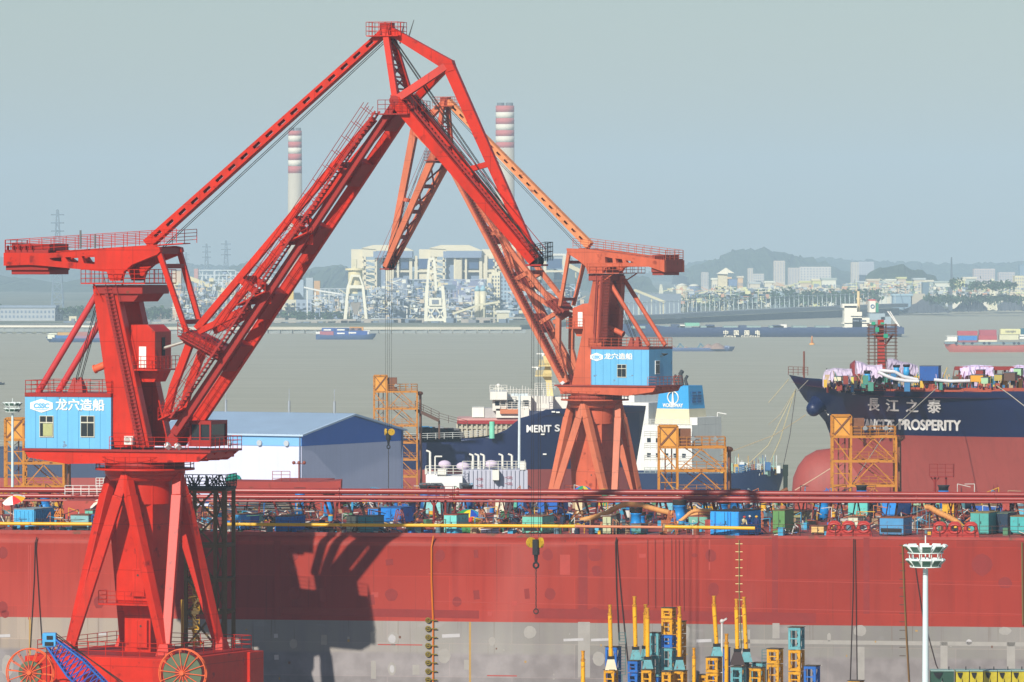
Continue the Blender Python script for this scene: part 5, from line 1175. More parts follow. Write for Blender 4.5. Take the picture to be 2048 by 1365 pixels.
# ---------------------------------------------------------------- things standing on the deck
def onDeck(px, py): return toW(DK(px, py))
def container(px0, px1, pyt, pyb, col, depth, label, top=None, side=None, kind=0, rz=0, name='equipment_box', cat='container', group=None):
    """boxed unit: front face px0..px1, bottom edge at pyb on the deck"""
    A, B = DK(px0, pyb), DK(px1, pyb); A.y = B.y = max(1.25, (A.y+B.y)/2); h = max(.5, (pyb-pyt)*A_dist(A)/F); a = (B.x-A.x)/2
    c = toW(((A.x+B.x)/2, A.y, DZ+.01)); t = T(name, label, cat, c, RS+rz-R(11), group or 'painted cabinets and boxes on the ship deck')
    cm = mat(col, .5, .12, 1.2, rust=.22, streak=.3, name='cabinet_paint')
    m = MB(); m.box(-a, a, 0, depth, .12, h)
    if kind == 1:
        n = max(4, int(2*a/.35))
        for i in range(n): x = -a+2*a*(i+.5)/n; m.box(x-.06, x+.06, -.05, 0.001, .2, h-.12)
        n = int(depth/.4)
        for i in range(n): y = depth*(i+.5)/n; m.box(a-.001, a+.05, y-.06, y+.06, .2, h-.12)
    m.build('body', cm, t)
    m = MB(); 
    for sx in (-a+.1, a-.1):
        for sy in (.1, depth-.1): m.box(sx-.09, sx+.09, sy-.09, sy+.09, 0, .12)
    m.build('skid', DARK, t)
    m = MB(); m.box(-a-.04, a+.04, -.04, depth+.04, h, h+.06); m.build('roof', mat(top or '7a5a44', .8, .25, 2, rust=.4), t)
    if kind == 0 and 2*a > .7:
        m = MB(); m.box(-.02, .02, -.015, 0.001, .2, h-.08); m.box(-a+.06, a-.06, -.015, .001, .17, .2); m.box(.08, .14, -.05, 0, h*.5, h*.62); m.build('door_seam', DARK, t)
    if kind == 2:
        m = MB(); m.box(-a+.1, a-.15, -.02, 0.001, h*.18, h*.42); m.build('opening', DARK, t)
    return t
def A_dist(p): return (HM @ V((p.x, p.y, p.z))).y
CB = 'equipment_box'
for args in [
 (2, 47, 1024, 1067, '45a6d8', 4.2, 'light blue corrugated container at the far left deck edge', '8a9aa0', None, 1),
 (126, 166, 1034, 1066, '7fb0b4', 2.6, 'pale green rusty topped box left of the crane leg', '7a4a30', None, 2),
 (169, 186, 1022, 1050, '6cbaa6', 2, 'small mint machine box against the crane leg'),
 (464, 482, 1030, 1062, '3aa0e0', 2.2, 'bright blue dented box right of the brown lattice tower'),
 (484, 500, 1030, 1060, '2c62b0', 2.4, 'dark blue crate beside the bright blue dented box'),
 (500, 514, 1029, 1054, '8fc0b0', 1.6, 'pale mint tarp covered crate behind the yellow tube'),
 (550, 577, 1034, 1066, '1f78c8', 4.0, 'royal blue corrugated box in the crane shadow', None, None, 1),
 (692, 712, 1033, 1067, 'c8d0b8', 1.4, 'tall off white cabinet half in shadow'),
 (715, 747, 1034, 1068, '3a8a98', 2.6, 'teal cabinet beside the off white cabinet', '5a6a6a'),
 (735, 757, 1018, 1040, '1e78c8', 2.4, 'short blue box left of the bright blue bin'),
 (760, 803, 1017, 1050, '1684e0', 3.2, 'bright blue open bin with hose loops', '1a5a9a', None, 0),
 (803, 816, 1008, 1040, '1c4ea0', 2, 'deep blue crate right of the bright blue bin'),
 (846, 886, 996, 1032, '86c8c8', 2.4, 'tall pale cyan panel box with red end behind the davit'),
 (887, 914, 1031, 1068, '74cfc8', 3.0, 'aqua cabinet with red sloped lid left of umbrellas', '94402c'),
 (922, 942, 1052, 1068, '3d8a4a', 1.5, 'low green drum box below the umbrellas'),
 (943, 968, 1052, 1069, 'e0c088', 2.0, 'cream low crate right of the low green box', '6a5a48'),
 (990, 1010, 994, 1030, 'dcd8c0', 2.4, 'tall cream cabinet behind the rail'),
 (1016, 1034, 992, 1026, '58b098', 2.6, 'green upright machine right of the tall cream cabinet'),
 (1034, 1047, 991, 1026, '2c78c0', 2.2, 'blue back half of the green upright machine'),
 (1074, 1116, 996, 1030, '1760b8', 3.0, 'big dark blue container behind the hook ropes', '5a3a34'),
 (1043, 1086, 1034, 1069, '6cc0aa', 3.0, 'mint green box with rusty lid in front of hook ropes', '8a5a3a', None, 2),
 (1178, 1198, 1056, 1069, '58b0d0', 1.4, 'low sky blue tool crate under the salmon tube'),
 (1205, 1222, 1034, 1070, 'b8be98', 1.5, 'tall pale olive cabinet with black hoses'),
 (1222, 1231, 1030, 1068, '2c3838', 1.2, 'black hose draped board beside the olive cabinet'),
 (1262, 1282, 1050, 1070, '4a9090', 2.0, 'teal crate under the blue drum'),
 (1316, 1346, 1006, 1030, '6cb0c0', 2.4, 'pale blue flat box with rusty top behind the hose', '7a5a34'),
 (1346, 1360, 1008, 1036, '2a5a8a', 2.2, 'dark blue locker beside the capstan drum'),
 (1376, 1416, 1034, 1058, '6ea894', 3.0, 'sage green box half hidden by the bright blue tank', '94503a'),
 (1545, 1570, 1022, 1070, '5a8a4e', 2.6, 'olive green cabinet with round vent', '6a5a3a'),
 (1622, 1648, 1054, 1070, 'd8b470', 1.6, 'low tan crate left of the six fairleads'),
 (1576, 1614, 1024, 1044, '8a8a5e', 3.0, 'olive mesh cage frame behind the tan crate', None, None, 2),
 (1695, 1736, 998, 1034, '5cc0b8', 3.0, 'aqua container with three rust spots', '7a5a3a'),
 (1696, 1716, 1036, 1060, 'c8ccb4', 1.6, 'white pump box behind the left fairleads'),
 (1764, 1793, 998, 1034, '1f86d8', 5.0, 'vivid blue container with dark ribbed side'),
 (1758, 1808, 1037, 1072, '4a90c0', 2.6, 'weathered blue tank with rust running down', '8a4a1e', None, 2),
 (1824, 1850, 997, 1022, '8cb890', 2.2, 'pale green patched canvas box', 'a0783c'),
 (1850, 1880, 998, 1018, '7cb88c', 2.4, 'light green low container right of the patched box'),
 (1884, 1908, 1009, 1036, 'e0a820', 2.2, 'yellow steel cabinet behind the orange duct', 'a87a1c'),
 (1908, 1930, 996, 1030, '3a7078', 2.6, 'dark teal cabin right of the yellow cabinet'),
 (1942, 1994, 1012, 1030, '2058a8', 3.2, 'deep blue ribbed container at upper right', '8a6a3a', None, 1),
 (1940, 1978, 1027, 1070, '4aa098', 3.4, 'teal green cabinet with hoses right of fairleads', '8a7a4a'),
 (1980, 2016, 1028, 1068, '123048', 3.0, 'dark open workshop cabinet between two teal cabinets', '5a6a5a'),
 (2020, 2052, 1034, 1070, '44a8a8', 3.0, 'teal cabinet cut by the right edge', '8a6a3a'),
 (2036, 2060, 1018, 1034, '5ab0c8', 2.4, 'light blue crate stacked behind at the right edge'),
 (1150, 1165, 1000, 1030, 'd8c8a0', 1.4, 'tan upright panel behind the wooden trestle'),
 (960, 985, 1060, 1070, 'b8c0d8', 1.6, 'low lavender tarp covered crate at the edge'),
 (1500, 1520, 1000, 1018, '8a9c9c', 2, 'grey valve box under the red mains'),
 (1650, 1690, 994, 1010, '3a4a78', 3, 'dark navy machine box under the red mains'),
 (1230, 1262, 1000, 1018, '4aa0b4', 2.4, 'pale teal bin behind the curved orange duct'),
 (1780, 1830, 1014, 1030, '3a7088', 2.0, 'teal low workbench left of the green canvas box'),
 ]: container(*args)
# big bright blue tank with black cover
t = container(1416, 1480, 1024, 1074, '2a9ae8', 4.6, 'large bright blue ribbed tank box under a black cover', '1c2024', None, 0, R(-6))
for x in (-.9, .3, .55, 1.3): m = MB(); m.box(x-.05, x+.05, -.06, 0, .2, 2.1); m.build('rib', mat('1c74bc', .5), t)
# blue ventilator drums on the deck
def ventdrum(px, pyt, pyb, wp, label, port=False, capc='3a2a20'):
    c = DK(px, pyb); k = A_dist(c)/F; h = (pyb-pyt)*k; r = wp/2*k; w_ = toW(c); t = T('ventilator', label, 'ventilator', w_, RS, 'blue ventilators on the ship deck')
    b = mat('1e88d4', .35, .1, 1, rust=.08, name='ventilator_blue')
    MB().lathe((0,0,0), [(r*1.05, 0), (r*1.0, h*.42), (r*.86, h*.5), (r*.9, h*.54), (r*.86, h*.72), (r*1.02, h*.74), (r*1.0, h*.78)], 20).build('casing', b, t)
    MB().lathe((0,0,h*.78), [(r*.9, 0), (r*1.1, h*.04), (r*1.15, h*.2), (r*1.25, h*.22)], 20).build('cap', mat(capc, .8, .2, 2, rust=.4), t)
    if port: MB().tube((0, -r*.95, h*.35), (0, -r*1.1, h*.35), r*.45, 16).build('port', DARK, t)
    return t
for a in [(600, 976, 1030, 20, 'tallest blue ventilator with round port, left of centre', True), (658, 984, 1032, 21, 'blue ventilator with brown cap right of the tallest one'), (90, 986, 1030, 22, 'blue ventilator behind the left umbrella'),
          (1085 + 187, 1015, 1068, 23, 'cyan ventilator with black cap under the curved duct', False, '1c2020'), (1359, 1000, 1050, 25, 'blue ventilator with dark grey cap by the trestle', False, '3a3a34'), (1447, 1002, 1032, 20, 'short blue ventilator just left of the ported one', False, '1e2424'),
          (1470, 978, 1036, 19, 'blue ventilator with port standing over the blue tank', True), (1648, 985, 1040, 19, 'slim blue ventilator between green cabinet and aqua container', False), (1198 + 85, 1024, 1060, 16, 'dark teal drum half hidden by the cyan ventilator', False)]: ventdrum(*a)
# vents beyond the mains
for px, lab in ((850, 'left of three blue vent stubs under the white block'), (870, 'middle of three blue vent stubs under the white block'), (935, 'right of three blue vent stubs under the white block'), (1887, 'blue vent stub below the red gantry frame'), (1723, 'blue vent stub at the foot of the right orange tower')):
    Y = 575; c = W(px, 975, Y); t = T('vent_stub', lab, 'ventilator', (c.x, Y, DZ), RS, 'blue vent stubs beyond the red mains'); h = c.z-DZ
    MB().lathe((0,0,0), [(.5, 0), (.5, h-.3)], 16).build('pipe', mat('2c70b4', .4), t); MB().lathe((0,0,h-.3), [(.45, 0), (.5, .35), (.62, .5)], 16).build('cap', mat('2a2c30', .7), t)
# umbrellas
def umbrella(px, py, wp, cols, label, Yoff=0, tilt=(0, 0), deckpy=None):
    Y = onDeck(px, deckpy or 1045).y; c = W(px, py, Y); k = Y/F; r = wp/2*k
    t = T('umbrella', label, 'umbrella', (c.x, c.y, DZ), 0, 'striped work umbrellas on the ship deck'); hz_ = c.z-DZ
    m = MB(); ng = 8; rings = [(0, .42*r), (.35*r, .36*r), (.7*r, .2*r), (r, 0)]
    Mt = Mx.Translation((0, 0, hz_)) @ Mx.Rotation(tilt[0], 4, 'X') @ Mx.Rotation(tilt[1], 4, 'Y')
    m.m = Mt
    for g_ in range(ng):
        for (r0, z0), (r1, z1) in zip(rings[:-1], rings[1:]):
            a0, a1 = 2*math.pi*g_/ng, 2*math.pi*(g_+1)/ng; am = (a0+a1)/2
            def pt(rr, zz, a_, f=1): return (rr*f*math.cos(a_), rr*f*math.sin(a_), zz)
            m.add([pt(r0, z0, a0), pt(r1, z1, a0), pt(r1, z1-.0*r, am, .96), pt(r1, z1, a1), pt(r0, z0, a1)], [(0,1,2,3,4)], g_ % len(cols))
    m.build('canopy', [mat(c_, .7, .05, name='umbrella_cloth') for c_ in cols], t)
    m = MB(); m.tube((0, 0, 0), Mt @ V((0, 0, .4*r)), .03, 6); m.build('pole', WHITE, t); return t
umbrella(28, 1001, 48, ['e8e8e8', 'e8e8e8', 'e03030', 'f0b020'], 'red white and yellow umbrella at the left deck edge', tilt=(R(20), R(-14)), deckpy=1048)
umbrella(192, 1010, 40, ['e6d8c0', 'e8e2d4'], 'cream umbrella peeking out left of the crane leg', tilt=(0, R(-40)), deckpy=1040)
umbrella(940, 1030, 54, ['2f9a48', 'e8d020', '2850b8', '3aa0d8'], 'green yellow and blue umbrella behind the red and yellow one', tilt=(R(12), R(8)), deckpy=1050)
umbrella(946, 1041, 34, ['e04030', 'e84030', 'f0c828', 'e8c020'], 'smaller red and yellow umbrella before the green one', tilt=(R(14), 0), deckpy=1056)
umbrella(1166, 979, 34, ['e0c840', '3a78c8', '2a9a58'], 'yellow blue green umbrella rising above the red mains', tilt=(R(4), 0), deckpy=1008)
# orange ducts
def duct(pts, r, label, deckpy, mcol='d89a58'):
    Y = onDeck(pts[0][0], deckpy).y; m = MB(); P_ = [W(a, b_, Y) for a, b_ in pts]
    fine = []
    for i in range(len(P_)-1):
        p0, p1, p2, p3 = P_[max(i-1, 0)], P_[i], P_[i+1], P_[min(i+2, len(P_)-1)]
        for k in range(6):
            t_ = k/6; fine.append(.5*((2*p1)+(-p0+p2)*t_+(2*p0-5*p1+4*p2-p3)*t_**2+(-p0+3*p1-3*p2+p3)*t_**3))
    fine.append(P_[-1])
    for i in range(len(fine)-1): m.tube(fine[i], fine[i+1], r*(1+.06*(i % 2)), 10, caps=False)
    m.tube(fine[0], fine[0]+(fine[0]-fine[1]).normalized()*.02, r, 10); m.tube(fine[-1], fine[-1]+(fine[-1]-fine[-2]).normalized()*.02, r, 10)
    return tag(m.build('air_duct', mat(mcol, .65, .15, 1, name='duct_cloth')), label, 'air duct', 'tan ventilation ducts on the ship deck')
duct([(1160, 1041), (1185, 1036), (1212, 1027), (1236, 1014), (1256, 1009), (1284, 1012), (1318, 1021), (1344, 1027)], .24, 'long tan duct arching over the cyan ventilator', 1050)
duct([(1352, 1049), (1368, 1037), (1386, 1023), (1410, 1022), (1434, 1024)], .17, 'upper tan duct running into the bright blue tank', 1056)
duct([(1380, 1034), (1400, 1028), (1420, 1029)], .19, 'short fat tan duct under the upper one', 1054)
duct([(1374, 1015), (1388, 1019), (1396, 1022)], .17, 'stub of tan duct behind the upper duct', 1040)
duct([(1850, 1016), (1858, 1015), (1878, 1026), (1900, 1036), (1918, 1048), (1928, 1062)], .25, 'tan duct leaning down past the yellow cabinet', 1060)
duct([(1530, 999), (1548, 993), (1568, 982), (1575, 979)], .2, 'brown duct slung over the red mains', 1020, '7a4a2c')
duct([(1498, 978), (1494, 990), (1488, 1003), (1486, 1022)], .12, 'thin white duct dropping from the mains', 1040, 'c8d8dc')
# wooden and steel trestles
def trestle(px, pyt, pyb, wp, col, label, lean=0):
    c = DK(px, pyb); k = A_dist(c)/F; w_ = toW(c); h = (pyb-pyt)*k; a = wp/2*k; m = MB(); m.m = Mx.Translation(w_) @ Mx.Rotation(RS, 4, 'Z')
    for y in (0, .9):
        m.beam((-a, y, 0), (-a*.3+lean, y, h), .09); m.beam((a, y, 0), (a*.3+lean, y, h), .09)
        for f in (.25, .5, .75): m.beam((-a*(1-.7*f)+lean*f, y, h*f), (a*(1-.7*f)+lean*f, y, h*f), .07)
        m.beam((-a, y, 0), (a*.3+lean, y, h), .06)
    m.beam((-a*.3+lean, 0, h), (-a*.3+lean, .9, h), .07); m.beam((a*.3+lean, 0, h), (a*.3+lean, .9, h), .07)
    return tag(m.build('trestle', mat(col, .7, .2, 2)), label, 'trestle', 'small access trestles on the ship deck')
trestle(1150, 1022, 1050, 34, 'b8743c', 'orange brown trestle at the left end of the long duct', .3); trestle(1340, 1022, 1070, 26, 'a85c34', 'rusty trestle at the right end of the long duct', .1)
trestle(112, 1018, 1046, 20, 'c87a2c', 'orange trestle behind the left yellow tube', .3); trestle(968, 1020, 1052, 20, 'b0704c', 'pinkish trestle right of the umbrellas', -.3); trestle(1512, 1024, 1056, 24, 'b4623c', 'orange trestle left of the green cabinet', .35)
trestle(797, 1020, 1062, 26, '8a4a4a', 'purple brown trestle before the bright blue bin', 0)
# red davit frames
def davit(px, pyt, pyb, wp, label):
    c = DK(px, pyb); k = A_dist(c)/F; w_ = toW(c); h = (pyb-pyt)*k; a = wp/2*k; m = MB(); m.m = Mx.Translation(w_) @ Mx.Rotation(RS, 4, 'Z')
    m.tube((0, 0, 0), (0, 0, h*.8), .12, 8); m.tube((a*1.3, 0, 0), (a*1.3, 0, h*.8), .1, 8); m.box(-a*.6, a*2.2, -.4, .4, h*.78, h*.82)
    m.beam((0, 0, h*.6), (-a*.5, 0, h*.79), .1); m.beam((0, 0, h*.6), (a*.5, 0, h*.79), .1); m.rail([(-a*.6, -.4, h*.82), (a*2.2, -.4, h*.82), (a*2.2, .4, h*.82)], h*.35, .8, .025)
    return tag(m.build('davit_frame', mat('8a2620', .6, .15, 1, name='frame_red')), label, 'platform frame', 'red railed platform frames on the ship deck')
davit(868, 985, 1056, 36, 'red railed platform frame left of the aqua cabinet'); davit(1870, 940, 1008, 34, 'red railed frame standing right of the right orange tower')
# white railed stair at left
m = MB(); Y = 555
A, B = W(130, 990, Y), W(210, 990, Y); m.rail([A, B], .85, .75, .035, 3); m.rail([W(192, 978, Y+3), W(214, 978, Y+3)], 1.0, .4, .035, 4); tag(m.build('white_railing', WHITE), 'white railing behind the left crane leg above the mains', 'railing')
# workers
def worker(px, pyb, label, suit, hat, face=0, bend=0, h=1.7):
    c = toW(DK(px, pyb)); t = T('person', label, 'person', c, face, 'workers on the ship deck')
    sk = mat('a8705a', .6); sm_ = mat(suit, .8, .1, 3, name='overalls')
    me = bpy.data.meshes.new('body'); b_ = bend
    vs = [(0,0,.92), (0,b_*.25,1.15), (0,b_*.5,1.42), (0,b_*.55,1.5), (0,b_*.62,1.62), (.1,0,.86), (.13,-.02,.48), (.13,.02,.08), (.13,-.12,.04), (-.1,0,.86), (-.13,.08,.48), (-.13,.1,.08), (-.13,-.04,.04),
          (.19,b_*.48,1.4), (.26,b_*.4-.05,1.14), (.22,b_*.4-.25,1.0), (-.19,b_*.48,1.4), (-.26,b_*.4-.05,1.14), (-.2,b_*.4-.28,1.05)]
    es = [(0,1),(1,2),(2,3),(3,4),(0,5),(5,6),(6,7),(7,8),(0,9),(9,10),(10,11),(11,12),(2,13),(13,14),(14,15),(2,16),(16,17),(17,18)]
    rad = [.15,.15,.16,.07,.10,.10,.075,.055,.04,.10,.075,.055,.04,.075,.05,.04,.075,.05,.04]
    me.from_pydata(vs, es, []); o = bpy.data.objects.new('body', me); COL.objects.link(o); o.parent = t
    sk_ = o.modifiers.new('skin', 'SKIN'); o.modifiers.new('sub', 'SUBSURF').levels = 1; o.modifiers['sub'].render_levels = 1
    for i, v in enumerate(me.skin_vertices[0].data): v.radius = (rad[i], rad[i]); v.use_root = (i == 0)
    me.materials.append(sm_)
    hd = MB(); hd.sphere((0, b_*.62, 1.63), .1, 10, 0, (.9, 1, 1.15)); hd.build('head', sk, t)
    hh = MB(); hh.lathe((0, b_*.62, 1.66), [(.15, 0), (.13, .03), (.11, .09), (.04, .13)], 12); hh.build('hard_hat', mat(hat, .4), t)
    return t
worker(1493, 1072, 'worker in blue overalls and white hat bending by the bright blue tank', '2448a0', 'e8e0c8', R(60), -.5); worker(1484, 1073, 'crouched worker in pale top and red hat by the bright blue tank', 'e0d0a0', 'c04030', R(20), -.9)
worker(1513, 1073, 'worker in dark blue standing before the orange trestle', '1c2c5a', 'e0b020', R(-30)); worker(705, 1034, 'worker in cyan shirt and yellow vest left of centre', '3a98c8', 'd8b840', R(90)); worker(72, 1030, 'worker in tan clothes left of the left ventilator', 'a8905a', 'd0b060', R(30))
worker(1210, 1020, 'worker in green top among the pipe supports', '3aa070', 'e8c830', R(10)); worker(905, 1016, 'worker in yellow vest beside the davit frame', 'd8b828', '3a78c8', R(10)); worker(925, 1020, 'worker in pale blue shirt left of the umbrellas', '6aa8d8', '58b0c8', R(-20))
# heaps of hoses, scrap and small gear nobody could count
rnd = random.Random(77); m = MB()
pal = ['1f6fb8', '3a9ac0', '2c2a28', '8a4a34', 'a89070', 'c8c8c0', 'd8a828', '4a7a5a', '6a2c24', '22324a', 'b87048', '5a7a88']
for i in range(2600):
    px = rnd.uniform(-10, 2058); py = rnd.uniform(1006, 1072) if rnd.random() < .75 else rnd.uniform(1000, 1012)
    if 120 < px < 250 and py < 1040: continue
    c = DK(px, py); c.y = max(c.y, 1.3); far = (1075-py)/70; q = rnd.random(); mi = rnd.randrange(len(pal)); s_ = rnd.uniform(.12, .42)
    if q < .35:
        m.m = Mx.Translation(c) @ Mx.Rotation(rnd.uniform(0, 3), 4, 'Z'); m.box(-s_, s_, -s_*.6, s_*.6, 0, s_*rnd.uniform(.5, 1.8), mi)
    elif q < .7:
        m.m = None; a = c.copy(); z = DZ+.05
        for k in range(rnd.randint(2, 5)):
            b_ = a+V((rnd.uniform(-1.3, 1.3), rnd.uniform(-.6, .6), 0)); b_.z = DZ+rnd.uniform(.05, .9 if rnd.random() < .5 else .2); b_.y = max(1.3, b_.y); m.tube(a, b_, rnd.uniform(.03, .06), 5, rnd.choice([2, 3, 5, 8, 9, mi])); a = b_
    elif q < .85:
        m.m = None; h = rnd.uniform(.6, 1.7); m.tube(c, c+V((0, 0, h)), .04, 5, mi); m.tube(c+V((0, 0, h)), c+V((rnd.uniform(-1.5, 1.5), 0, h*rnd.uniform(.6, 1))), .035, 5, mi)
    else:
        m.m = None; m.tube(c, c+V((0, 0, s_*1.6)), s_*.7, 10, mi)
m.m = None
o = m.build('deck_clutter', [mat(c_, .7, .2, 2, name='clutter_paint') for c_ in pal]); o.location = (0, YC, 0); o.rotation_euler = (0, 0, RS)
tag(o, 'hoses, cables, drums and scrap strewn over the whole ship deck', 'clutter', kind='stuff')
# scaffold tube stacks and net in the crane's shadow
m = MB(); rnd = random.Random(8)
for i in range(90):
    px = rnd.uniform(470, 590); py = rnd.uniform(1012, 1030); c = toW(DK(px, py+rnd.uniform(0, 8))); c.z += rnd.uniform(.1, 1.6); L_ = rnd.uniform(1, 3); m.tube(c-V((L_, 0, rnd.uniform(-.1, .1))), c+V((L_, 0, 0)), .05, 5, rnd.randrange(4))
tag(m.build('scaffold_stack', [mat('6a6a60', .6), mat('4a5a6a', .6), mat('8a7a6a', .6), mat('3a3a36', .6)]), 'grey stacked scaffold tubes right of the brown lattice tower', 'tube stack')
t = T('tarp_bundle', 'turquoise tarp bundle at the foot of the white warehouse wall', 'tarp', onDeck(467, 1012) + V((0, 0, 0)))
m = MB(); c = W(467, 968, 560); z0 = c.z-DZ-.4
for k in range(9): m.sphere((math.cos(k)*.35, math.sin(k)*.3, z0+.1*(k % 3)), .45, 8, 0, (1, 1, .8))
m.build('cloth', mat('2cc0a8', .7, .2, 2), t); MB().box(-.7, .7, -.5, .5, 0, z0-.2).build('crate', mat('8a3a34', .8), t)
# ---------------------------------------------------------------- blue roofed white warehouse
Y = 880; k = Y/F
X0, X1 = wx(603, Y), None
t = T('warehouse', 'white warehouse with blue roof band standing behind the red mains', 'warehouse', (wx(603, Y), Y, 3), R(-42))
# measured in its own frame: gable wall runs along local +x from the near corner, long wall along local -x'
zE = wz(862, Y)-3; zR = wz(832, Y)-3+1.5
th = R(-42)
def wloc(px, py, ydir):
    """intersect the pixel ray with the vertical wall plane through the corner in direction ydir"""
    d = V(((px-1024)/F, 1, (HY-py)/F)); c = V((wx(603, Y), Y, 0)); n = V((-ydir.y, ydir.x, 0)); q = (c-V((0, 0, 0))).dot(n)/d.dot(n); p = V((0, 0, HC))+d*q; return (p-c).dot(ydir), p.z-3
g = V((math.cos(R(62)), math.sin(R(62)), 0)); l = V((-math.sin(R(62)), math.cos(R(62)), 0))
t.rotation_euler = (0, 0, R(62))
gw, _ = wloc(806, 870, g); _, zr2 = wloc(705, 833, g); _, ze = wloc(603, 864, g); rx, zr = wloc(705, 833, g); _, ze2 = wloc(806, 870, g)
ze = (ze+ze2)/2; rx = gw/2; lw, _ = wloc(395, 870, l)
lw = 27
sh_b = mat('2e6cc8', .6, .06, .2, name='shed_blue'); sh_w = mat('d2d6ee', .6, .04, .2, streak=.12, name='shed_white_skylit'); sh_r = mat('b4cade', .55, .06, .2, name='shed_roof')  # wall white carries the blue skylight of the shaded gable
band = ze-1.5
m = MB(); m.prism([(0, 0), (gw, 0), (gw, band), (0, band)], 0, lw); m.build('wall', sh_w, t)
m = MB(); m.prism([(-.02, band), (gw+.05, band), (gw+.05, ze), (rx, zr), (-.02, ze)], -.05, lw); m.build('wall_band', sh_b, t)
m = MB(); m.box(-.09, -.03, 0, lw, band, ze); m.build('wall_band', mat('7ab4e4', .6, .05, .2, name='shed_blue_lit'), t)  # long wall band in paler blue, its sunlit tone painted in
m = MB(); ov = .5
m.prism([(-ov, ze-.05), (rx, zr+.12), (gw+ov, ze-.05), (gw+ov, ze+.2), (rx, zr+.4), (-ov, ze+.2)], -ov, lw+ov)
n = 60
for i in range(n): y = lw*i/n; m.prism([(-ov, ze+.19), (rx, zr+.39), (gw+ov, ze+.19), (gw+ov, ze+.27), (rx, zr+.47), (-ov, ze+.27)], y, y+.12)
m.build('roof', sh_r, t)
for i in range(3):
    y = [2.4, 7.0, 12.2][i]; m = MB(); m.tube((-.4, y, ze-1.1), (.05, y, ze-1.1), .42, 16); m.build('wall_fan', mat('b8c0c8', .5), t)
m = MB()
for px in (497, 563, 708):
    pass
for y in (3.2, 11, 22): m.tube((rx, y, zr), (rx, y, zr+2.2), .18, 6); m.tube((rx, y, zr+2.2), (rx, y, zr+4), .06, 5)
m.build('roof_mast', mat('9aa0a4', .6), t)
m = MB(); m.tube((gw*.985, -.15, 0), (gw*.985, -.15, ze), .12, 6); m.tube((-.12, .2, 0), (-.12, .2, ze), .12, 6); m.build('downpipe', mat('5a6a88', .6), t)

# ---------------------------------------------------------------- slate hull at the far left behind the crane
Y = 800; t = T('slate_ship', 'slate blue ship hull with red bottom behind the left orange tower', 'ship', (wx(0, Y), Y, 0))
m = MB(); a_, b_ = wx(-160, Y)-wx(0, Y), wx(262, Y)-wx(0, Y); zt_, zr_ = wz(898, Y), wz(956, Y)
m.prism([(a_, zr_), (b_-1.5, zr_), (b_, zt_), (a_, zt_)], 0, 14); m.build('hull', mat('3a4a66', .55, .08, .2, streak=.2, name='hull_slate'), t)
m = MB(); m.prism([(a_, -1), (b_-3, -1), (b_-1.5, zr_), (a_, zr_)], .02, 14); m.build('boot_topping', mat('a04a44', .6, .08, .2, streak=.2, name='hull_antifouling'), t)
m = MB(); m.rail([(a_, 0, zt_), (b_, 0, zt_)], 1.1, 1.4, .05); m.build('rail', mat('b8bcb8', .6), t)

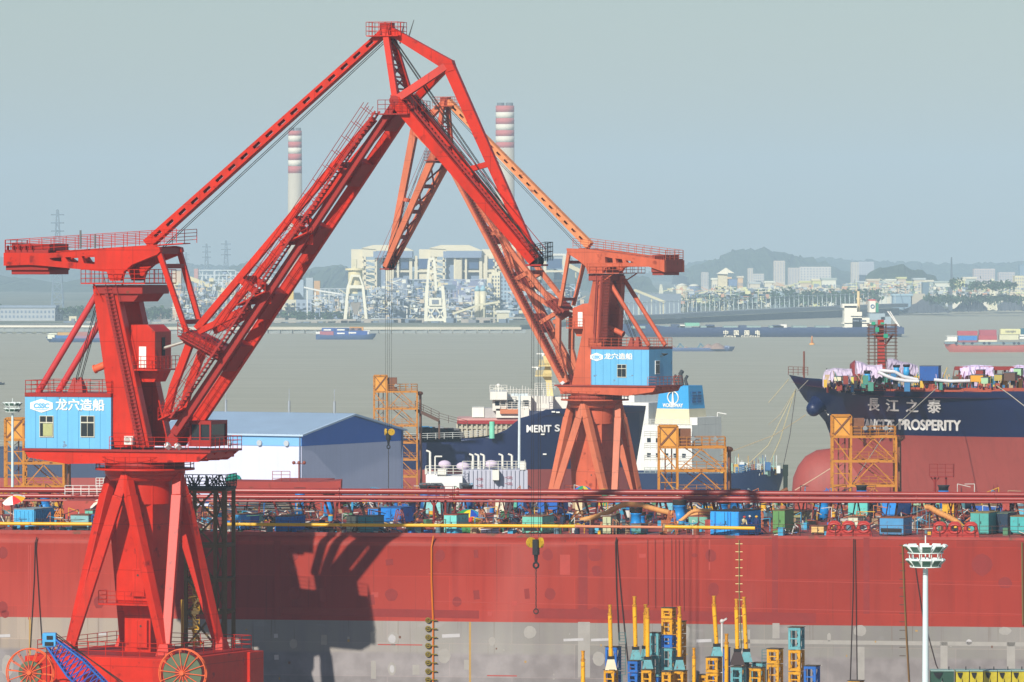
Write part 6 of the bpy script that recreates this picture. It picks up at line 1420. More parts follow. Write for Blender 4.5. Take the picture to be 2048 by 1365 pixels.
# ---------------------------------------------------------------- orange stair towers
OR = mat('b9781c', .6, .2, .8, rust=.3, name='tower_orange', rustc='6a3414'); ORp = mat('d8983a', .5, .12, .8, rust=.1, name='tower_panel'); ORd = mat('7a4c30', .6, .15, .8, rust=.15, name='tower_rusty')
def stair_tower(pxs, py_top, Y, label, shaft=37, wide=96, levels=4, lvl=47, ramp=False, pane=42, zb=3.0, flip=1):
    k = Y/F; t = T('stair_tower', label, 'tower', (wx(pxs, Y), Y, zb), 0, 'orange access towers of the yard')
    z = lambda py: wz(py, Y)-zb
    zt = z(py_top); a = shaft*k; b = (shaft+wide)*k; D = 3.6; zp = z(py_top+pane)
    m = MB()
    for x in (0, a):
        for y in (0, 2.2): m.beam((x, y, 0), (x, y, zt), .26, .26)
    for x in (b,): 
        for y in (0, D): m.beam((x, y, 0), (x, y, zp), .26, .26)
    m.beam((a+.02, D, 0), (a+.02, D, zp), .26, .26)
    zz = zp
    while zz > 0:
        m.beam((0, 0, zz), (b, 0, zz), .3, .3); m.beam((a, D, zz), (b, D, zz), .26, .26); m.beam((b, 0, zz), (b, D, zz), .26, .26, side=(1,0,0)); m.beam((0, 0, zz), (0, 2.2, zz), .24, .24, side=(1,0,0)); m.beam((a, 0, zz), (a, D, zz), .24, .24, side=(1,0,0))
        zz -= lvl*k
    m.beam((0, 0, zt), (a, 0, zt), .26, .26); m.beam((0, 2.2, zt), (a, 2.2, zt), .26, .26)
    m.build('frame', OR, t)
    m = MB(); zz = zp
    while zz > 0:
        zn = zz-lvl*k
        m.beam((a-.1, .05, zn+.1), (.1, .05, zz-.1), .12, .14); m.beam((.1, .1, (zz+zn)/2), (a-.1, .1, (zz+zn)/2), .1, .1)
        cx = (a+b)/2; m.beam((cx, .05, zz-.2), (a+.3, .05, zn+.2), .12, .12); m.beam((cx, .05, zz-.2), (b-.2, .05, zn+.2), .12, .12)
        m.beam((b, 0, zz), (b, D, zn), .1, .1, side=(1,0,0))
        zz = zn
    m.build('bracing', OR, t)
    # paler panel with diagonal on top of the shaft
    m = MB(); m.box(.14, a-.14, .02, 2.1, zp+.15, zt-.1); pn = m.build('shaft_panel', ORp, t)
    m = MB(); m.beam((.2, -.06, zp+.25), (a-.2, -.06, zt-.2), .06, .2); m.beam((.2, -.04, zt-.2), (a-.2, -.04, zp+.25), .05, .12); m.build('panel_brace', ORd, pn)
    m = MB(); m.box(a-.12, a+1.6, .3, 2.2, zp+.1, zt-.3); m.build('motor_house', ORd, t)
    # zigzag stairs with rails
    zz = zp; i = 0
    while zz > .5:
        zn = zz-lvl*k; s_ = MB(); xa, xb = (a+.8, b-.8); p, q = V((xa, 1.6+.9*(i % 2), zz-.05)), V((xb, 1.6+.9*(i % 2), zn+.05))
        s_.beam(p, q, .7, .1); n = 12
        for j in range(n): c = p.lerp(q, j/n); s_.box(c.x-.12, c.x+.12, c.y-.4, c.y+.4, c.z, c.z+.06)
        s_.tube(p+V((0, -.4, 1)), q+V((0, -.4, 1)), .04, 4); s_.tube(p+V((0, -.4, .5)), q+V((0, -.4, .5)), .03, 4)
        s_.box(a, b, .2, D-.2, zn-.06, zn+.02); s_.rail([(a, 0, zn), (b, 0, zn), (b, D, zn)], 1.1, 1.1, .035)
        s_.build('stair_flight', OR, t); zz = zn; i += 1
    m = MB(); m.rail([(a+.2, 0, zp), (b, 0, zp), (b, D, zp), (a+.2, D, zp)], 1.2, 1.0, .04, 3); m.build('top_rail', OR, t)
    for x in ((a+b)/2-1, b-1.2): m = MB(); m.tube((x, -.25, zp+1.0), (x, 0, zp+1.2), .3, 12, r2=.12); m.build('flood_lamp', mat('b9c4c8', .3), t)
    m = MB(); m.tube((b+.5, D*.5, zp-.2), (b+.7, D*.5, 0), .22, 10); m.sphere((b+.4, D*.5, zp-.3), .6, 10, 0, (1, .8, .6)); m.build('cable_chute', ORd, t)
    # inner clutter of the lift mast
    m = MB(); m.tube((a*.35, 1.1, 0), (a*.35, 1.1, zp), .09, 5); m.tube((a*.7, 1.1, 0), (a*.7, 1.1, zp), .09, 5)
    n = int(zp/.8)
    for j in range(n): m.beam((a*.35, 1.1, j*.8), (a*.7, 1.1, j*.8+.6), .07)
    m.build('lift_mast', ORd, t)
    if ramp:
        g_ = MB(); p, q = V((b, 1.2, z(812))), V((b+150*k*.4+2.4, 1.2, z(838)))
        p, q = V((b-.3, 1.6, z(820))), V((wx(878, Y)-wx(pxs, Y), 1.6, z(842))); r_ = V((wx(935, Y)-wx(pxs, Y), 1.6, z(842)))
        g_.beam(p, q, 1.6, .5); g_.rail([p+V((0, -.8, .2)), q+V((0, -.8, .2))], 1.2, 1.4, .05); g_.beam(q, q+V((0, 0, -3)), .3, .3); g_.rail([q+V((0, -.8, 0)), r_+V((0, -.8, -1.2))], 1.2, 1.4, .04)
        g_.build('gangway', mat('5e4436', .7, .1), t)
    return t
stair_tower(10, 838, 714, 'left orange stair tower behind the blue machinery house', wide=80)
stair_tower(1318, 853, 714, 'orange stair tower before the ship with the blue funnel')
stair_tower(1665, 832, 714, 'orange stair tower before the white lettered dark blue bow', wide=90, lvl=49)
stair_tower(748, 752, 976, 'farthest orange stair tower, with gangway, right of the white warehouse', shaft=26, wide=60, lvl=34, pane=32, ramp=True)

# ---------------------------------------------------------------- ship hulls by lofting
def loft(mb, secs, mi_at=None):
    """secs: list of sections, each a list of (x,y,z) from keel to deck edge on the near side; mirrored across y"""
    n = len(secs[0])
    for sg in (-1, 1):
        vs = [(p[0], p[1]*sg, p[2]) for s_ in secs for p in s_]
        for i in range(len(secs)-1):
            for j in range(n-1):
                q = [(i*n+j), ((i+1)*n+j), ((i+1)*n+j+1), (i*n+j+1)]
                zc = sum(vs[a_][2] for a_ in q)/4
                mb.add([vs[a_] for a_ in q], [(0,1,2,3)], mi_at(zc) if mi_at else 0, True)
def smooth(o):
    import bmesh
    bm = bmesh.new(); bm.from_mesh(o.data); bmesh.ops.remove_doubles(bm, verts=bm.verts, dist=.01); bmesh.ops.recalc_face_normals(bm, faces=bm.faces); bm.to_mesh(o.data); bm.free(); return o
NAVY = mat('14244c', .4, .1, .15, streak=.15, name='hull_navy', spec=.35); AF = mat('9a463e', .6, .08, .15, streak=.25, name='hull_antifouling'); DRED = mat('a4482f', .7, .15, .4, rust=.1, name='deck_primer')

# --- big new ship with white lettering (bow to the left)
YB = 806; kB = YB/F; HB = 22.0
t = T('lettered_ship', 'dark blue ship bow with big white Chinese and English name and red bulb', 'ship', (wx(1578, YB), YB, 0), 0)
def lx(px, Y=YB): return (px-1578)*Y/F
zd0, zd1 = wz(750, YB), wz(783, YB-HB)   # deck height at stem and amidships (near side)
zred = wz(876, YB-HB)
def half(x, z):
    """half breadth at length x (m from stem top) and height z"""
    zt = zd1
    rake = 0 if z > zt else (zt-z)*.0
    # stem line: top at x=0, raking back to x=~6.2 at the boot top, then vertical
    sx = stem(z); u = x-sx
    if u <= 0: return 0
    full = 24+ (zd0-z)*1.6
    f = min(1, u/full); return HB*(1-(1-f)**2.3)
def stem(z):
    pts = [(zd0, 0), (wz(800, YB), lx(1610)), (wz(830, YB), lx(1640)), (wz(850, YB), lx(1655)), (wz(880, YB), lx(1662)), (wz(1100, YB), lx(1668)), (-5, lx(1670))]
    for (z1, x1), (z2, x2) in zip(pts[:-1], pts[1:]):
        if z2 <= z <= z1: return x1+(x2-x1)*(z1-z)/(z1-z2)
    return pts[-1][1]
def deckz(x):
    pts = [(0, zd0), (lx(1615), zd0-.5), (lx(1650), zd1+1.0), (lx(1690), zd1+.3), (lx(1780), zd1), (200, zd1)]
    for (x1, z1), (x2, z2) in zip(pts[:-1], pts[1:]):
        if x1 <= x <= x2: f = (x-x1)/(x2-x1); return z1+(z2-z1)*f
    return zd1
secs = []; X = [0, .3, .8, 1.5, 2.5, 3.5, 4.5, 5.5, 6.5, 8, 10, 12, 15, 18, 22, 26, 30, 36, 42, 50, 60, 70]
zl = [0, 4, 8, 12, 16, 19, zred-1.2, zred, zred+.01, zred+1.5, zred+3, zred+4.5]
for x in X:
    s_ = []; dz_ = deckz(x)
    for z in zl+[dz_-.6, dz_]:
        z = min(z, dz_)
        hb = half(x, z); xx = x if hb > 0 else max(x, stem(z)); s_.append((xx if hb > 0 else stem(z) if x < stem(z) else x, hb, z))
    secs.append(s_)
# keep collapsed sections on the stem line
m = MB(); loft(m, secs, lambda z: 1 if z < zred else 0); smooth(m.build('hull', [NAVY, AF], t))
m = MB(); ds = [(s_[-1][0], s_[-1][1], s_[-1][2]-.9) for s_ in secs]
for i in range(len(ds)-1): m.add([(ds[i][0], -ds[i][1], ds[i][2]), (ds[i+1][0], -ds[i+1][1], ds[i+1][2]), (ds[i+1][0], ds[i+1][1], ds[i+1][2]), (ds[i][0], ds[i][1], ds[i][2])], [(0,1,2,3)])
m.build('deck', DRED, t)
m = MB()  # bulbous bow
cb = V((lx(1640), 0, wz(975, YB))); prof = [(-4.2, 0), (-4.0, .35), (-3.3, .62), (-2.2, .85), (-.5, 1.0), (2, 1.05), (8, 1.05)]
n = 28; vs = []; fs = []
for px_, f in prof:
    for i in range(n): a_ = 2*math.pi*i/n; vs.append((cb.x+px_*.9, f*3.6*math.cos(a_), cb.z-.6+f*5.6*math.sin(a_)))
for j in range(len(prof)-1):
    for i in range(n): fs.append((j*n+i, j*n+(i+1) % n, (j+1)*n+(i+1) % n, (j+1)*n+i))
m.add(vs, fs, 0, True); m.build('bulbous_bow', AF, t)
# anchor bolster
q = V((lx(1622)+.3, -3.1, wz(815, YB-3))); m = MB(); m.tube(q+V((1.6, 2.6, 1.6)), q+V((-.1, -.2, -.2)), 1.55, 20, r2=1.0); m.sphere(q+V((-.1, -.2, -.2)), 1.02, 14); m.build('anchor_bolster', NAVY, t)
# lettering follows the side
def hx(px, z):
    x = lx(px)
    for _ in range(6): x = wx(px, YB-half(x, z))-wx(1578, YB)
    return x
Ys = YB-HB-.12
def side_text(body, px0, px1, py0, py1, nm, bold=.03, Yt=None, par=None, base=(wx(1578, YB), YB, 0), mcol=WHITE, sz=1.12, multi=0):
    Yt = Yt or Ys; x0, x1 = wx(px0, Yt)-base[0], wx(px1, Yt)-base[0]; z0, z1 = wz(py0, Yt)-base[2], wz(py1, Yt)-base[2]
    return text(body, nm, mcol, par or t, textM(((x0+x1)/2, Yt-base[1], (z0+z1)/2), (1, 0, 0), (0, 0, 1)), abs(z0-z1)*sz, bold, abs(x1-x0), .04, 1.0, multi)
for ch, a_, b_, c_, d_ in (('長', 1736, 1758, 797, 826), ('江', 1772, 1797, 800, 828), ('之', 1812, 1836, 801, 829), ('泰', 1855, 1881, 800, 831)):
    hb = half(hx((a_+b_)/2, zred+5), zred+5); side_text(ch, a_, b_, c_, d_, 'lettering', .004, multi=.03, mcol=PWHITE, Yt=YB-hb, sz=1.0)
side_text('YANGTZE', 1721, 1788, 840, 862, 'lettering', .01, multi=.035, mcol=PWHITE, sz=1.35, Yt=YB-half(hx(1755, zred+2), zred+2))
side_text('PROSPERITY', 1797, 1920, 841, 863, 'lettering', .01, multi=.035, mcol=PWHITE, sz=1.35, Yt=YB-half(hx(1858, zred+2), zred+2))
for o_ in list(t.children):   # lay the strokes on the curved plating
    if o_.name.startswith('lettering'):
        ys_ = [v_.co.y for v_ in o_.data.vertices]; my = (max(ys_)+min(ys_))/2; Yt = YB+my
        for v_ in o_.data.vertices:
            px = 1024+(v_.co.x+wx(1578, YB))*F/Yt; X_ = hx(px, v_.co.z); v_.co.x, v_.co.y = X_, -half(X_, v_.co.z)-.1+(v_.co.y-my)
# draught marks and hull marks near the stem
m = MB()
for px, py in ((1700, 785), (1701, 789), (1652, 825), (1655, 830), (1658, 833)): m.box(lx(px)-.3, lx(px)+.3, -half(lx(px), wz(py, YB))-.3, -half(lx(px), wz(py, YB))-.2, wz(py, YB-12)-.12, wz(py, YB-12)+.12)
m.build('hull_mark', WHITE, t)
m = MB()
for px in (1780, 1922, 1987, 1995): x = hx(px, 18); m.box(x-.03, x+.03, -half(x, 18)-.03, -half(x, 18)+.5, 12, zred)
m.build('weld_line', mat('7c3030', .6), t)
# bulwark, fairleads, gear on this ship
zk = zd1-.9
def hullx(px, z): return hx(px, z)
for px0, px1 in ((1745, 1765), (1765, 1785), (1846, 1862), (1862, 1878), (1878, 1894), (1955, 1967), (1972, 1984), (1990, 2002)):
    m = MB(); x0, x1 = hx(px0, zd1), hx(px1, zd1); a_ = (x1-x0)/2; cx = (x0+x1)/2; yy = -half(cx, zd1)+.5
    m.prism([(cx-a_*.9, zd1), (cx+a_*.9, zd1), (cx+a_*.6, zd1+1.0), (cx-a_*.6, zd1+1.0)], yy, yy+.5, holes=[[(cx+.26*math.cos(th_*.5236), zd1+.52+.26*math.sin(th_*.5236)) for th_ in range(12)]]); m.build('fairlead', mat('a84a38', .6, .1), t)
m = MB(); x = hx(1690, zd1)
while x < 75:
    p0, p1 = (x, -half(x, zd1)+1.6), (x+3, -half(x+3, zd1)+1.6); m.beam((p0[0], p0[1], zd1-.2), (p1[0], p1[1], zd1-.2), .3, 1.2); m.beam((p0[0], p0[1]-1.4, zd1+.02), (p1[0], p1[1]-1.4, zd1+.02), .3, .25); x += 3
m.build('bulwark', DRED, t)
m = MB(); z_ = wz(737, YB); m.beam((lx(1910), 0, z_), (lx(2120), 0, z_), 1.2, .5)
for px in range(1915, 2110, 9): m.beam((lx(px), 0, zd1-1), (lx(px+(4 if px % 2 else -4)), 0, z_), .15, .2)
m.build('pipe_rack', mat('8c2c26', .6, .1), t)
m = MB(); x = lx(1608); m.tube((x, 0, zd0-1), (x, 0, wz(703, YB)), .12, 6); m.rail([(lx(1576), -1, zd0), (lx(1612), -5, zd0)], 1.1, 1.2, .04); m.build('bow_staff', mat('7c4a3a', .6), t)
def cloth(name, pts, Y, cols, label, th=1.5, seed=0, grp='lavender dust sheets on the dark blue ship'):
    """draped sheet: rows of points, wrinkled"""
    rnd = random.Random(seed); m = MB(); P_ = [(wx(a_, Y), wz(b_, Y)) for a_, b_ in pts]; n = len(P_)
    nx = 18; x0 = min(p[0] for p in P_); x1 = max(p[0] for p in P_)
    top = sorted([p for p in P_], key=lambda p: p[0]); 
    def ztop(x):
        for (a0, b0), (a1, b1) in zip(top[:-1], top[1:]):
            if a0 <= x <= a1: return b0+(b1-b0)*(x-a0)/(a1-a0+1e-6)
        return top[-1][1]
    vs = []; fs = []
    rows = [(-th, -1.6), (-th*.9, -.9), (-th*.55, -.25), (0, 0), (th*.6, -.3), (th, -2.0)]
    for dy, dz in rows:
        for i in range(nx+1): x = x0+(x1-x0)*i/nx; vs.append((x+rnd.uniform(-.12, .12), Y+dy+rnd.uniform(-.25, .25), ztop(x)+dz*rnd.uniform(.7, 1.15)))
    for j in range(len(rows)-1):
        for i in range(nx): fs.append((j*(nx+1)+i, j*(nx+1)+i+1, (j+1)*(nx+1)+i+1, (j+1)*(nx+1)+i))
    m.add(vs, fs); return tag(m.build(name, mat(cols, .75, .1, 2, name='dust_sheet')), label, 'sheet', grp)
cloth('dust_sheet', [(1646, 750), (1652, 740), (1670, 736), (1690, 738), (1704, 738)], 792, 'c4b8cc', 'leftmost lavender sheet low on the dark blue bow deck', seed=1)
cloth('dust_sheet', [(1712, 722), (1722, 724), (1735, 730), (1750, 731), (1764, 729)], 790, 'd0c0d6', 'big lavender sheet hanging left of the scaffolded mast', th=2, seed=2)
cloth('dust_sheet', [(1774, 718), (1785, 717), (1800, 723), (1820, 726), (1836, 732)], 800, 'b4a8bc', 'lavender sheet just right of the scaffolded mast', seed=3)
cloth('dust_sheet', [(1920, 733), (1950, 730), (1985, 732)], 806, 'd6c6e6', 'flat lavender sheet over the ship pipe rack', seed=4)
cloth('dust_sheet', [(2018, 735), (2035, 730), (2060, 732)], 806, 'd6c6e6', 'lavender sheet at the right edge of the picture', seed=5)
m = MB(); m.prism([(wx(1702, 795), wz(770, 795)), (wx(1722, 795), wz(770, 795)), (wx(1722, 795), wz(728, 795)), (wx(1712, 795), wz(722, 795)), (wx(1703, 795), wz(730, 795))], 795, 799); tag(m.build('hatch_cover', mat('8c2e2e', .6)), 'dark red upright hatch beside the big lavender sheet', 'hatch')
def shipbox(px0, px1, pyt, pyb, Y, col, label, nm='equipment_box', grp='boxes on the dark blue ship', rib=0):
    t_ = T(nm, label, 'container', (wx((px0+px1)/2, Y), Y, wz(pyb, Y)), R(-12), grp); a_ = (px1-px0)/2*Y/F; h = (pyb-pyt)*Y/F
    m = MB(); m.box(-a_, a_, 0, 2.5, 0, h)
    for i in range(rib): x = -a_+2*a_*(i+.5)/rib; m.box(x-.06, x+.06, -.06, 0, .1, h-.1)
    m.build('body', mat(col, .6, .1, 1, rust=.1), t_); m = MB(); m.box(-a_-.05, a_+.05, -.05, 2.55, h, h+.08); m.build('lid', mat('5a6470', .7), t_)
shipbox(1839, 1877, 733, 762, 786, '1c56a0', 'deep blue ribbed container on the dark blue ship', rib=12)
shipbox(1941, 1966, 751, 764, 786, 'd89a20', 'orange tool crate on the dark blue ship'); shipbox(1962, 1976, 756, 768, 785, '9cc49c', 'pale green box right of the orange crate on the dark ship')
shipbox(2027, 2042, 738, 752, 790, '9cc89c', 'mint box on the dark blue ship near the right edge'); shipbox(1951, 1966, 741, 750, 790, '8c3028', 'dark red box behind the orange crate'); shipbox(1988, 2004, 750, 762, 788, 'b0a050', 'olive crate on the dark ship right of the pale green box')
shipbox(1702, 1710, 754, 768, 788, 'd0c860', 'small yellow drum crate near the anchor on the dark ship'); shipbox(1668, 1682, 754, 762, 788, 'd8d0b0', 'cream bollard box on the dark bow'); shipbox(2008, 2030, 746, 762, 787, '5c4238', 'brown machine box on the dark ship near the right edge')
for px, pyt, pyb, lab in ((1735, 741, 770, 'cyan ventilator with black cap under the big lavender sheet'), (1793, 730, 752, 'cyan ventilator right of the scaffolded mast on the dark ship'), (1813, 729, 752, 'second cyan ventilator right of the scaffolded mast')):
    Y = 788; h = (pyb-pyt)*Y/F; t_ = T('ventilator', lab, 'ventilator', (wx(px, Y), Y, wz(pyb, Y)), 0, 'ventilators on the dark blue ship'); r = .42
    MB().lathe((0,0,0), [(r*1.1, 0), (r, h*.5), (r*.8, h*.6), (r, h*.75)], 16).build('casing', mat('3aa0d8', .4, .1), t_); MB().lathe((0,0,h*.75), [(r*.9, 0), (r*1.1, .1), (r*1.15, h*.24)], 16).build('cap', DARK, t_)
# white hose snakes on the deck
for pts, lab in (([(1756, 744), (1772, 752), (1788, 758), (1810, 762), (1838, 763)], 'white ribbed hose curling right of the big lavender sheet'), ([(1760, 741), (1790, 744), (1808, 754), (1836, 760)], 'upper white hose beside the cyan ventilators'), ([(1868, 760), (1900, 763), (1940, 762)], 'white hose running to the orange crate on the dark ship')):
    m = MB(); m.path([W(a_, b_, 785) for a_, b_ in pts], .22, 8); tag(m.build('ribbed_hose', mat('d4d4d8', .7)), lab, 'hose', 'white hoses on the dark blue ship')
# scaffolded mast
Y = 803; k = Y/F; t = T('ship_mast', 'red mast wrapped in scaffolding above the dark blue ship', 'mast', (wx(1763, Y), Y, wz(772, Y))); z = lambda py: wz(py, Y)-wz(772, Y)
m = MB(); m.beam((0, 0, 0), (-.1, 0, z(672)), 1.1, 1.1, w2=.9, h2=.9); m.beam((-.1, 0, z(672)), (-.1, 0, z(640)), .8, .8); m.prism([(-1.3, z(668)), (1.0, z(668)), (.4, z(680)), (-.4, z(680))], -.8, .8); m.beam((1.6, 0, z(668)), (-.2, 0, z(705)), .25, .25); m.build('pole', mat('a8382c', .6, .1), t)
m = MB()
for x in (-1.7, -.9, .6, 1.9):
    for y in (-1.1, 1.1): m.tube((x*1.0, y, 0), (x*1.0, y, z(648)), .05, 5)
for i in range(18):
    zz = z(768)+ (z(650)-z(768))*i/17
    for y in (-1.1, 1.1): m.tube((-1.9, y, zz), (2.1, y, zz), .045, 5)
for i in range(6): zz = z(670+i*2); 
for zz, col in ((z(651), 0), (z(660), 0), (z(670), 0)): m.box(-1.9, 2.0, -1.1, 1.1, zz-.05, zz+.05)
m.build('scaffolding', mat('6a4a3a', .6, .2), t)
for a_, b_, c_, d_ in ((-.9, -.4, 655, 664), (.2, .8, 668, 676), (-1.4, -.9, 644, 650), (-.2, .3, 645, 649)): m = MB(); m.box(a_, b_, -1.25, -1.15, z(d_), z(c_)); m.build('green_net', mat('2a9a78', .7), t)
m = MB(); m.beam((.8, -.3, z(623)), (2.2, -.3, z(652)), .14, .14); m.beam((1.1, -.3, z(623)), (2.4, -.3, z(654)), .12, .12); m.build('ladder', WHITE, t)
m = MB()
rnd = random.Random(31)
for i in range(260):
    px = rnd.uniform(1650, 2050); py = rnd.uniform(752, 774); Y = rnd.uniform(785, 800); c = W(px, py, Y); s_ = rnd.uniform(.12, .4); q = rnd.random()
    if q < .5: m.box(c.x-s_, c.x+s_, c.y-s_, c.y+s_, c.z-.8, c.z+s_, rnd.randrange(8))
    else: m.tube(c-V((0, 0, .8)), c+V((rnd.uniform(-.8, .8), 0, rnd.uniform(.2, 1.2))), .05, 5, rnd.randrange(8))
tag(m.build('deck_clutter', [mat(c_, .7, name='clutter_paint') for c_ in ('8a3a30', 'b8a080', '3a78a8', 'c8b8d8', '5a4a3a', 'd8b040', '4a8a78', '2a2c30')]), 'small gear and hoses strewn over the dark blue ship deck', 'clutter', kind='stuff')
# mooring ropes of the bow
for pts, lab, r_, c_ in (([(1578, 758), (1537, 806)], 'pale mooring rope running left from the dark blue bow tip', .05, 'b0a88a'), ([(1592, 778), (1537, 890), (1490, 935)], 'long pale mooring rope sagging to the lower left', .05, 'b8b08c'), ([(1592, 778), (1560, 830), (1537, 850)], 'upper pale mooring rope off the bow', .04, 'a8a088'), ([(1592, 778), (1580, 870), (1566, 935)], 'steep dark mooring rope falling from the bow', .05, '5a5a58'),
                         ([(1590, 782), (1560, 880), (1540, 925)], 'pale doubled mooring rope near the steep one', .05, 'b8ae84'), ([(1612, 830), (1550, 870), (1440, 912)], 'pale mooring rope from the anchor to the small blue bow', .05, 'a89a7c'), ([(1665, 935), (1625, 960), (1590, 981)], 'cream rope from orange tower down to the red mains', .07, 'c8a890')):
    m = MB(); m.path([W(a_, b_, 720) for a_, b_ in pts], r_, 5); tag(m.build('mooring_rope', mat(c_, .8)), lab, 'rope', 'mooring ropes around the dark blue bow')
for pts, lab in (([W(1616, 761, 775), W(1594, 784, 760)], 'short pale rope across the dark blue bow plating'), ([W(1873, 777, 780), W(1835, 812, 772), W(1800, 845, 760), W(1762, 880, 745), W(1700, 975, 715)], 'long olive rope crossing the white ship lettering'), ([W(1994, 772, 780), W(2020, 790, 775), W(2052, 815, 770)], 'white rope slanting down at the right edge over navy plating')):
    m = MB(); m.path(pts, .06, 5); tag(m.build('mooring_rope', mat('b8b09c', .8)), lab, 'rope', 'mooring ropes around the dark blue bow')

# --- second navy ship with the name starting MERIT, bow to the right
YM = 1010; HM_ = 14.0; t = T('cargo_ship', 'navy cargo ship with white name on its bow behind the second crane', 'ship', (wx(1292, YM), YM, 0), 0)
def mx_(px, Y=YM): return (px-1292)*Y/F
zt_ = wz(814, YM)
def mdeck(x):
    pts = [(-80, wz(880, YM-HM_)), (mx_(840), wz(880, YM-HM_)), (mx_(930), wz(877, YM-HM_)), (mx_(985), wz(871, YM-HM_)), (mx_(1010), wz(862, YM-HM_)), (mx_(1030), wz(845, YM-HM_)), (mx_(1045), wz(834, YM-HM_)), (mx_(1066), wz(831, YM-HM_)), (mx_(1085), wz(820, YM-HM_)), (mx_(1140), wz(817, YM-HM_)), (0, wz(812, YM))]
    for (x1, z1), (x2, z2) in zip(pts[:-1], pts[1:]):
        if x1 <= x <= x2: return z1+(z2-z1)*(x-x1)/(x2-x1)
    return pts[-1][1]
zrm = wz(940, YM-HM_)
def mstem(z): return -max(0, (zt_-z))*.17-.0
def mhalf(x, z):
    u = mstem(z)-x
    if u <= 0: return 0
    f = min(1, u/(20+(zt_-z)*1.0)); return HM_*(1-(1-f)**2.4)
secs = []
for x in [0, -.2, -.6, -1.2, -2, -3, -4, -5.5, -7, -9, -11, -13, -15, -17, -18.5, -20, -21, -22, -23.5, -25, -27, -31, -38, -46, -55, -75]:
    s_ = []; dz_ = mdeck(x)
    for z in [-2, 3, 7, zrm-1, zrm, zrm+.01, zrm+2, zrm+4, zrm+6, dz_-.5, dz_]:
        z = min(z, dz_); hb = mhalf(x, z); s_.append((x if hb > 0 else min(x, mstem(z)), hb, z))
    secs.append(s_)
m = MB(); loft(m, secs, lambda z: 1 if z < zrm else 0); smooth(m.build('hull', [NAVY, AF], t))
m = MB()
for a_, b_ in zip(secs[:-1], secs[1:]): p, q = a_[-1], b_[-1]; m.add([(p[0], -p[1], p[2]-1), (q[0], -q[1], q[2]-1), (q[0], q[1], q[2]-1), (p[0], p[1], p[2]-1)], [(0,1,2,3)])
m.build('deck', mat('8a4038', .7), t)
def mhx(px, z):
    x = mx_(px)
    for _ in range(8): x = wx(px, YM-mhalf(x, z))-wx(1292, YM)
    return x
for body, a_, b_, c_, d_ in (('MERIT', 1053, 1102, 851, 866), ('S', 1110, 1119, 850, 864)):
    hb = mhalf(mhx((a_+b_)/2, zrm+5), zrm+5); Yt = YM-hb
    o_ = side_text(body, a_, b_, c_, d_, 'lettering', .006, Yt=Yt, par=t, base=(wx(1292, YM), YM, 0), mcol=PWHITE, sz=1.35, multi=.03)
    for v_ in o_.data.vertices:
        px = 1024+(v_.co.x+wx(1292, YM))*F/Yt; X_ = mhx(px, v_.co.z); v_.co.x, v_.co.y = X_, -mhalf(X_, v_.co.z)-.22+(v_.co.y+hb)
m = MB()
for px, py in ((1105, 823), (1114, 824), (1084, 868), (1088, 908)): x = mx_(px); m.box(x-.25, x+.35, -mhalf(x, wz(py, YM-10))-.25, -mhalf(x, wz(py, YM-10))-.1, wz(py, YM-10)-.1, wz(py, YM-10)+.12)
m.build('hull_mark', WHITE, t)
# hatch coamings, covers and rail
Yh = YM-8; m = MB(); x0, x1 = mx_(912, Yh), mx_(1040, Yh); zc = wz(866, Yh); zt2 = wz(848, Yh); m.box(x0, x1, -8, 4, mdeck(-40)-1, zt2)
for i in range(14): x = x0+(x1-x0)*i/13; m.box(x-.15, x+.15, -8.4, -8, mdeck(-40)-1, zt2)
m.box(x0, x1, -8.3, -8, (zt2+zc)/2-.1, (zt2+zc)/2+.1); m.build('hatch_coaming', mat('b4b09c', .6, .1, streak=.3), t)
m = MB(); m.box(x0, x1, -8.6, 4.5, zt2, wz(841, Yh)); m.build('hatch_cover', mat('a02a2c', .6, .1), t)
m = MB(); m.box(x0, x1, -8.5, 4.4, wz(841, Yh), wz(837, Yh)); m.build('hatch_top', mat('c99a94', .6, .1), t)
m = MB(); pts = [(x, -mhalf(x, mdeck(x)), mdeck(x)) for x in (-55, -46, -38, -31, -27)]; m.rail(pts, 1.0, 1.5, .05); m.build('rail', mat('c8ccc8', .6), t)
# white wheelhouse, bridge and mast, forward
def mb_(nm, items, col, par=t, Yr=YM):
    m = MB()
    for it in items:
        px0, px1, pyt, pyb, y0, y1 = it; m.box(wx(px0, Yr+y0)-wx(1292, YM), wx(px1, Yr+y0)-wx(1292, YM), y0, y1, wz(pyb, Yr+y0), wz(pyt, Yr+y0))
    return m.build(nm, col, par)
SW = mat('e4e2d8', .5, .05, .4, streak=.2, name='ship_white')
hs = mb_('superstructure', [(992, 1058, 818, 836, -9, 5), (985, 1015, 800, 822, -9, 3), (1012, 1062, 792, 822, -6, 4), (1060, 1106, 793, 822, -4, 5), (1095, 1136, 794, 822, 0, 7)], SW)
mb_('wheelhouse_roof', [(980, 1014, 784, 800, -10, 3)], SW, hs)
mb_('window', [(990, 999, 803, 811, -9.15, -9), (1002, 1011, 803, 811, -9.15, -9), (1016, 1027, 801, 811, -6.15, -6), (1031, 1041, 801, 811, -6.15, -6), (1046, 1057, 801, 811, -6.15, -6)], GLASS, hs)
mb_('side_house', [(944, 968, 816, 835, -6, 2)], SW); mb_('side_house', [(968, 992, 817, 836, -5.8, 2)], mat('a8a8a8', .6), t)
mb_('lifeboat_deck', [(1000, 1036, 819, 828, -9.6, -9)], mat('c87a52', .6, .1), hs)
m = MB(); Yr = YM-9
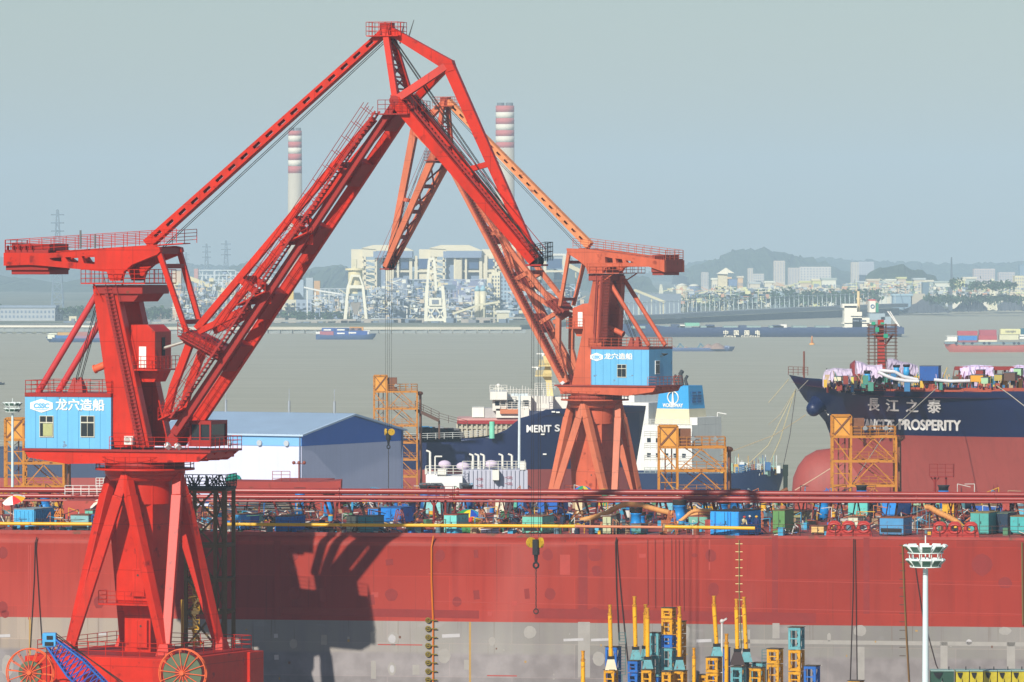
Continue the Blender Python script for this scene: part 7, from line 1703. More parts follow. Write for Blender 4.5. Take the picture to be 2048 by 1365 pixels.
for a_, b_, c_ in ((980, 1014, 784), (1000, 1060, 818), (1014, 1100, 793), (1070, 1110, 780)): m.rail([(wx(a_, Yr)-wx(1292, YM), -9.2, wz(c_, Yr)), (wx(b_, Yr)-wx(1292, YM), -9.2, wz(c_, Yr))], 1.1, 1.0, .05)
for i in range(14): x = wx(1015+i*6, Yr)-wx(1292, YM); m.tube((x, -6, wz(793, Yr)), (x, -6, wz(780-(i*7) % 9, Yr)), .05, 4)
m.build('rail', SW, hs)
m = MB(); x = wx(997, YM)-wx(1292, YM); m.tube((x, -6, wz(786, YM)), (x, -6, wz(772, YM)), .1, 6); m.sphere((x, -6, wz(770, YM)), .35, 8); m.beam((x-.9, -6, wz(776, YM)), (x+.9, -6, wz(776, YM)), .08); m.build('antenna', SW, hs)
m = MB(); Q = lambda px, py: (wx(px, YM)-wx(1292, YM), wz(py, YM))
m.prism([Q(1093, 800), Q(1108, 800), Q(1104, 770), Q(1100, 720), Q(1092, 712), Q(1086, 712), Q(1090, 735), Q(1084, 752), Q(1092, 764)], -.6, .6)
m.box(Q(1070, 752)[0], Q(1104, 752)[0], -1.6, 1.6, Q(0, 753)[1], Q(0, 751)[1]); m.box(Q(1077, 732)[0], Q(1106, 732)[0], -1.6, 1.6, Q(0, 733)[1], Q(0, 731)[1])
m.rail([(Q(1072, 751)[0], -1.5, Q(0, 751)[1]), (Q(1103, 751)[0], -1.5, Q(0, 751)[1])], .8, .6, .05, 4); m.rail([(Q(1079, 731)[0], -1.5, Q(0, 731)[1]), (Q(1105, 731)[0], -1.5, Q(0, 731)[1])], .9, .6, .05, 4)
m.build('radar_mast', mat('dcc88c', .6, .1), t)
m = MB(); m.box(Q(1073, 708)[0], Q(1091, 708)[0], -.1, .1, Q(0, 709)[1], Q(0, 707)[1]); m.tube((Q(1086, 0)[0], 0, Q(0, 713)[1]), (Q(1086, 0)[0], 0, Q(0, 709)[1]), .2, 8); m.box(Q(1063, 735)[0], Q(1083, 735)[0], -.1, .1, Q(0, 736)[1], Q(0, 734)[1]); m.tube((Q(1075, 0)[0], 0, Q(0, 740)[1]), (Q(1075, 0)[0], 0, Q(0, 736)[1]), .2, 8); m.build('radar_scanner', WHITE, t)
m = MB(); rnd = random.Random(4)
for i in range(70):
    px = rnd.uniform(845, 912); c = W(px, rnd.uniform(862, 872), YM-9); s_ = rnd.uniform(.3, .9); m.box(c.x-s_, c.x+s_, c.y-1, c.y+1, c.z-2.2, c.z+s_, rnd.randrange(5))
tag(m.build('deck_clutter', [mat(c_, .7) for c_ in ('2a78a8', '5a5a5c', '3a3c40', '8a8e90', '4a3a34')]), 'grey and blue winches on the navy cargo ship deck', 'clutter', kind='stuff')
m = MB(); c = W(984, 858, YM-15); m.tube((c.x, c.y, c.z-1.6), (c.x, c.y, c.z+1.2), .45, 10); tag(m.build('deck_drum', mat('7ad0b0', .6)), 'mint green drum at the rail of the navy cargo ship', 'drum')

# --- ship with the sky blue funnel
YF = 1125; t = T('funnel_ship', 'white ship with tall sky blue and cream funnel at right of the second crane', 'ship', (wx(1362, YF), YF, 0), 0); Q = lambda px, py: (wx(px, YF)-wx(1362, YF), wz(py, YF))
def fb(nm, pts, y0, y1, col, par=t): m = MB(); m.prism([Q(*p) for p in pts], y0, y1); return m.build(nm, col, par)
FNB = mat('2f9ad6', .5, .05, name='funnel_blue'); FNS = mat('2f9ad6', .5, .05, name='funnel_blue')
m = MB()
def frus(x0, x1, x0b, x1b, zt, zbm, d0, d1, mi=0):
    X0, Zt = Q(x0, zt); X1, _ = Q(x1, zt); A0, Zb = Q(x0b, zbm); A1, _ = Q(x1b, zbm)
    m.add([(A0, -d1, Zb), (A1, -d1, Zb), (A1, d1, Zb), (A0, d1, Zb), (X0, -d0, Zt), (X1, -d0, Zt), (X1, d0, Zt), (X0, d0, Zt)], [(0,3,2,1),(4,5,6,7),(0,1,5,4),(1,2,6,5),(2,3,7,6),(3,0,4,7)], mi)
t.rotation_euler = (0, 0, R(-32))
def S3(px, pxs, py): pass
# funnel as a tapered box: near face px 1318..1376, right face to 1410
fw = (1378-1316)*YF/F/math.cos(R(32)); 
def tap(nm, zt, zb_, wt, wb, dt, db, col, off=0, par=t, shift=0):
    m = MB(); m.add([(-wb, -db, zb_), (wb, -db, zb_), (wb, db, zb_), (-wb, db, zb_), (-wt+shift, -dt, zt), (wt+shift, -dt, zt), (wt+shift, dt, zt), (-wt+shift, dt, zt)], [(0,3,2,1),(4,5,6,7),(0,1,5,4),(1,2,6,5),(2,3,7,6),(3,0,4,7)]); return m.build(nm, col, par)
zf = [wz(p, YF) for p in (771, 817, 848, 985)]
CRM = mat('d8cfae', .6, .06, name='funnel_cream')
fn = tap('funnel', zf[0], zf[1], 3.1, 3.45, 2.6, 3.0, FNB); tap('funnel_base', zf[1]-.01, zf[2], 3.5, 3.8, 3.0, 3.3, CRM); tap('house_slope', zf[2]-.02, wz(905, YF), 3.85, 4.9, 3.4, 4.9, mat('dcdcd8', .55, .05, .4, streak=.25, name='ship_white'))
for x, h, r_ in ((.2, 2.0, .45), (-1.2, 1.2, .3), (1.3, 1.1, .3), (-.5, 1.0, .3)): m = MB(); m.tube((x, 0, zf[0]), (x-.4, 0, zf[0]+h), r_, 10); m.tube((x-.4, 0, zf[0]+h), (x+.1, 0, zf[0]+h+.7), r_*.9, 10); m.build('exhaust_pipe', mat('3a3c3e', .6), fn)
m = MB(); cz = wz(795, YF); m.ring((0, -2.95, cz), 1.15, .13, (0, 1, .1), 28, 6); m.prism([(-.28, cz-1.5), (.28, cz-1.5), (.12, cz+.6), (0, cz+1.7), (-.12, cz+.6)], -3.1, -2.98); m.build('funnel_emblem', WHITE, fn)
text('WORLDWAY', 'lettering', WHITE, fn, textM((0, -3.05, wz(811, YF)), (1, 0, 0), (0, .06, 1)), .95, .03, 4.4, .03)
m = MB()
for i in range(4):
    for j in range(2): m.box(3.35, 3.5, -1.8+j*2, -.4+j*2, wz(785+i*6, YF)-.2, wz(785+i*6, YF)+.15)
m.build('louvre', mat('1c5a94', .6), fn)
SW2 = mat('dcdcd8', .55, .05, .4, streak=.25, name='ship_white')
m = MB(); m.box(-5, 5.3, -5, 6, 0, wz(849, YF)); m.box(-15, -5.3, -3, 8, 0, wz(806, YF)); m.box(3.4, 5.3, -3, 5.9, wz(849, YF)+.02, wz(834, YF)); m.build('superstructure', SW2, t)
m = MB(); m.box(-17, -9, -2, 8, wz(806, YF)+.02, wz(788, YF)); m.build('bridge', SW2, t)
m = MB()
for i in range(4): m.rail([(-5, -5.1, wz(850+i*24, YF)), (5.3, -5.1, wz(850+i*24, YF))], 1.1, 1.3, .05)
m.tube((5, 5, wz(850, YF)), (5, 5, wz(826, YF)), .1, 5); m.tube((5, 5, wz(826, YF)), (7, 5, wz(829, YF)), .1, 5); m.build('rail', SW2, t)
m = MB()
for i in range(5):
    for j in range(2): m.box(-4.4+i*1.9, -3.6+i*1.9, -5.06, -5, wz(880+j*30, YF)-.4, wz(880+j*30, YF)+.4)
m.build('porthole', GLASS, t)
# low navy hull to the right, bow right
YL = 1060; t = T('small_navy_ship', 'low navy bow with white gear behind the middle orange tower', 'ship', (wx(1570, YL), YL, 0), 0)
def hl(x, z): 
    u = -(wz(940, YL)-z)*.28-x
    if u <= 0: return 0
    f = min(1, u/12); return 7*(1-(1-f)**2)
secs = []
for x in [0, -.3, -.8, -1.5, -2.5, -4, -6, -8, -10, -13, -18, -25, -36, -50]:
    s_ = []; dz_ = wz(938 if x > -8 else 944, YL)
    for z in [0, 4, 7, 9, dz_]: hb = hl(x, z); s_.append((x if hb > 0 else min(x, -(wz(940, YL)-z)*.28), hb, z))
    secs.append(s_)
m = MB(); loft(m, secs); smooth(m.build('hull', mat('1c3258', .45, .08, .3, name='hull_navy'), t))
m = MB()
for a_, b_ in zip(secs[:-1], secs[1:]): p, q = a_[-1], b_[-1]; m.add([(p[0], -p[1], p[2]-.4), (q[0], -q[1], q[2]-.4), (q[0], q[1], q[2]-.4), (p[0], p[1], p[2]-.4)], [(0,1,2,3)])
m.rail([(s_[-1][0], -s_[-1][1], s_[-1][2]) for s_ in secs[1:-2]], 1.0, 1.0, .05); m.build('deck', mat('b8c4b8', .6), t)
m = MB(); rnd = random.Random(6)
for i in range(90):
    px = rnd.uniform(1445, 1560); c = W(px, rnd.uniform(928, 942), YL-rnd.uniform(-3, 5)); s_ = rnd.uniform(.12, .5)
    if rnd.random() < .6: m.box(c.x-s_, c.x+s_, c.y-.5, c.y+.5, c.z-1, c.z+s_, rnd.randrange(5))
    else: m.tube(c-V((0, 0, 1)), c+V((0, 0, rnd.uniform(.5, 1.8))), .06, 5, rnd.randrange(5))
tag(m.build('deck_clutter', [mat(c_, .6) for c_ in ('d8dcd8', '9ac0b0', 'c8a048', '3a6a9a', '8a3a30')]), 'white and green fittings on the low navy ship', 'clutter', kind='stuff')
# bollard post by the bow
m = MB(); c = W(1571, 935, 700); m.box(c.x-.25, c.x+.25, c.y-.25, c.y+.25, 3, c.z); m.beam(c-V((0, 0, 1)), c+V((0, 0, .3)), .6, .6); tag(m.build('quay_post', mat('20302a', .7)), 'dark green square post just left of the red bulb', 'post')
# --- white ribbed block with masts (new deckhouse module) behind the mains
Y = 640; k = Y/F; t = T('white_module', 'white ribbed module block with small masts and pinkish covers', 'module', (wx(953, Y), Y, 3), 0); z = lambda py: wz(py, Y)-3; x = lambda px: (px-953)*k
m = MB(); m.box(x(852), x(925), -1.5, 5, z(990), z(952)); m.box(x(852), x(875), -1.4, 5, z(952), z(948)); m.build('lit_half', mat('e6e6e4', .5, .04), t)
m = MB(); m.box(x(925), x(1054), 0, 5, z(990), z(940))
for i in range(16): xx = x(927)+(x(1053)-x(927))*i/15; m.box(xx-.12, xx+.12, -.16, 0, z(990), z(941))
m.build('shaded_ribbed_half', mat('b6b8c6', .6, .04), t)  # grey-blue colour paints this half as the shaded face
m = MB()
for a_ in (852, 892, 960, 1010, 1050): m.tube((x(a_), 1, z(950)), (x(a_), 1, z(938)), .14, 6)
for a_, top in ((860, 905), (946, 912), (957, 912), (968, 912), (1005, 912), (1024, 912)):
    m.tube((x(a_), 1, z(950)), (x(a_), 1, z(top)), .13, 6); m.tube((x(a_), 1, z(top)), (x(a_-8), 1, z(top-3)), .11, 6)
m.tube((x(870), 1, z(914)), (x(884), 1, z(914)), .08, 5); m.tube((x(870), 1, z(950)), (x(870), 1, z(914)), .08, 5)
m.rail([(x(852), -1.5, z(948)), (x(925), -1.5, z(948))], .9, 1, .04); m.rail([(x(925), 0, z(940)), (x(1050), 0, z(940)), (x(1050), 5, z(940))], .9, 1, .04)
m.box(x(875), x(893), -1, 3, z(950), z(939)); m.box(x(985), x(998), -1.2, 2, z(960), z(940)); m.box(x(1040), x(1052), 0, 3, z(942), z(925))
m.build('mast_pipe', SW, t)
for a_, b_, c_, lab in ((876, 902, 922, 1), (912, 940, 926, 1), (968, 996, 922, 1)):
    m = MB(); m.sphere(((x(a_)+x(b_))/2, 1.5, z(c_+8)), (x(b_)-x(a_))/2, 12, 0, (1, .9, .62)); m.build('wrapped_cover', mat('cfc0d4', .8, .1), t)
text('一口口', 'block_mark', mat('a84050', .6), t, textM((x(959), -.2, z(959)), (1, 0, 0), (0, 0, 1)), .32, .004, .75, .01)
text('一口口', 'block_mark', mat('a84050', .6), t, textM((x(1017), -.2, z(956)), (1, 0, 0), (0, 0, 1)), .32, .004, .75, .01)
for a_, b_ in ((959, 972), (1017, 968)): text('一口口', 'block_mark', mat('a84050', .6), t, textM((x(a_), -.2, z(b_)), (1, 0, 0), (0, 0, 1)), .32, .004, .75, .01)
m = MB()
for a_ in (850, 873, 930): m.prism([(x(a_-11), z(965)), (x(a_+11), z(965)), (x(a_+11), z(975)), (x(a_-11), z(975))], -2.2, -1.6, holes=[[(x(a_-5), z(967)), (x(a_+5), z(967)), (x(a_), z(973))]])
m.build('saddle', mat('5a6066', .6), t)
# --- lamp masts
def flood_mast(px, pyh, Y, label, heads=2, zb=3.0, wpx=98, scale=1.0):
    k = Y/F; t = T('flood_light_mast', label, 'light mast', (wx(px, Y), Y, zb), 0, 'flood light masts of the yard'); zt = wz(pyh+50*scale, Y)-zb
    MB().tube((0, 0, 0), (0, 0, zt), .34*scale, 16, r2=.2*scale).build('pole', mat('cfe0e2', .35, .04, spec=.5, name='pole_white'), t)
    rr = wpx/2*k; lv = [(zt+.15, .62), (zt+1.25*scale, .72)] if heads == 2 else [(zt, .7)]
    m = MB()
    for z, f in lv: m.ring((0, 0, z), rr*f, .05*scale, (0, 0, 1), 28); m.ring((0, 0, z+.12*scale), rr*f*.9, .04*scale, (0, 0, 1), 28); m.beam((-rr*f, 0, z), (rr*f, 0, z), .08*scale); m.beam((0, -rr*f, z), (0, rr*f, z), .08*scale)
    for i in range(10): a_ = i*.628; m.tube((rr*.62*math.cos(a_), rr*.62*math.sin(a_), lv[0][0]), (rr*.66*math.cos(a_), rr*.66*math.sin(a_), lv[-1][0]), .04*scale, 5)
    m.tube((0, 0, zt), (0, 0, zt+2.6*scale), .05*scale, 5); m.build('lamp_ring', mat('dfe9e6', .5), t)
    for z, f in lv:
        for i in range(10):
            a_ = 2*math.pi*i/10+.3; d = V((math.cos(a_), math.sin(a_), 0)); c = d*rr*f+V((0, 0, z+.3*scale)); up = (V((0, 0, 1))+d*1.0).normalized(); sd = V((-d.y, d.x, 0))
            l_ = MB(); l_.beam(c-up*.32*scale, c+up*.42*scale, .75*scale, .16*scale, side=sd); lo_ = l_.build('flood_lamp', mat('e2ece8', .4), t)
            nrm = (d*1.0-V((0, 0, 1))).normalized(); g_ = MB(); g_.beam(c-up*.26*scale+nrm*.1*scale, c+up*.36*scale+nrm*.1*scale, .62*scale, .02, side=sd); g_.build('lens', mat('3a6a58', .15, spec=.7), lo_)
    return t
flood_mast(1851, 1088, 468, 'tall white flood light mast at lower right before the red hull')
flood_mast(25, 796, 640, 'flood light mast behind the left orange tower', wpx=44, scale=.62)
m = MB(); m.tube((wx(1037, 800), 800, 3), (wx(1039, 800), 800, wz(788, 800)), .24, 10, r2=.16); c = W(1039, 789, 800)
for dx in (-.9, -.4, .4, .9): m.box(c.x+dx-.2, c.x+dx+.2, c.y-.2, c.y+.2, c.z-.25, c.z+.1)
m.beam(c-V((1, 0, 0)), c+V((1, 0, 0)), .1); tag(m.build('light_mast', mat('d0dce0', .4)), 'slim white light mast standing before the navy cargo ship', 'light mast')
m = MB(); c = W(598, 975, 575); d = W(598, 928, 575); m.tube(c, d, .07, 6); m.beam(d-V((.4, 0, 0)), d+V((.4, 0, 0)), .06)
for dx in (-.5, 0, .5): m.sphere(d+V((dx, 0, .1)), .18, 8)
tag(m.build('lamp_post', mat('8a4a3a', .5)), 'small lamp post on top of the tallest blue ventilator', 'lamp')

# ---------------------------------------------------------------- stacked frames and piles before the hull
FY, FB, FC = mat('cf940c', .5, .2, 1.2, rust=.28, name='frame_yellow', rustc='7a4a10'), mat('1a62b4', .5, .2, 1.2, rust=.16, name='frame_blue'), mat('5c9ca4', .55, .2, 1.2, rust=.2, name='frame_cyan')
def frame_stack(px0, px1, units, Y, label, rz=R(-24)):
    """units: list of (py_top, py_bottom, material) from the top down"""
    k = Y/F; w_ = (px1-px0)*k*.74; t = T('frame_stack', label, 'frame', (wx((px0+px1)/2, Y), Y, 3), rz, 'stacked steel support frames'); a = w_/2; d = a
    zlast = wz(units[-1][1], Y)-3
    us = [(wz(p, Y)-3, wz(q, Y)-3, m_) for p, q, m_ in units]
    h0 = us[0][0]-us[0][1]
    zb = us[-1][1]; mm = us[-1][2]
    while zb > .3: zn = max(0, zb-2.4); us.append((zb, zn, mm)); zb = zn
    us = [(a_, (us[i_+1][0]+.02 if i_+1 < len(us) else b_), c_) for i_, (a_, b_, c_) in enumerate(us)]
    for zt, zb, m_ in us:
        m = MB(); g = .03
        for x in (-a, a):
            for y in (-d, d): m.beam((x, y, zb+g), (x, y, zt-g), .19, .19)
        for z in (zb+.14, zt-.14):
            m.beam((-a, -d, z), (a, -d, z), .24, .22, side=(0,1,0)); m.beam((-a, d, z), (a, d, z), .24, .22, side=(0,1,0)); m.beam((-a, -d, z), (-a, d, z), .24, .22, side=(1,0,0)); m.beam((a, -d, z), (a, d, z), .24, .22, side=(1,0,0))
        zm = (zt+zb)/2
        m.beam((-a, -d, zm), (a, -d, zm), .1, .1); m.beam((a, -d, zm), (a, d, zm), .12, .12, side=(1,0,0)); m.beam((-a*.1, d, zb+.2), (-a*.1, d, zt-.2), .12, .12); m.beam((a, -d, zb+.2), (a, d, zt-.2), .1, .1, side=(1,0,0)); m.beam((-a*.55, -d, zb+.25), (-a*.9, -d, zb+.7), .1, .1); m.beam((a*.55, -d, zt-.25), (a*.9, -d, zt-.7), .1, .1)
        for x in (-.4*a, .4*a): m.box(x-.1, x+.1, -d-.14, -d-.12, zt-.2, zt-.08)
        m.build('frame_unit', {0: FY, 1: FB, 2: FC}[m_], t)
    m = MB(); m.box(-a-.15, a+.15, -d-.15, d+.15, us[0][0], us[0][0]+.05); m.build('top_plate', mat('4a4438', .7), t)
    return t
frame_stack(1325, 1350, [(1216, 1236, 0), (1238, 1268, 0), (1270, 1293, 1), (1296, 1338, 2), (1341, 1372, 0)], 503, 'tallest yellow stack with one blue and one cyan frame')
frame_stack(1343, 1370, [(1243, 1266, 0), (1268, 1292, 0), (1294, 1330, 0), (1332, 1375, 0)], 507, 'yellow stack just right of the tallest stack')
frame_stack(1300, 1322, [(1266, 1310, 2), (1312, 1352, 2), (1354, 1380, 1)], 509, 'cyan stack left of the tallest yellow stack')
frame_stack(1258, 1280, [(1322, 1344, 1), (1346, 1375, 1)], 500, 'blue stack under the second tall pole')
frame_stack(1213, 1240, [(1294, 1340, 1), (1342, 1375, 1)], 510, 'blue frame stack behind the leftmost tall pole')
frame_stack(1414, 1442, [(1315, 1344, 0), (1346, 1376, 0)], 500, 'short yellow stack left of the twin poles')
frame_stack(1428, 1458, [(1296, 1332, 1), (1334, 1376, 1)], 509, 'blue stack behind the short yellow stack')
frame_stack(1500, 1528, [(1336, 1376, 0)], 499, 'lowest yellow stack right of the twin poles')
frame_stack(1464, 1490, [(1334, 1378, 2)], 498, 'cyan stack under the twin poles')
frame_stack(1488, 1500, [(1330, 1376, 0)], 506, 'narrow yellow stack between the twin poles and the lowest one')
frame_stack(1506, 1530, [(1326, 1376, 2)], 511, 'dark cyan frame behind the lowest yellow stack')
frame_stack(1536, 1564, [(1298, 1326, 0), (1328, 1372, 0)], 500, 'lone two tier yellow stack right of the pole group')
frame_stack(1579, 1607, [(1255, 1297, 2), (1300, 1340, 0), (1343, 1376, 0)], 501, 'stack with a cyan frame on top of yellow ones')
frame_stack(1610, 1638, [(1332, 1376, 1)], 500, 'short blue stack at the right end of the row')
frame_stack(1210, 1234, [(1340, 1376, 0)], 499, 'yellow stack under the leftmost capped pole')
frame_stack(1285, 1308, [(1340, 1376, 0)], 499, 'yellow stack under the middle pole')
frame_stack(1326, 1346, [(1344, 1376, 0)], 498, 'small yellow stack in front of the tallest stack')
frame_stack(1348, 1372, [(1342, 1376, 0)], 499, 'yellow stack under the fourth tall pole')
frame_stack(1400, 1420, [(1350, 1376, 0)], 505, 'cut off yellow stack beside the lone short pole')
frame_stack(1698, 1726, [(1362, 1390, 0)], 500, 'barely visible yellow frame at the lower edge left of the mast')
for a_, lab in ((1862, 'dark green sided plate frame at the lower edge just right of the mast'), (1912, 'first yellow plate frame right of the green sided one'), (1940, 'second yellow plate frame from the green sided one'), (1968, 'third yellow plate frame from the green sided one'), (1996, 'fourth yellow plate frame from the green sided one'), (2024, 'yellow plate frame in the lower right corner')):
    Y = 480; k = Y/F; x0 = wx(a_, Y); w_ = (46 if a_ == 1862 else 26)*k; zt = wz(1343, Y); t = T('plate_frame', lab, 'frame', (x0, Y, 3), 0, 'plate frames along the lower right edge'); h = zt-3; c_ = mat('24483a', .6, .2, 1) if a_ == 1862 else mat('b8a824', .5, .2, 1.2, rust=.2, name='plate_yellow')
    m = MB(); m.prism([(.0, h-3.2), (w_, h-3.2), (w_, h), (0, h)], 0, 1.6, holes=[[(w_*.3, h-2.6), (w_*.75, h-2.6), (w_*.5, h-.5)]]); m.build('plate', c_, t)
    m = MB(); m.box(0, w_, .1, 1.5, 0, h-3.22); m.build('leg_block', mat('4a4a34', .7), t); m = MB(); m.box(-.02, w_+.02, -.1, 1.7, h, h+.08); m.build('top_plate', mat('8aa8a0', .6), t)
    m = MB(); m.prism([(w_*.1, h-.1), (w_*.5, h-.1), (w_*.35, h-.6), (w_*.2, h-.45)], -.12, -.02); m.tube((w_*.8, .5, h), (w_*.8, .5, h+.35), .04, 5); m.build('lug', DARK, t)
def pile(px, pyt, pyb, Y, label, base=None, wpx=8.5, lean=0, cone=2, bpx=24):
    k = Y/F; zt = wz(pyt, Y)-3; zb = wz(pyb, Y)-3; t = T('steel_pile', label, 'pile', (wx(px, Y), Y, 3), 0, 'tall yellow steel piles'); r = wpx/2*k
    m = MB(); b_ = 0 if base is None else zb; m.tube((lean*1.0, 0, b_), (0, 0, zt-.9), r, 14); m.build('shaft', YEL, t)
    m = MB(); m.tube((0, 0, zt-.9), (0, 0, zt-.1), r*.75, 12); m.tube((0, 0, zt-.85), (0, 0, zt-.7), r*1.1, 14); m.tube((0, 0, zt-.1), (0, 0, zt), r*.95, 12); m.build('head', mat('c88a10', .5, .2, 3, rust=.35), t)
    if base is not None:
        m = MB(); w0, w1 = r*1.5, bpx/2*k; z0 = zb-(base-pyb)*k; x = lean
        m.add([(x-w1, -w1, z0), (x+w1, -w1, z0), (x+w1, w1, z0), (x-w1, w1, z0), (x-w0, -w0, zb+.15), (x+w0, -w0, zb+.15), (x+w0, w0, zb+.15), (x-w0, w0, zb+.15)], [(0,3,2,1),(4,5,6,7),(0,1,5,4),(1,2,6,5),(2,3,7,6),(3,0,4,7)])
        m.build('cone_base', [FY, FB, FC, mat('d8ccb0', .6), mat('3a2c2c', .7)][cone], t)
        m = MB(); m.box(x-w0*1.15, x+w0*1.15, -w0*1.15, w0*1.15, zb+.1, zb+.35); m.tube((x, 0, 0), (x, 0, z0), w1*.5, 8); m.build('collar', DARK, t)
    return t
pile(1220, 1210, 1321, 499, 'leftmost tall yellow pile on a cream cone base', 1340, cone=3, lean=.08)
pile(1269, 1193, 1302, 502, 'second tall yellow pile with pale head on a cyan cone', 1322, lean=.1)
pile(1291, 1209, 1300, 507, 'dark sided pile mostly behind the middle pile', 1322)
pile(1295, 1216, 1322, 500, 'middle yellow pile on a wide cyan cone', 1342, lean=.02)
pile(1359, 1213, 1322, 501, 'fourth tall yellow pile on a cyan cone before the yellow stacks', 1342)
pile(1428, 1192, 1296, 503, 'tallest pile leaning slightly left of the twin poles', 1312, lean=.24)
pile(1473, 1198, 1306, 500, 'left one of the twin yellow piles on a dark cone', 1330, lean=.08, cone=4, bpx=30)
pile(1488, 1194, 1306, 505, 'right one of the twin yellow piles on a cyan cone', 1324, lean=.2)
pile(1166, 1302, 1400, 499, 'short yellow pile alone at the far left of the group')
pile(1388, 1296, 1400, 500, 'short orange yellow pile between the two pole groups', wpx=7.5)
pile(1453, 1268, 1310, 508, 'short pile behind the blue stack near the twin poles')
pile(1260, 1326, 1400, 503, 'stubby thin pile left of the second tall pile', wpx=5)
m = MB()
for a_, b_, c_ in ((1244, 1266, 1350), (1530, 1300, 1330)):
    Y = 503; p = W(a_, b_, Y)
    for i in range(int((c_-b_)/6)+1): q = W(a_, b_+i*6, Y); m.beam(q-V((.25, 0, 0)), q+V((.3, 0, 0)), .04)
    m.beam(W(a_-6, b_, Y), W(a_-6, c_, Y), .05); m.beam(W(a_+7, b_, Y), W(a_+7, c_, Y), .05); m.beam((W(a_, c_, Y).x, Y, 3), W(a_, c_, Y), .08)
tag(m.build('access_ladder', mat('3a6a70', .6)), 'thin caged ladders beside the tall yellow piles', 'ladder')
m = MB(); c = W(1444, 1243, 506); m.tube((c.x, c.y, 3), c, .1, 8); m.sphere(c, .2, 8); m.beam(c, c+V((.4, -.2, .25)), .15); tag(m.build('small_lamp_post', mat('c8c4c0', .5)), 'slim pale lamp post right of the tallest leaning pile', 'lamp')

# ---------------------------------------------------------------- brown lattice tower between crane and hull
BR = mat('5e4a1e', .65, .15, 1, rust=.12, name='brown_steel'); BRY = mat('c89a20', .5, .1, 1, name='stair_yellow')
Y = 514; k = Y/F; t = T('lattice_tower', 'brown lattice stair tower between the red crane leg and the hull', 'tower', (wx(372, Y), Y, 3), R(-9.5)); z = lambda py: wz(py, Y)-3; x = lambda px: (px-372)*k
m = MB()
for px in (372, 432, 452):
    for y in (0, 3.4): m.beam((x(px), y, 0), (x(px), y, z(978)), .3, .3)
for py in (980, 1092, 1160, 1225): m.beam((x(372), 0, z(py)), (x(452), 0, z(py)), .28, .3); m.beam((x(372), 3.4, z(py)), (x(452), 3.4, z(py)), .28, .3); m.beam((x(452), 0, z(py)), (x(452), 3.4, z(py)), .28, .28, side=(1,0,0))
m.build('frame', BR, t)
m = MB()
for a_, b_ in ((980, 1036), (1036, 1092), (1092, 1160), (1160, 1225), (1225, 1290)):
    m.beam((x(374), .2, z(a_)), (x(430), .2, z(b_)), .14, .16); m.beam((x(374), .2, z(b_)), (x(430), .2, z(a_)), .14, .16); m.beam((x(434), .1, z(a_)), (x(450), .1, z(b_)), .12, .12); m.beam((x(434), .1, z(b_)), (x(450), .1, z(a_)), .12, .12)
m.build('bracing', BR, t)
m = MB()
for i in range(6):
    ya, yb = 1105+i*31, 1105+(i+1)*31; p, q = (V((x(374), 1.2, z(ya))), V((x(394), 1.2, z(yb)))) if i % 2 == 0 else (V((x(374), 2, z(ya))), V((x(394), 2, z(yb))))
    m.beam(p, q, .6, .14); m.box(x(370), x(396), .6, 2.6, z(yb)-.05, z(yb)+.05); m.rail([(x(370), .6, z(yb)), (x(396), .6, z(yb))], 1.1, .5, .035, 4)
m.beam((x(362), .3, 0), (x(362), .3, z(1200)), .14); m.beam((x(366), .3, 0), (x(366), .3, z(1200)), .14); m.build('stair_flight', BRY, t)
m = MB(); m.box(x(360), x(456), -.4, 3.8, z(980), z(975)); m.rail([(x(360), -.4, z(975)), (x(456), -.4, z(975)), (x(456), 3.8, z(975))], 1.1, .6, .045, 4)
rnd = random.Random(2)
for i in range(40): a_ = rnd.uniform(x(362), x(448)); m.tube((a_, rnd.uniform(0, 3), z(975)), (a_+rnd.uniform(-.6, .6), rnd.uniform(0, 3), z(975)+rnd.uniform(.3, 1.0)), .06, 5)
m.build('top_platform', mat('24261e', .7), t)
# ---------------------------------------------------------------- blue lattice boom of a mobile crane at lower left
BL = mat('1c62b4', .5, .1, 1, name='boom_blue'); BLl = mat('49a4dc', .5, .1, 1, name='boom_head_blue')
Y = 488; t = T('mobile_crane_boom', 'blue lattice boom with light blue head rising before the crane portal', 'crane', (wx(230, Y), Y, 3)); o_ = V((wx(230, Y), Y, 3))
A, B = W(98, 1281, Y)-o_, W(190, 1375, Y)-o_; d = (B-A).normalized(); sd = V((0, 1, 0)); up = d.cross(sd); L_ = (B-A).length*6.2; L_ = min(L_, 34)
B = A+d*8; m = MB()
foot = V((.0, 0, 0)); 
def bp(f, i, j): w_ = .45+.55*min(1, f*6); return A+d*(f*L_)+sd*(i*w_)+up*(j*w_*.9)
L_ = (A-V((18, 0, 1.2-0))).length; d = (V((18, 0, .9))-A).normalized(); up = d.cross(sd)
d0 = (W(190, 1375, Y)-W(98, 1281, Y)).normalized(); d = d0; L_ = (A.z-.8)/(-d.z); up = d.cross(sd)
for i in (-1, 1):
    for j in (-1, 1): m.path([bp(0.0, i, j), bp(.17, i, j), bp(1, i, j)], .09, 6)
m.build('boom_chord', BL, t); m = MB(); n = 44
for q in range(n):
    f0, f1 = q/n, (q+1)/n
    for (i0, j0), (i1, j1) in (((-1, -1), (1, -1)), ((-1, 1), (1, 1)), ((-1, -1), (-1, 1)), ((1, -1), (1, 1))): m.tube(bp(f0, i0, j0), bp(f1, i1, j1), .04, 5, caps=False); m.tube(bp(f1, i0, j0), bp(f0, i1, j1), .04, 5, caps=False)
m.build('boom_lacing', mat('3c4aa4', .5, .1), t)
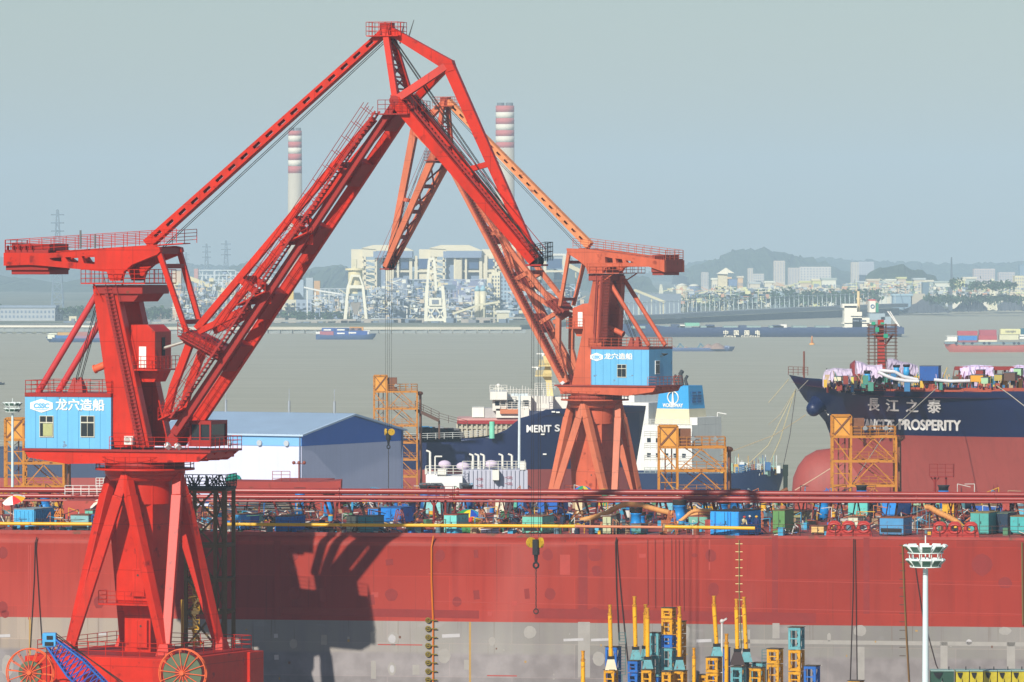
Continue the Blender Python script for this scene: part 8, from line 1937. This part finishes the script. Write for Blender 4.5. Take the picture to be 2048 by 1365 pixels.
m = MB(); m.box(A.x-.5, A.x+.6, -.6, .6, A.z-.5, A.z+.6); h_ = m.build('boom_head', BLl, t, bevel=.06); m = MB(); m.box(A.x-.15, A.x+.35, -.66, -.6, A.z+.1, A.z+.4); m.box(A.x-.3, A.x+.4, -.66, -.6, A.z-.4, A.z-.1); m.build('head_opening', DARK, h_)
m = MB(); m.tube(A+up*.8, A+up*1.5+d*(L_*.9)+V((1.5, 0, 1)), .04, 5); m.tube(A+V((-.2, 0, -.4)), V((A.x-.2, 0, 2)), .03, 5); m.tube(A+up*.6+V((0, .4, 0)), A+up*3.8+d*(L_*.9), .05, 5); m.build('wire_rope', ROPE, t)
bf_ = A+d*L_; m = MB(); m.box(bf_.x-1.5, bf_.x+5.5, -1.6, 1.6, 1.0, 3.2); m.build('carrier_body', BLl, t)
m = MB()
for sy in (-1.7, 1.7): m.prism([(bf_.x-3, .5), (bf_.x-2.3, .02), (bf_.x+6, .02), (bf_.x+6.8, .5), (bf_.x+6, 1.0), (bf_.x-2.3, 1.0)], sy-.4, sy+.4)
m.build('crawler_track', DARK, t)

# ---------------------------------------------------------------- vessels on the river
def vessel(name, label, px0, px1, pyw, Y, hull, hcol, cat='boat', base=None, bow=1, red=None):
    """hull = freeboard in px, bow +1 to the right"""
    k = Y/F; L_ = (px1-px0)*k; h = hull*k; cx = wx((px0+px1)/2, Y); t = T(name, label, cat, (cx, Y, 0), 0, 'working vessels on the river'); B_ = max(4, L_*.075)
    m = MB(); secs = []
    for f in (-.5, -.485, -.46, -.42, -.3, 0, .3, .42, .46, .485, .5):
        x_ = f*L_*bow; w_ = B_*(1 if -.42 <= f <= .36 else (1-((abs(f)-.36)/.14)**1.6*.97 if f > 0 else 1-((abs(f)-.42)/.08)**2*.4)); w_ = max(.05, w_)
        top = h*(1+(.35 if f > .4 else 0)+(.12 if f < -.4 else 0)); sh = (h*1.1 if f > .4 else 0)*bow
        secs.append([(x_-sh*(.9), w_*.7, -.5), (x_-sh*.6, w_*.9, h*.25), (x_-sh*.3, w_, h*.6), (x_, w_, top)])
    loft(m, secs, (lambda z: 1 if red and z < h*red else 0)); smooth(m.build('hull', [mat(hcol, .6, .1, .2, name='far_hull'), mat('b05040', .6, name='far_boot_top')], t))
    m = MB()
    for a_, b_ in zip(secs[:-1], secs[1:]): p, q = a_[-1], b_[-1]; m.add([(p[0], -p[1], p[2]-.3), (q[0], -q[1], q[2]-.3), (q[0], q[1], q[2]-.3), (p[0], p[1], p[2]-.3)], [(0,1,2,3)])
    m.build('deck', mat('8a9088', .7), t)
    def add(nm, items, col, y=0):
        m = MB()
        for a_, b_, c_, d_ in items:
            X0, X1 = wx(a_, Y)-cx, wx(b_, Y)-cx; Z0, Z1 = wz(d_, Y), wz(c_, Y); m.box(X0, X1, -B_*.8+y, B_*.8+y, Z0, Z1)
        return m.build(nm, mat(col, .6, .06, .2) if isinstance(col, str) else col, t)
    return t, add, k, cx, B_
# bulk carrier
Y = 3620; t, add, k, cx, B_ = vessel('bulk_carrier', 'long dark blue bulk carrier with white superstructure and Chinese name', 1240, 1802, 675, Y, 19, '2a3c66', 'ship', bow=-1, red=.06)
t['group'] = 'working vessels on the river'
add('hatch', [(1262+i*46, 1290+i*46, 652, 657) for i in range(9)], '8aa098'); add('deck_crane', [(1342, 1358, 649, 656), (1412, 1428, 650, 656), (1478, 1492, 651, 657), (1545, 1562, 651, 657)], '3a4a68'); add('crane_cab', [(1359, 1369, 650, 658), (1560, 1572, 649, 656)], 'e8e4d8')
add('green_cover', [(1370, 1398, 646, 652)], '78b89c')
sp = add('superstructure', [(1687, 1712, 612, 657), (1703, 1737, 636, 657), (1712, 1722, 624, 657), (1683, 1713, 608, 616)], 'ece6d4'); add('deck_edge', [(1684, 1740, 646, 648), (1700, 1722, 632, 634)], 'f0ead8')
add('window', [(1704, 1716, 640, 643), (1719, 1730, 640, 643)], '6a7480', -.5)
m = MB(); m.tube((wx(1717, Y)-cx, 0, wz(624, Y)), (wx(1717, Y)-cx, 0, wz(583, Y)), .9, 8); m.beam((wx(1713, Y)-cx, 0, wz(598, Y)), (wx(1722, Y)-cx, 0, wz(598, Y)), .8); m.build('mast', mat('dcc490', .6), t)
add('funnel', [(1737, 1749, 602, 625)], 'e8e2d2'); add('funnel_band', [(1737, 1749, 599, 602)], 'c04040'); add('funnel_side', [(1750, 1755, 606, 625)], '2a8a68')
m = MB(); m.ring((wx(1743, Y)-cx, -B_*.8-.4, wz(613, Y)), 1.0, .3, (0, 1, 0), 16); m.build('funnel_emblem', mat('5a78a0', .6), t)
add('aft_house', [(1737, 1768, 627, 640), (1760, 1780, 634, 656)], '98a8b0'); add('stern_block', [(1790, 1806, 655, 668)], '2a3c66')
for ch, a_ in (('中', 1450), ('国', 1471), ('国', 1492), ('电', 1513)):
    text(ch, 'lettering', mat('efe9d2', .6), t, textM((wx(a_, Y)-cx, -B_-.35, wz(666, Y)), (1, 0, 0), (0, 0, 1)), 3.2, .06, 2.9, .1)
text('CHINA', 'lettering', mat('efe9d2', .6), t, textM((wx(1458, Y)-cx, -B_-.3, wz(673, Y)), (1, 0, 0), (0, 0, 1)), 1.6, .05, 7.4, .1, 1.3); text('GUODIAN', 'lettering', mat('efe9d2', .6), t, textM((wx(1499, Y)-cx, -B_-.3, wz(673, Y)), (1, 0, 0), (0, 0, 1)), 1.6, .05, 11, .1, 1.3)
# sand barge
Y = 3063; t, add, k, cx, B_ = vessel('sand_barge', 'low sand barge with heaps of gravel right of the second crane house', 1335, 1470, 703, Y, 7, '5a6c94')
m = MB()
for c_, w_, h_, in ((1372, 8, 5), (1417, 16, 10), (1434, 22, 12), (1345, 10, 8)):
    X = wx(c_, Y)-cx; r = w_*k; hh = h_*k; m.lathe((X, 0, 1.2), [(r, 0), (r*.6, hh*.5), (r*.2, hh*.92), (.1, hh)], 14, 0, False)
m.build('gravel_heap', mat('9a8478', .9, .15, .3), t)
m = MB()
for c_ in (1360, 1401): X = wx(c_, Y)-cx; m.beam((X-6*k, 0, 1.5), (X, 0, wz(688, Y)), .6, .8); m.beam((X+9*k, 0, 1.5), (X, 0, wz(688, Y)), .6, .8); m.beam((X-2*k, 0, wz(688, Y)), (X+2*k, 0, wz(688, Y)), .8, .8)
m.build('conveyor_arm', mat('5a7884', .6), t); add('wheelhouse', [(1449, 1458, 692, 697)], '7a8aa4')
# container barge at right edge
Y = 3040; t, add, k, cx, B_ = vessel('container_barge', 'red container barge with two tiers of containers cut by the right edge', 1888, 2062, 697, Y, 13, 'b0584c', bow=-1, red=.0)
def boxes(items, par, kk, cxx, Bb, YY):
    for a_, b_, c_, d_, col in items:
        m = MB(); X0, X1 = wx(a_, YY)-cxx, wx(b_, YY)-cxx; Z0, Z1 = wz(d_, YY), wz(c_, YY); m.box(X0, X1, -Bb*.85, Bb*.85, Z0, Z1-.05)
        n = 12
        for i in range(n): x_ = X0+(X1-X0)*(i+.5)/n; m.box(x_-.12, x_+.12, -Bb*.85-.1, -Bb*.85, Z0+.15, Z1-.2)
        m.build('shipping_container', mat(col, .6, .08, .3, name='container_paint'), par)
boxes([(1915, 1954, 662, 671, 'b0464e'), (1958, 1992, 660, 671, 'a84a58'), (1916, 1953, 672, 681, '2f7cc4'), (1956, 1993, 671, 680, 'b04850'), (2000, 2040, 658, 669, 'd4d2a0'), (1998, 2036, 670, 680, 'cfceae'), (2040, 2060, 657, 669, '2a6478'), (1915, 1954, 681, 685, '9a5a64'), (1956, 1993, 680, 684, 'd8d0b8')], t, k, cx, B_, Y)
add('wheelhouse', [(1894, 1913, 674, 681), (1892, 1914, 672, 673), (1889, 1913, 681, 683)], 'e4e4dc'); add('fender_rail', [(1889, 2060, 685, 688)], '708a94')
m = MB()
for a_ in (1911, 1926, 1943, 1967, 1977, 2006, 2027, 2036): m.tube((wx(a_, Y)-cx, -B_-.5, wz(687, Y)), (wx(a_, Y)-cx, -B_+.2, wz(687, Y)), .7, 12)
m.build('tyre_fender', mat('2c3448', .8), t)
add('aft_wheelhouse', [(2038, 2060, 667, 672), (2038, 2060, 674, 678)], 'e4e4dc')
text('HANJIN', 'lettering', mat('6a6a70', .6), t, textM((wx(2020, Y)-cx, -B_*.85-.2, wz(663.5, Y)), (1, 0, 0), (0, 0, 1)), 1.5, .03, 5, .05)
# middle barge
Y = 3500; t, add, k, cx, B_ = vessel('container_barge', 'navy barge stacked with dark blue, pink and orange containers in mid river', 632, 753, 679, Y, 9, '34507e')
boxes([(640, 667, 663, 672, 'a8606e'), (644, 672, 656, 663, '2c56a0'), (668, 698, 657, 671, '27509c'), (674, 700, 656, 662, '3a5c96'), (700, 735, 662, 671, '24509e'), (700, 724, 656, 662, '2e5290'), (699, 727, 654, 661.5, 'd09440')], t, k, cx, B_, Y)
add('wheelhouse', [(726, 738, 664, 670), (727, 740, 661, 663), (632, 640, 664, 668)], 'dfe0dc')
m = MB()
for a_, b_ in ((655, 660), (682, 660), (682, 667), (705, 666)): X = wx(a_, Y)-cx; m.box(X-2.2, X+2.2, -B_*.85-.3, -B_*.85-.1, wz(b_, Y)-.4, wz(b_, Y)+.4)
m.build('container_marking', WHITE, t)
# left barge
Y = 3390; t, add, k, cx, B_ = vessel('container_barge', 'small container barge passing behind the red backstays at left', 92, 212, 684, Y, 8, '2c4a74', bow=-1)
boxes([(116, 143, 665, 671, 'c49a50'), (112, 150, 671, 679, '2f68a8'), (144, 176, 664, 672, 'a86a60'), (150, 178, 672, 679, '9a7088'), (178, 206, 668, 679, '8a7898')], t, k, cx, B_, Y); add('wheelhouse', [(96, 110, 670, 678), (98, 114, 667, 669)], 'dfe2cc')
# tiny boat at left edge
Y = 2260; t, add, k, cx, B_ = vessel('sampan', 'tiny dark boat at the left picture edge', -14, 10, 770, Y, 3, '3a4450')
add('cabin', [(-6, 2, 765, 769)], '5a5c60')
# buoy
Y = 3290; t = T('buoy', 'small orange yellow buoy below the bulk carrier', 'buoy', (wx(1624, Y), Y, 0)); k = Y/F
MB().lathe((0,0,0), [(1.4, -.5), (1.5, .6), (1.0, 1.0)], 14).build('float', mat('e0a040', .6), t); m = MB(); m.lathe((0,0,1.0), [(.8, 0), (.35, 2.8), (.5, 3.0), (.2, 3.9)], 10); m.build('tower', mat('d88a30', .6), t)
# terracotta deck box beyond the mains casting its gable
m = MB(); Y = 572; m.prism([(wx(462, Y), DZ), (wx(640, Y), DZ), (wx(680, Y), DZ), (wx(682, Y), wz(962, Y)), (wx(634, Y), wz(965, Y)), (wx(470, Y), wz(963, Y))], Y, Y+5); m.rail([(wx(545, Y), Y, wz(964, Y)), (wx(580, Y), Y, wz(964, Y))], 1, 1, .03); tag(m.build('deck_locker', mat('a03c34', .7, .12, .4, rust=.1)), 'long low red deck house in front of the white warehouse', 'deck house')
# ---------------------------------------------------------------- haze
hz_ = MB().box(-9000, 9000, -400, 17000, -8, 330).build('haze', [], None)
hm = bpy.data.materials.new('haze_air'); hm.use_nodes = True; t = hm.node_tree; t.nodes.clear()
ou = t.nodes.new('ShaderNodeOutputMaterial'); pv = t.nodes.new('ShaderNodeVolumePrincipled')
pv.inputs['Color'].default_value = (.62, .82, 1.0, 1); pv.inputs['Density'].default_value = 0.00011; pv.inputs['Anisotropy'].default_value = -0.12
t.links.new(pv.outputs[0], ou.inputs['Volume']); hz_.data.materials.append(hm); hz_['kind'] = 'stuff'
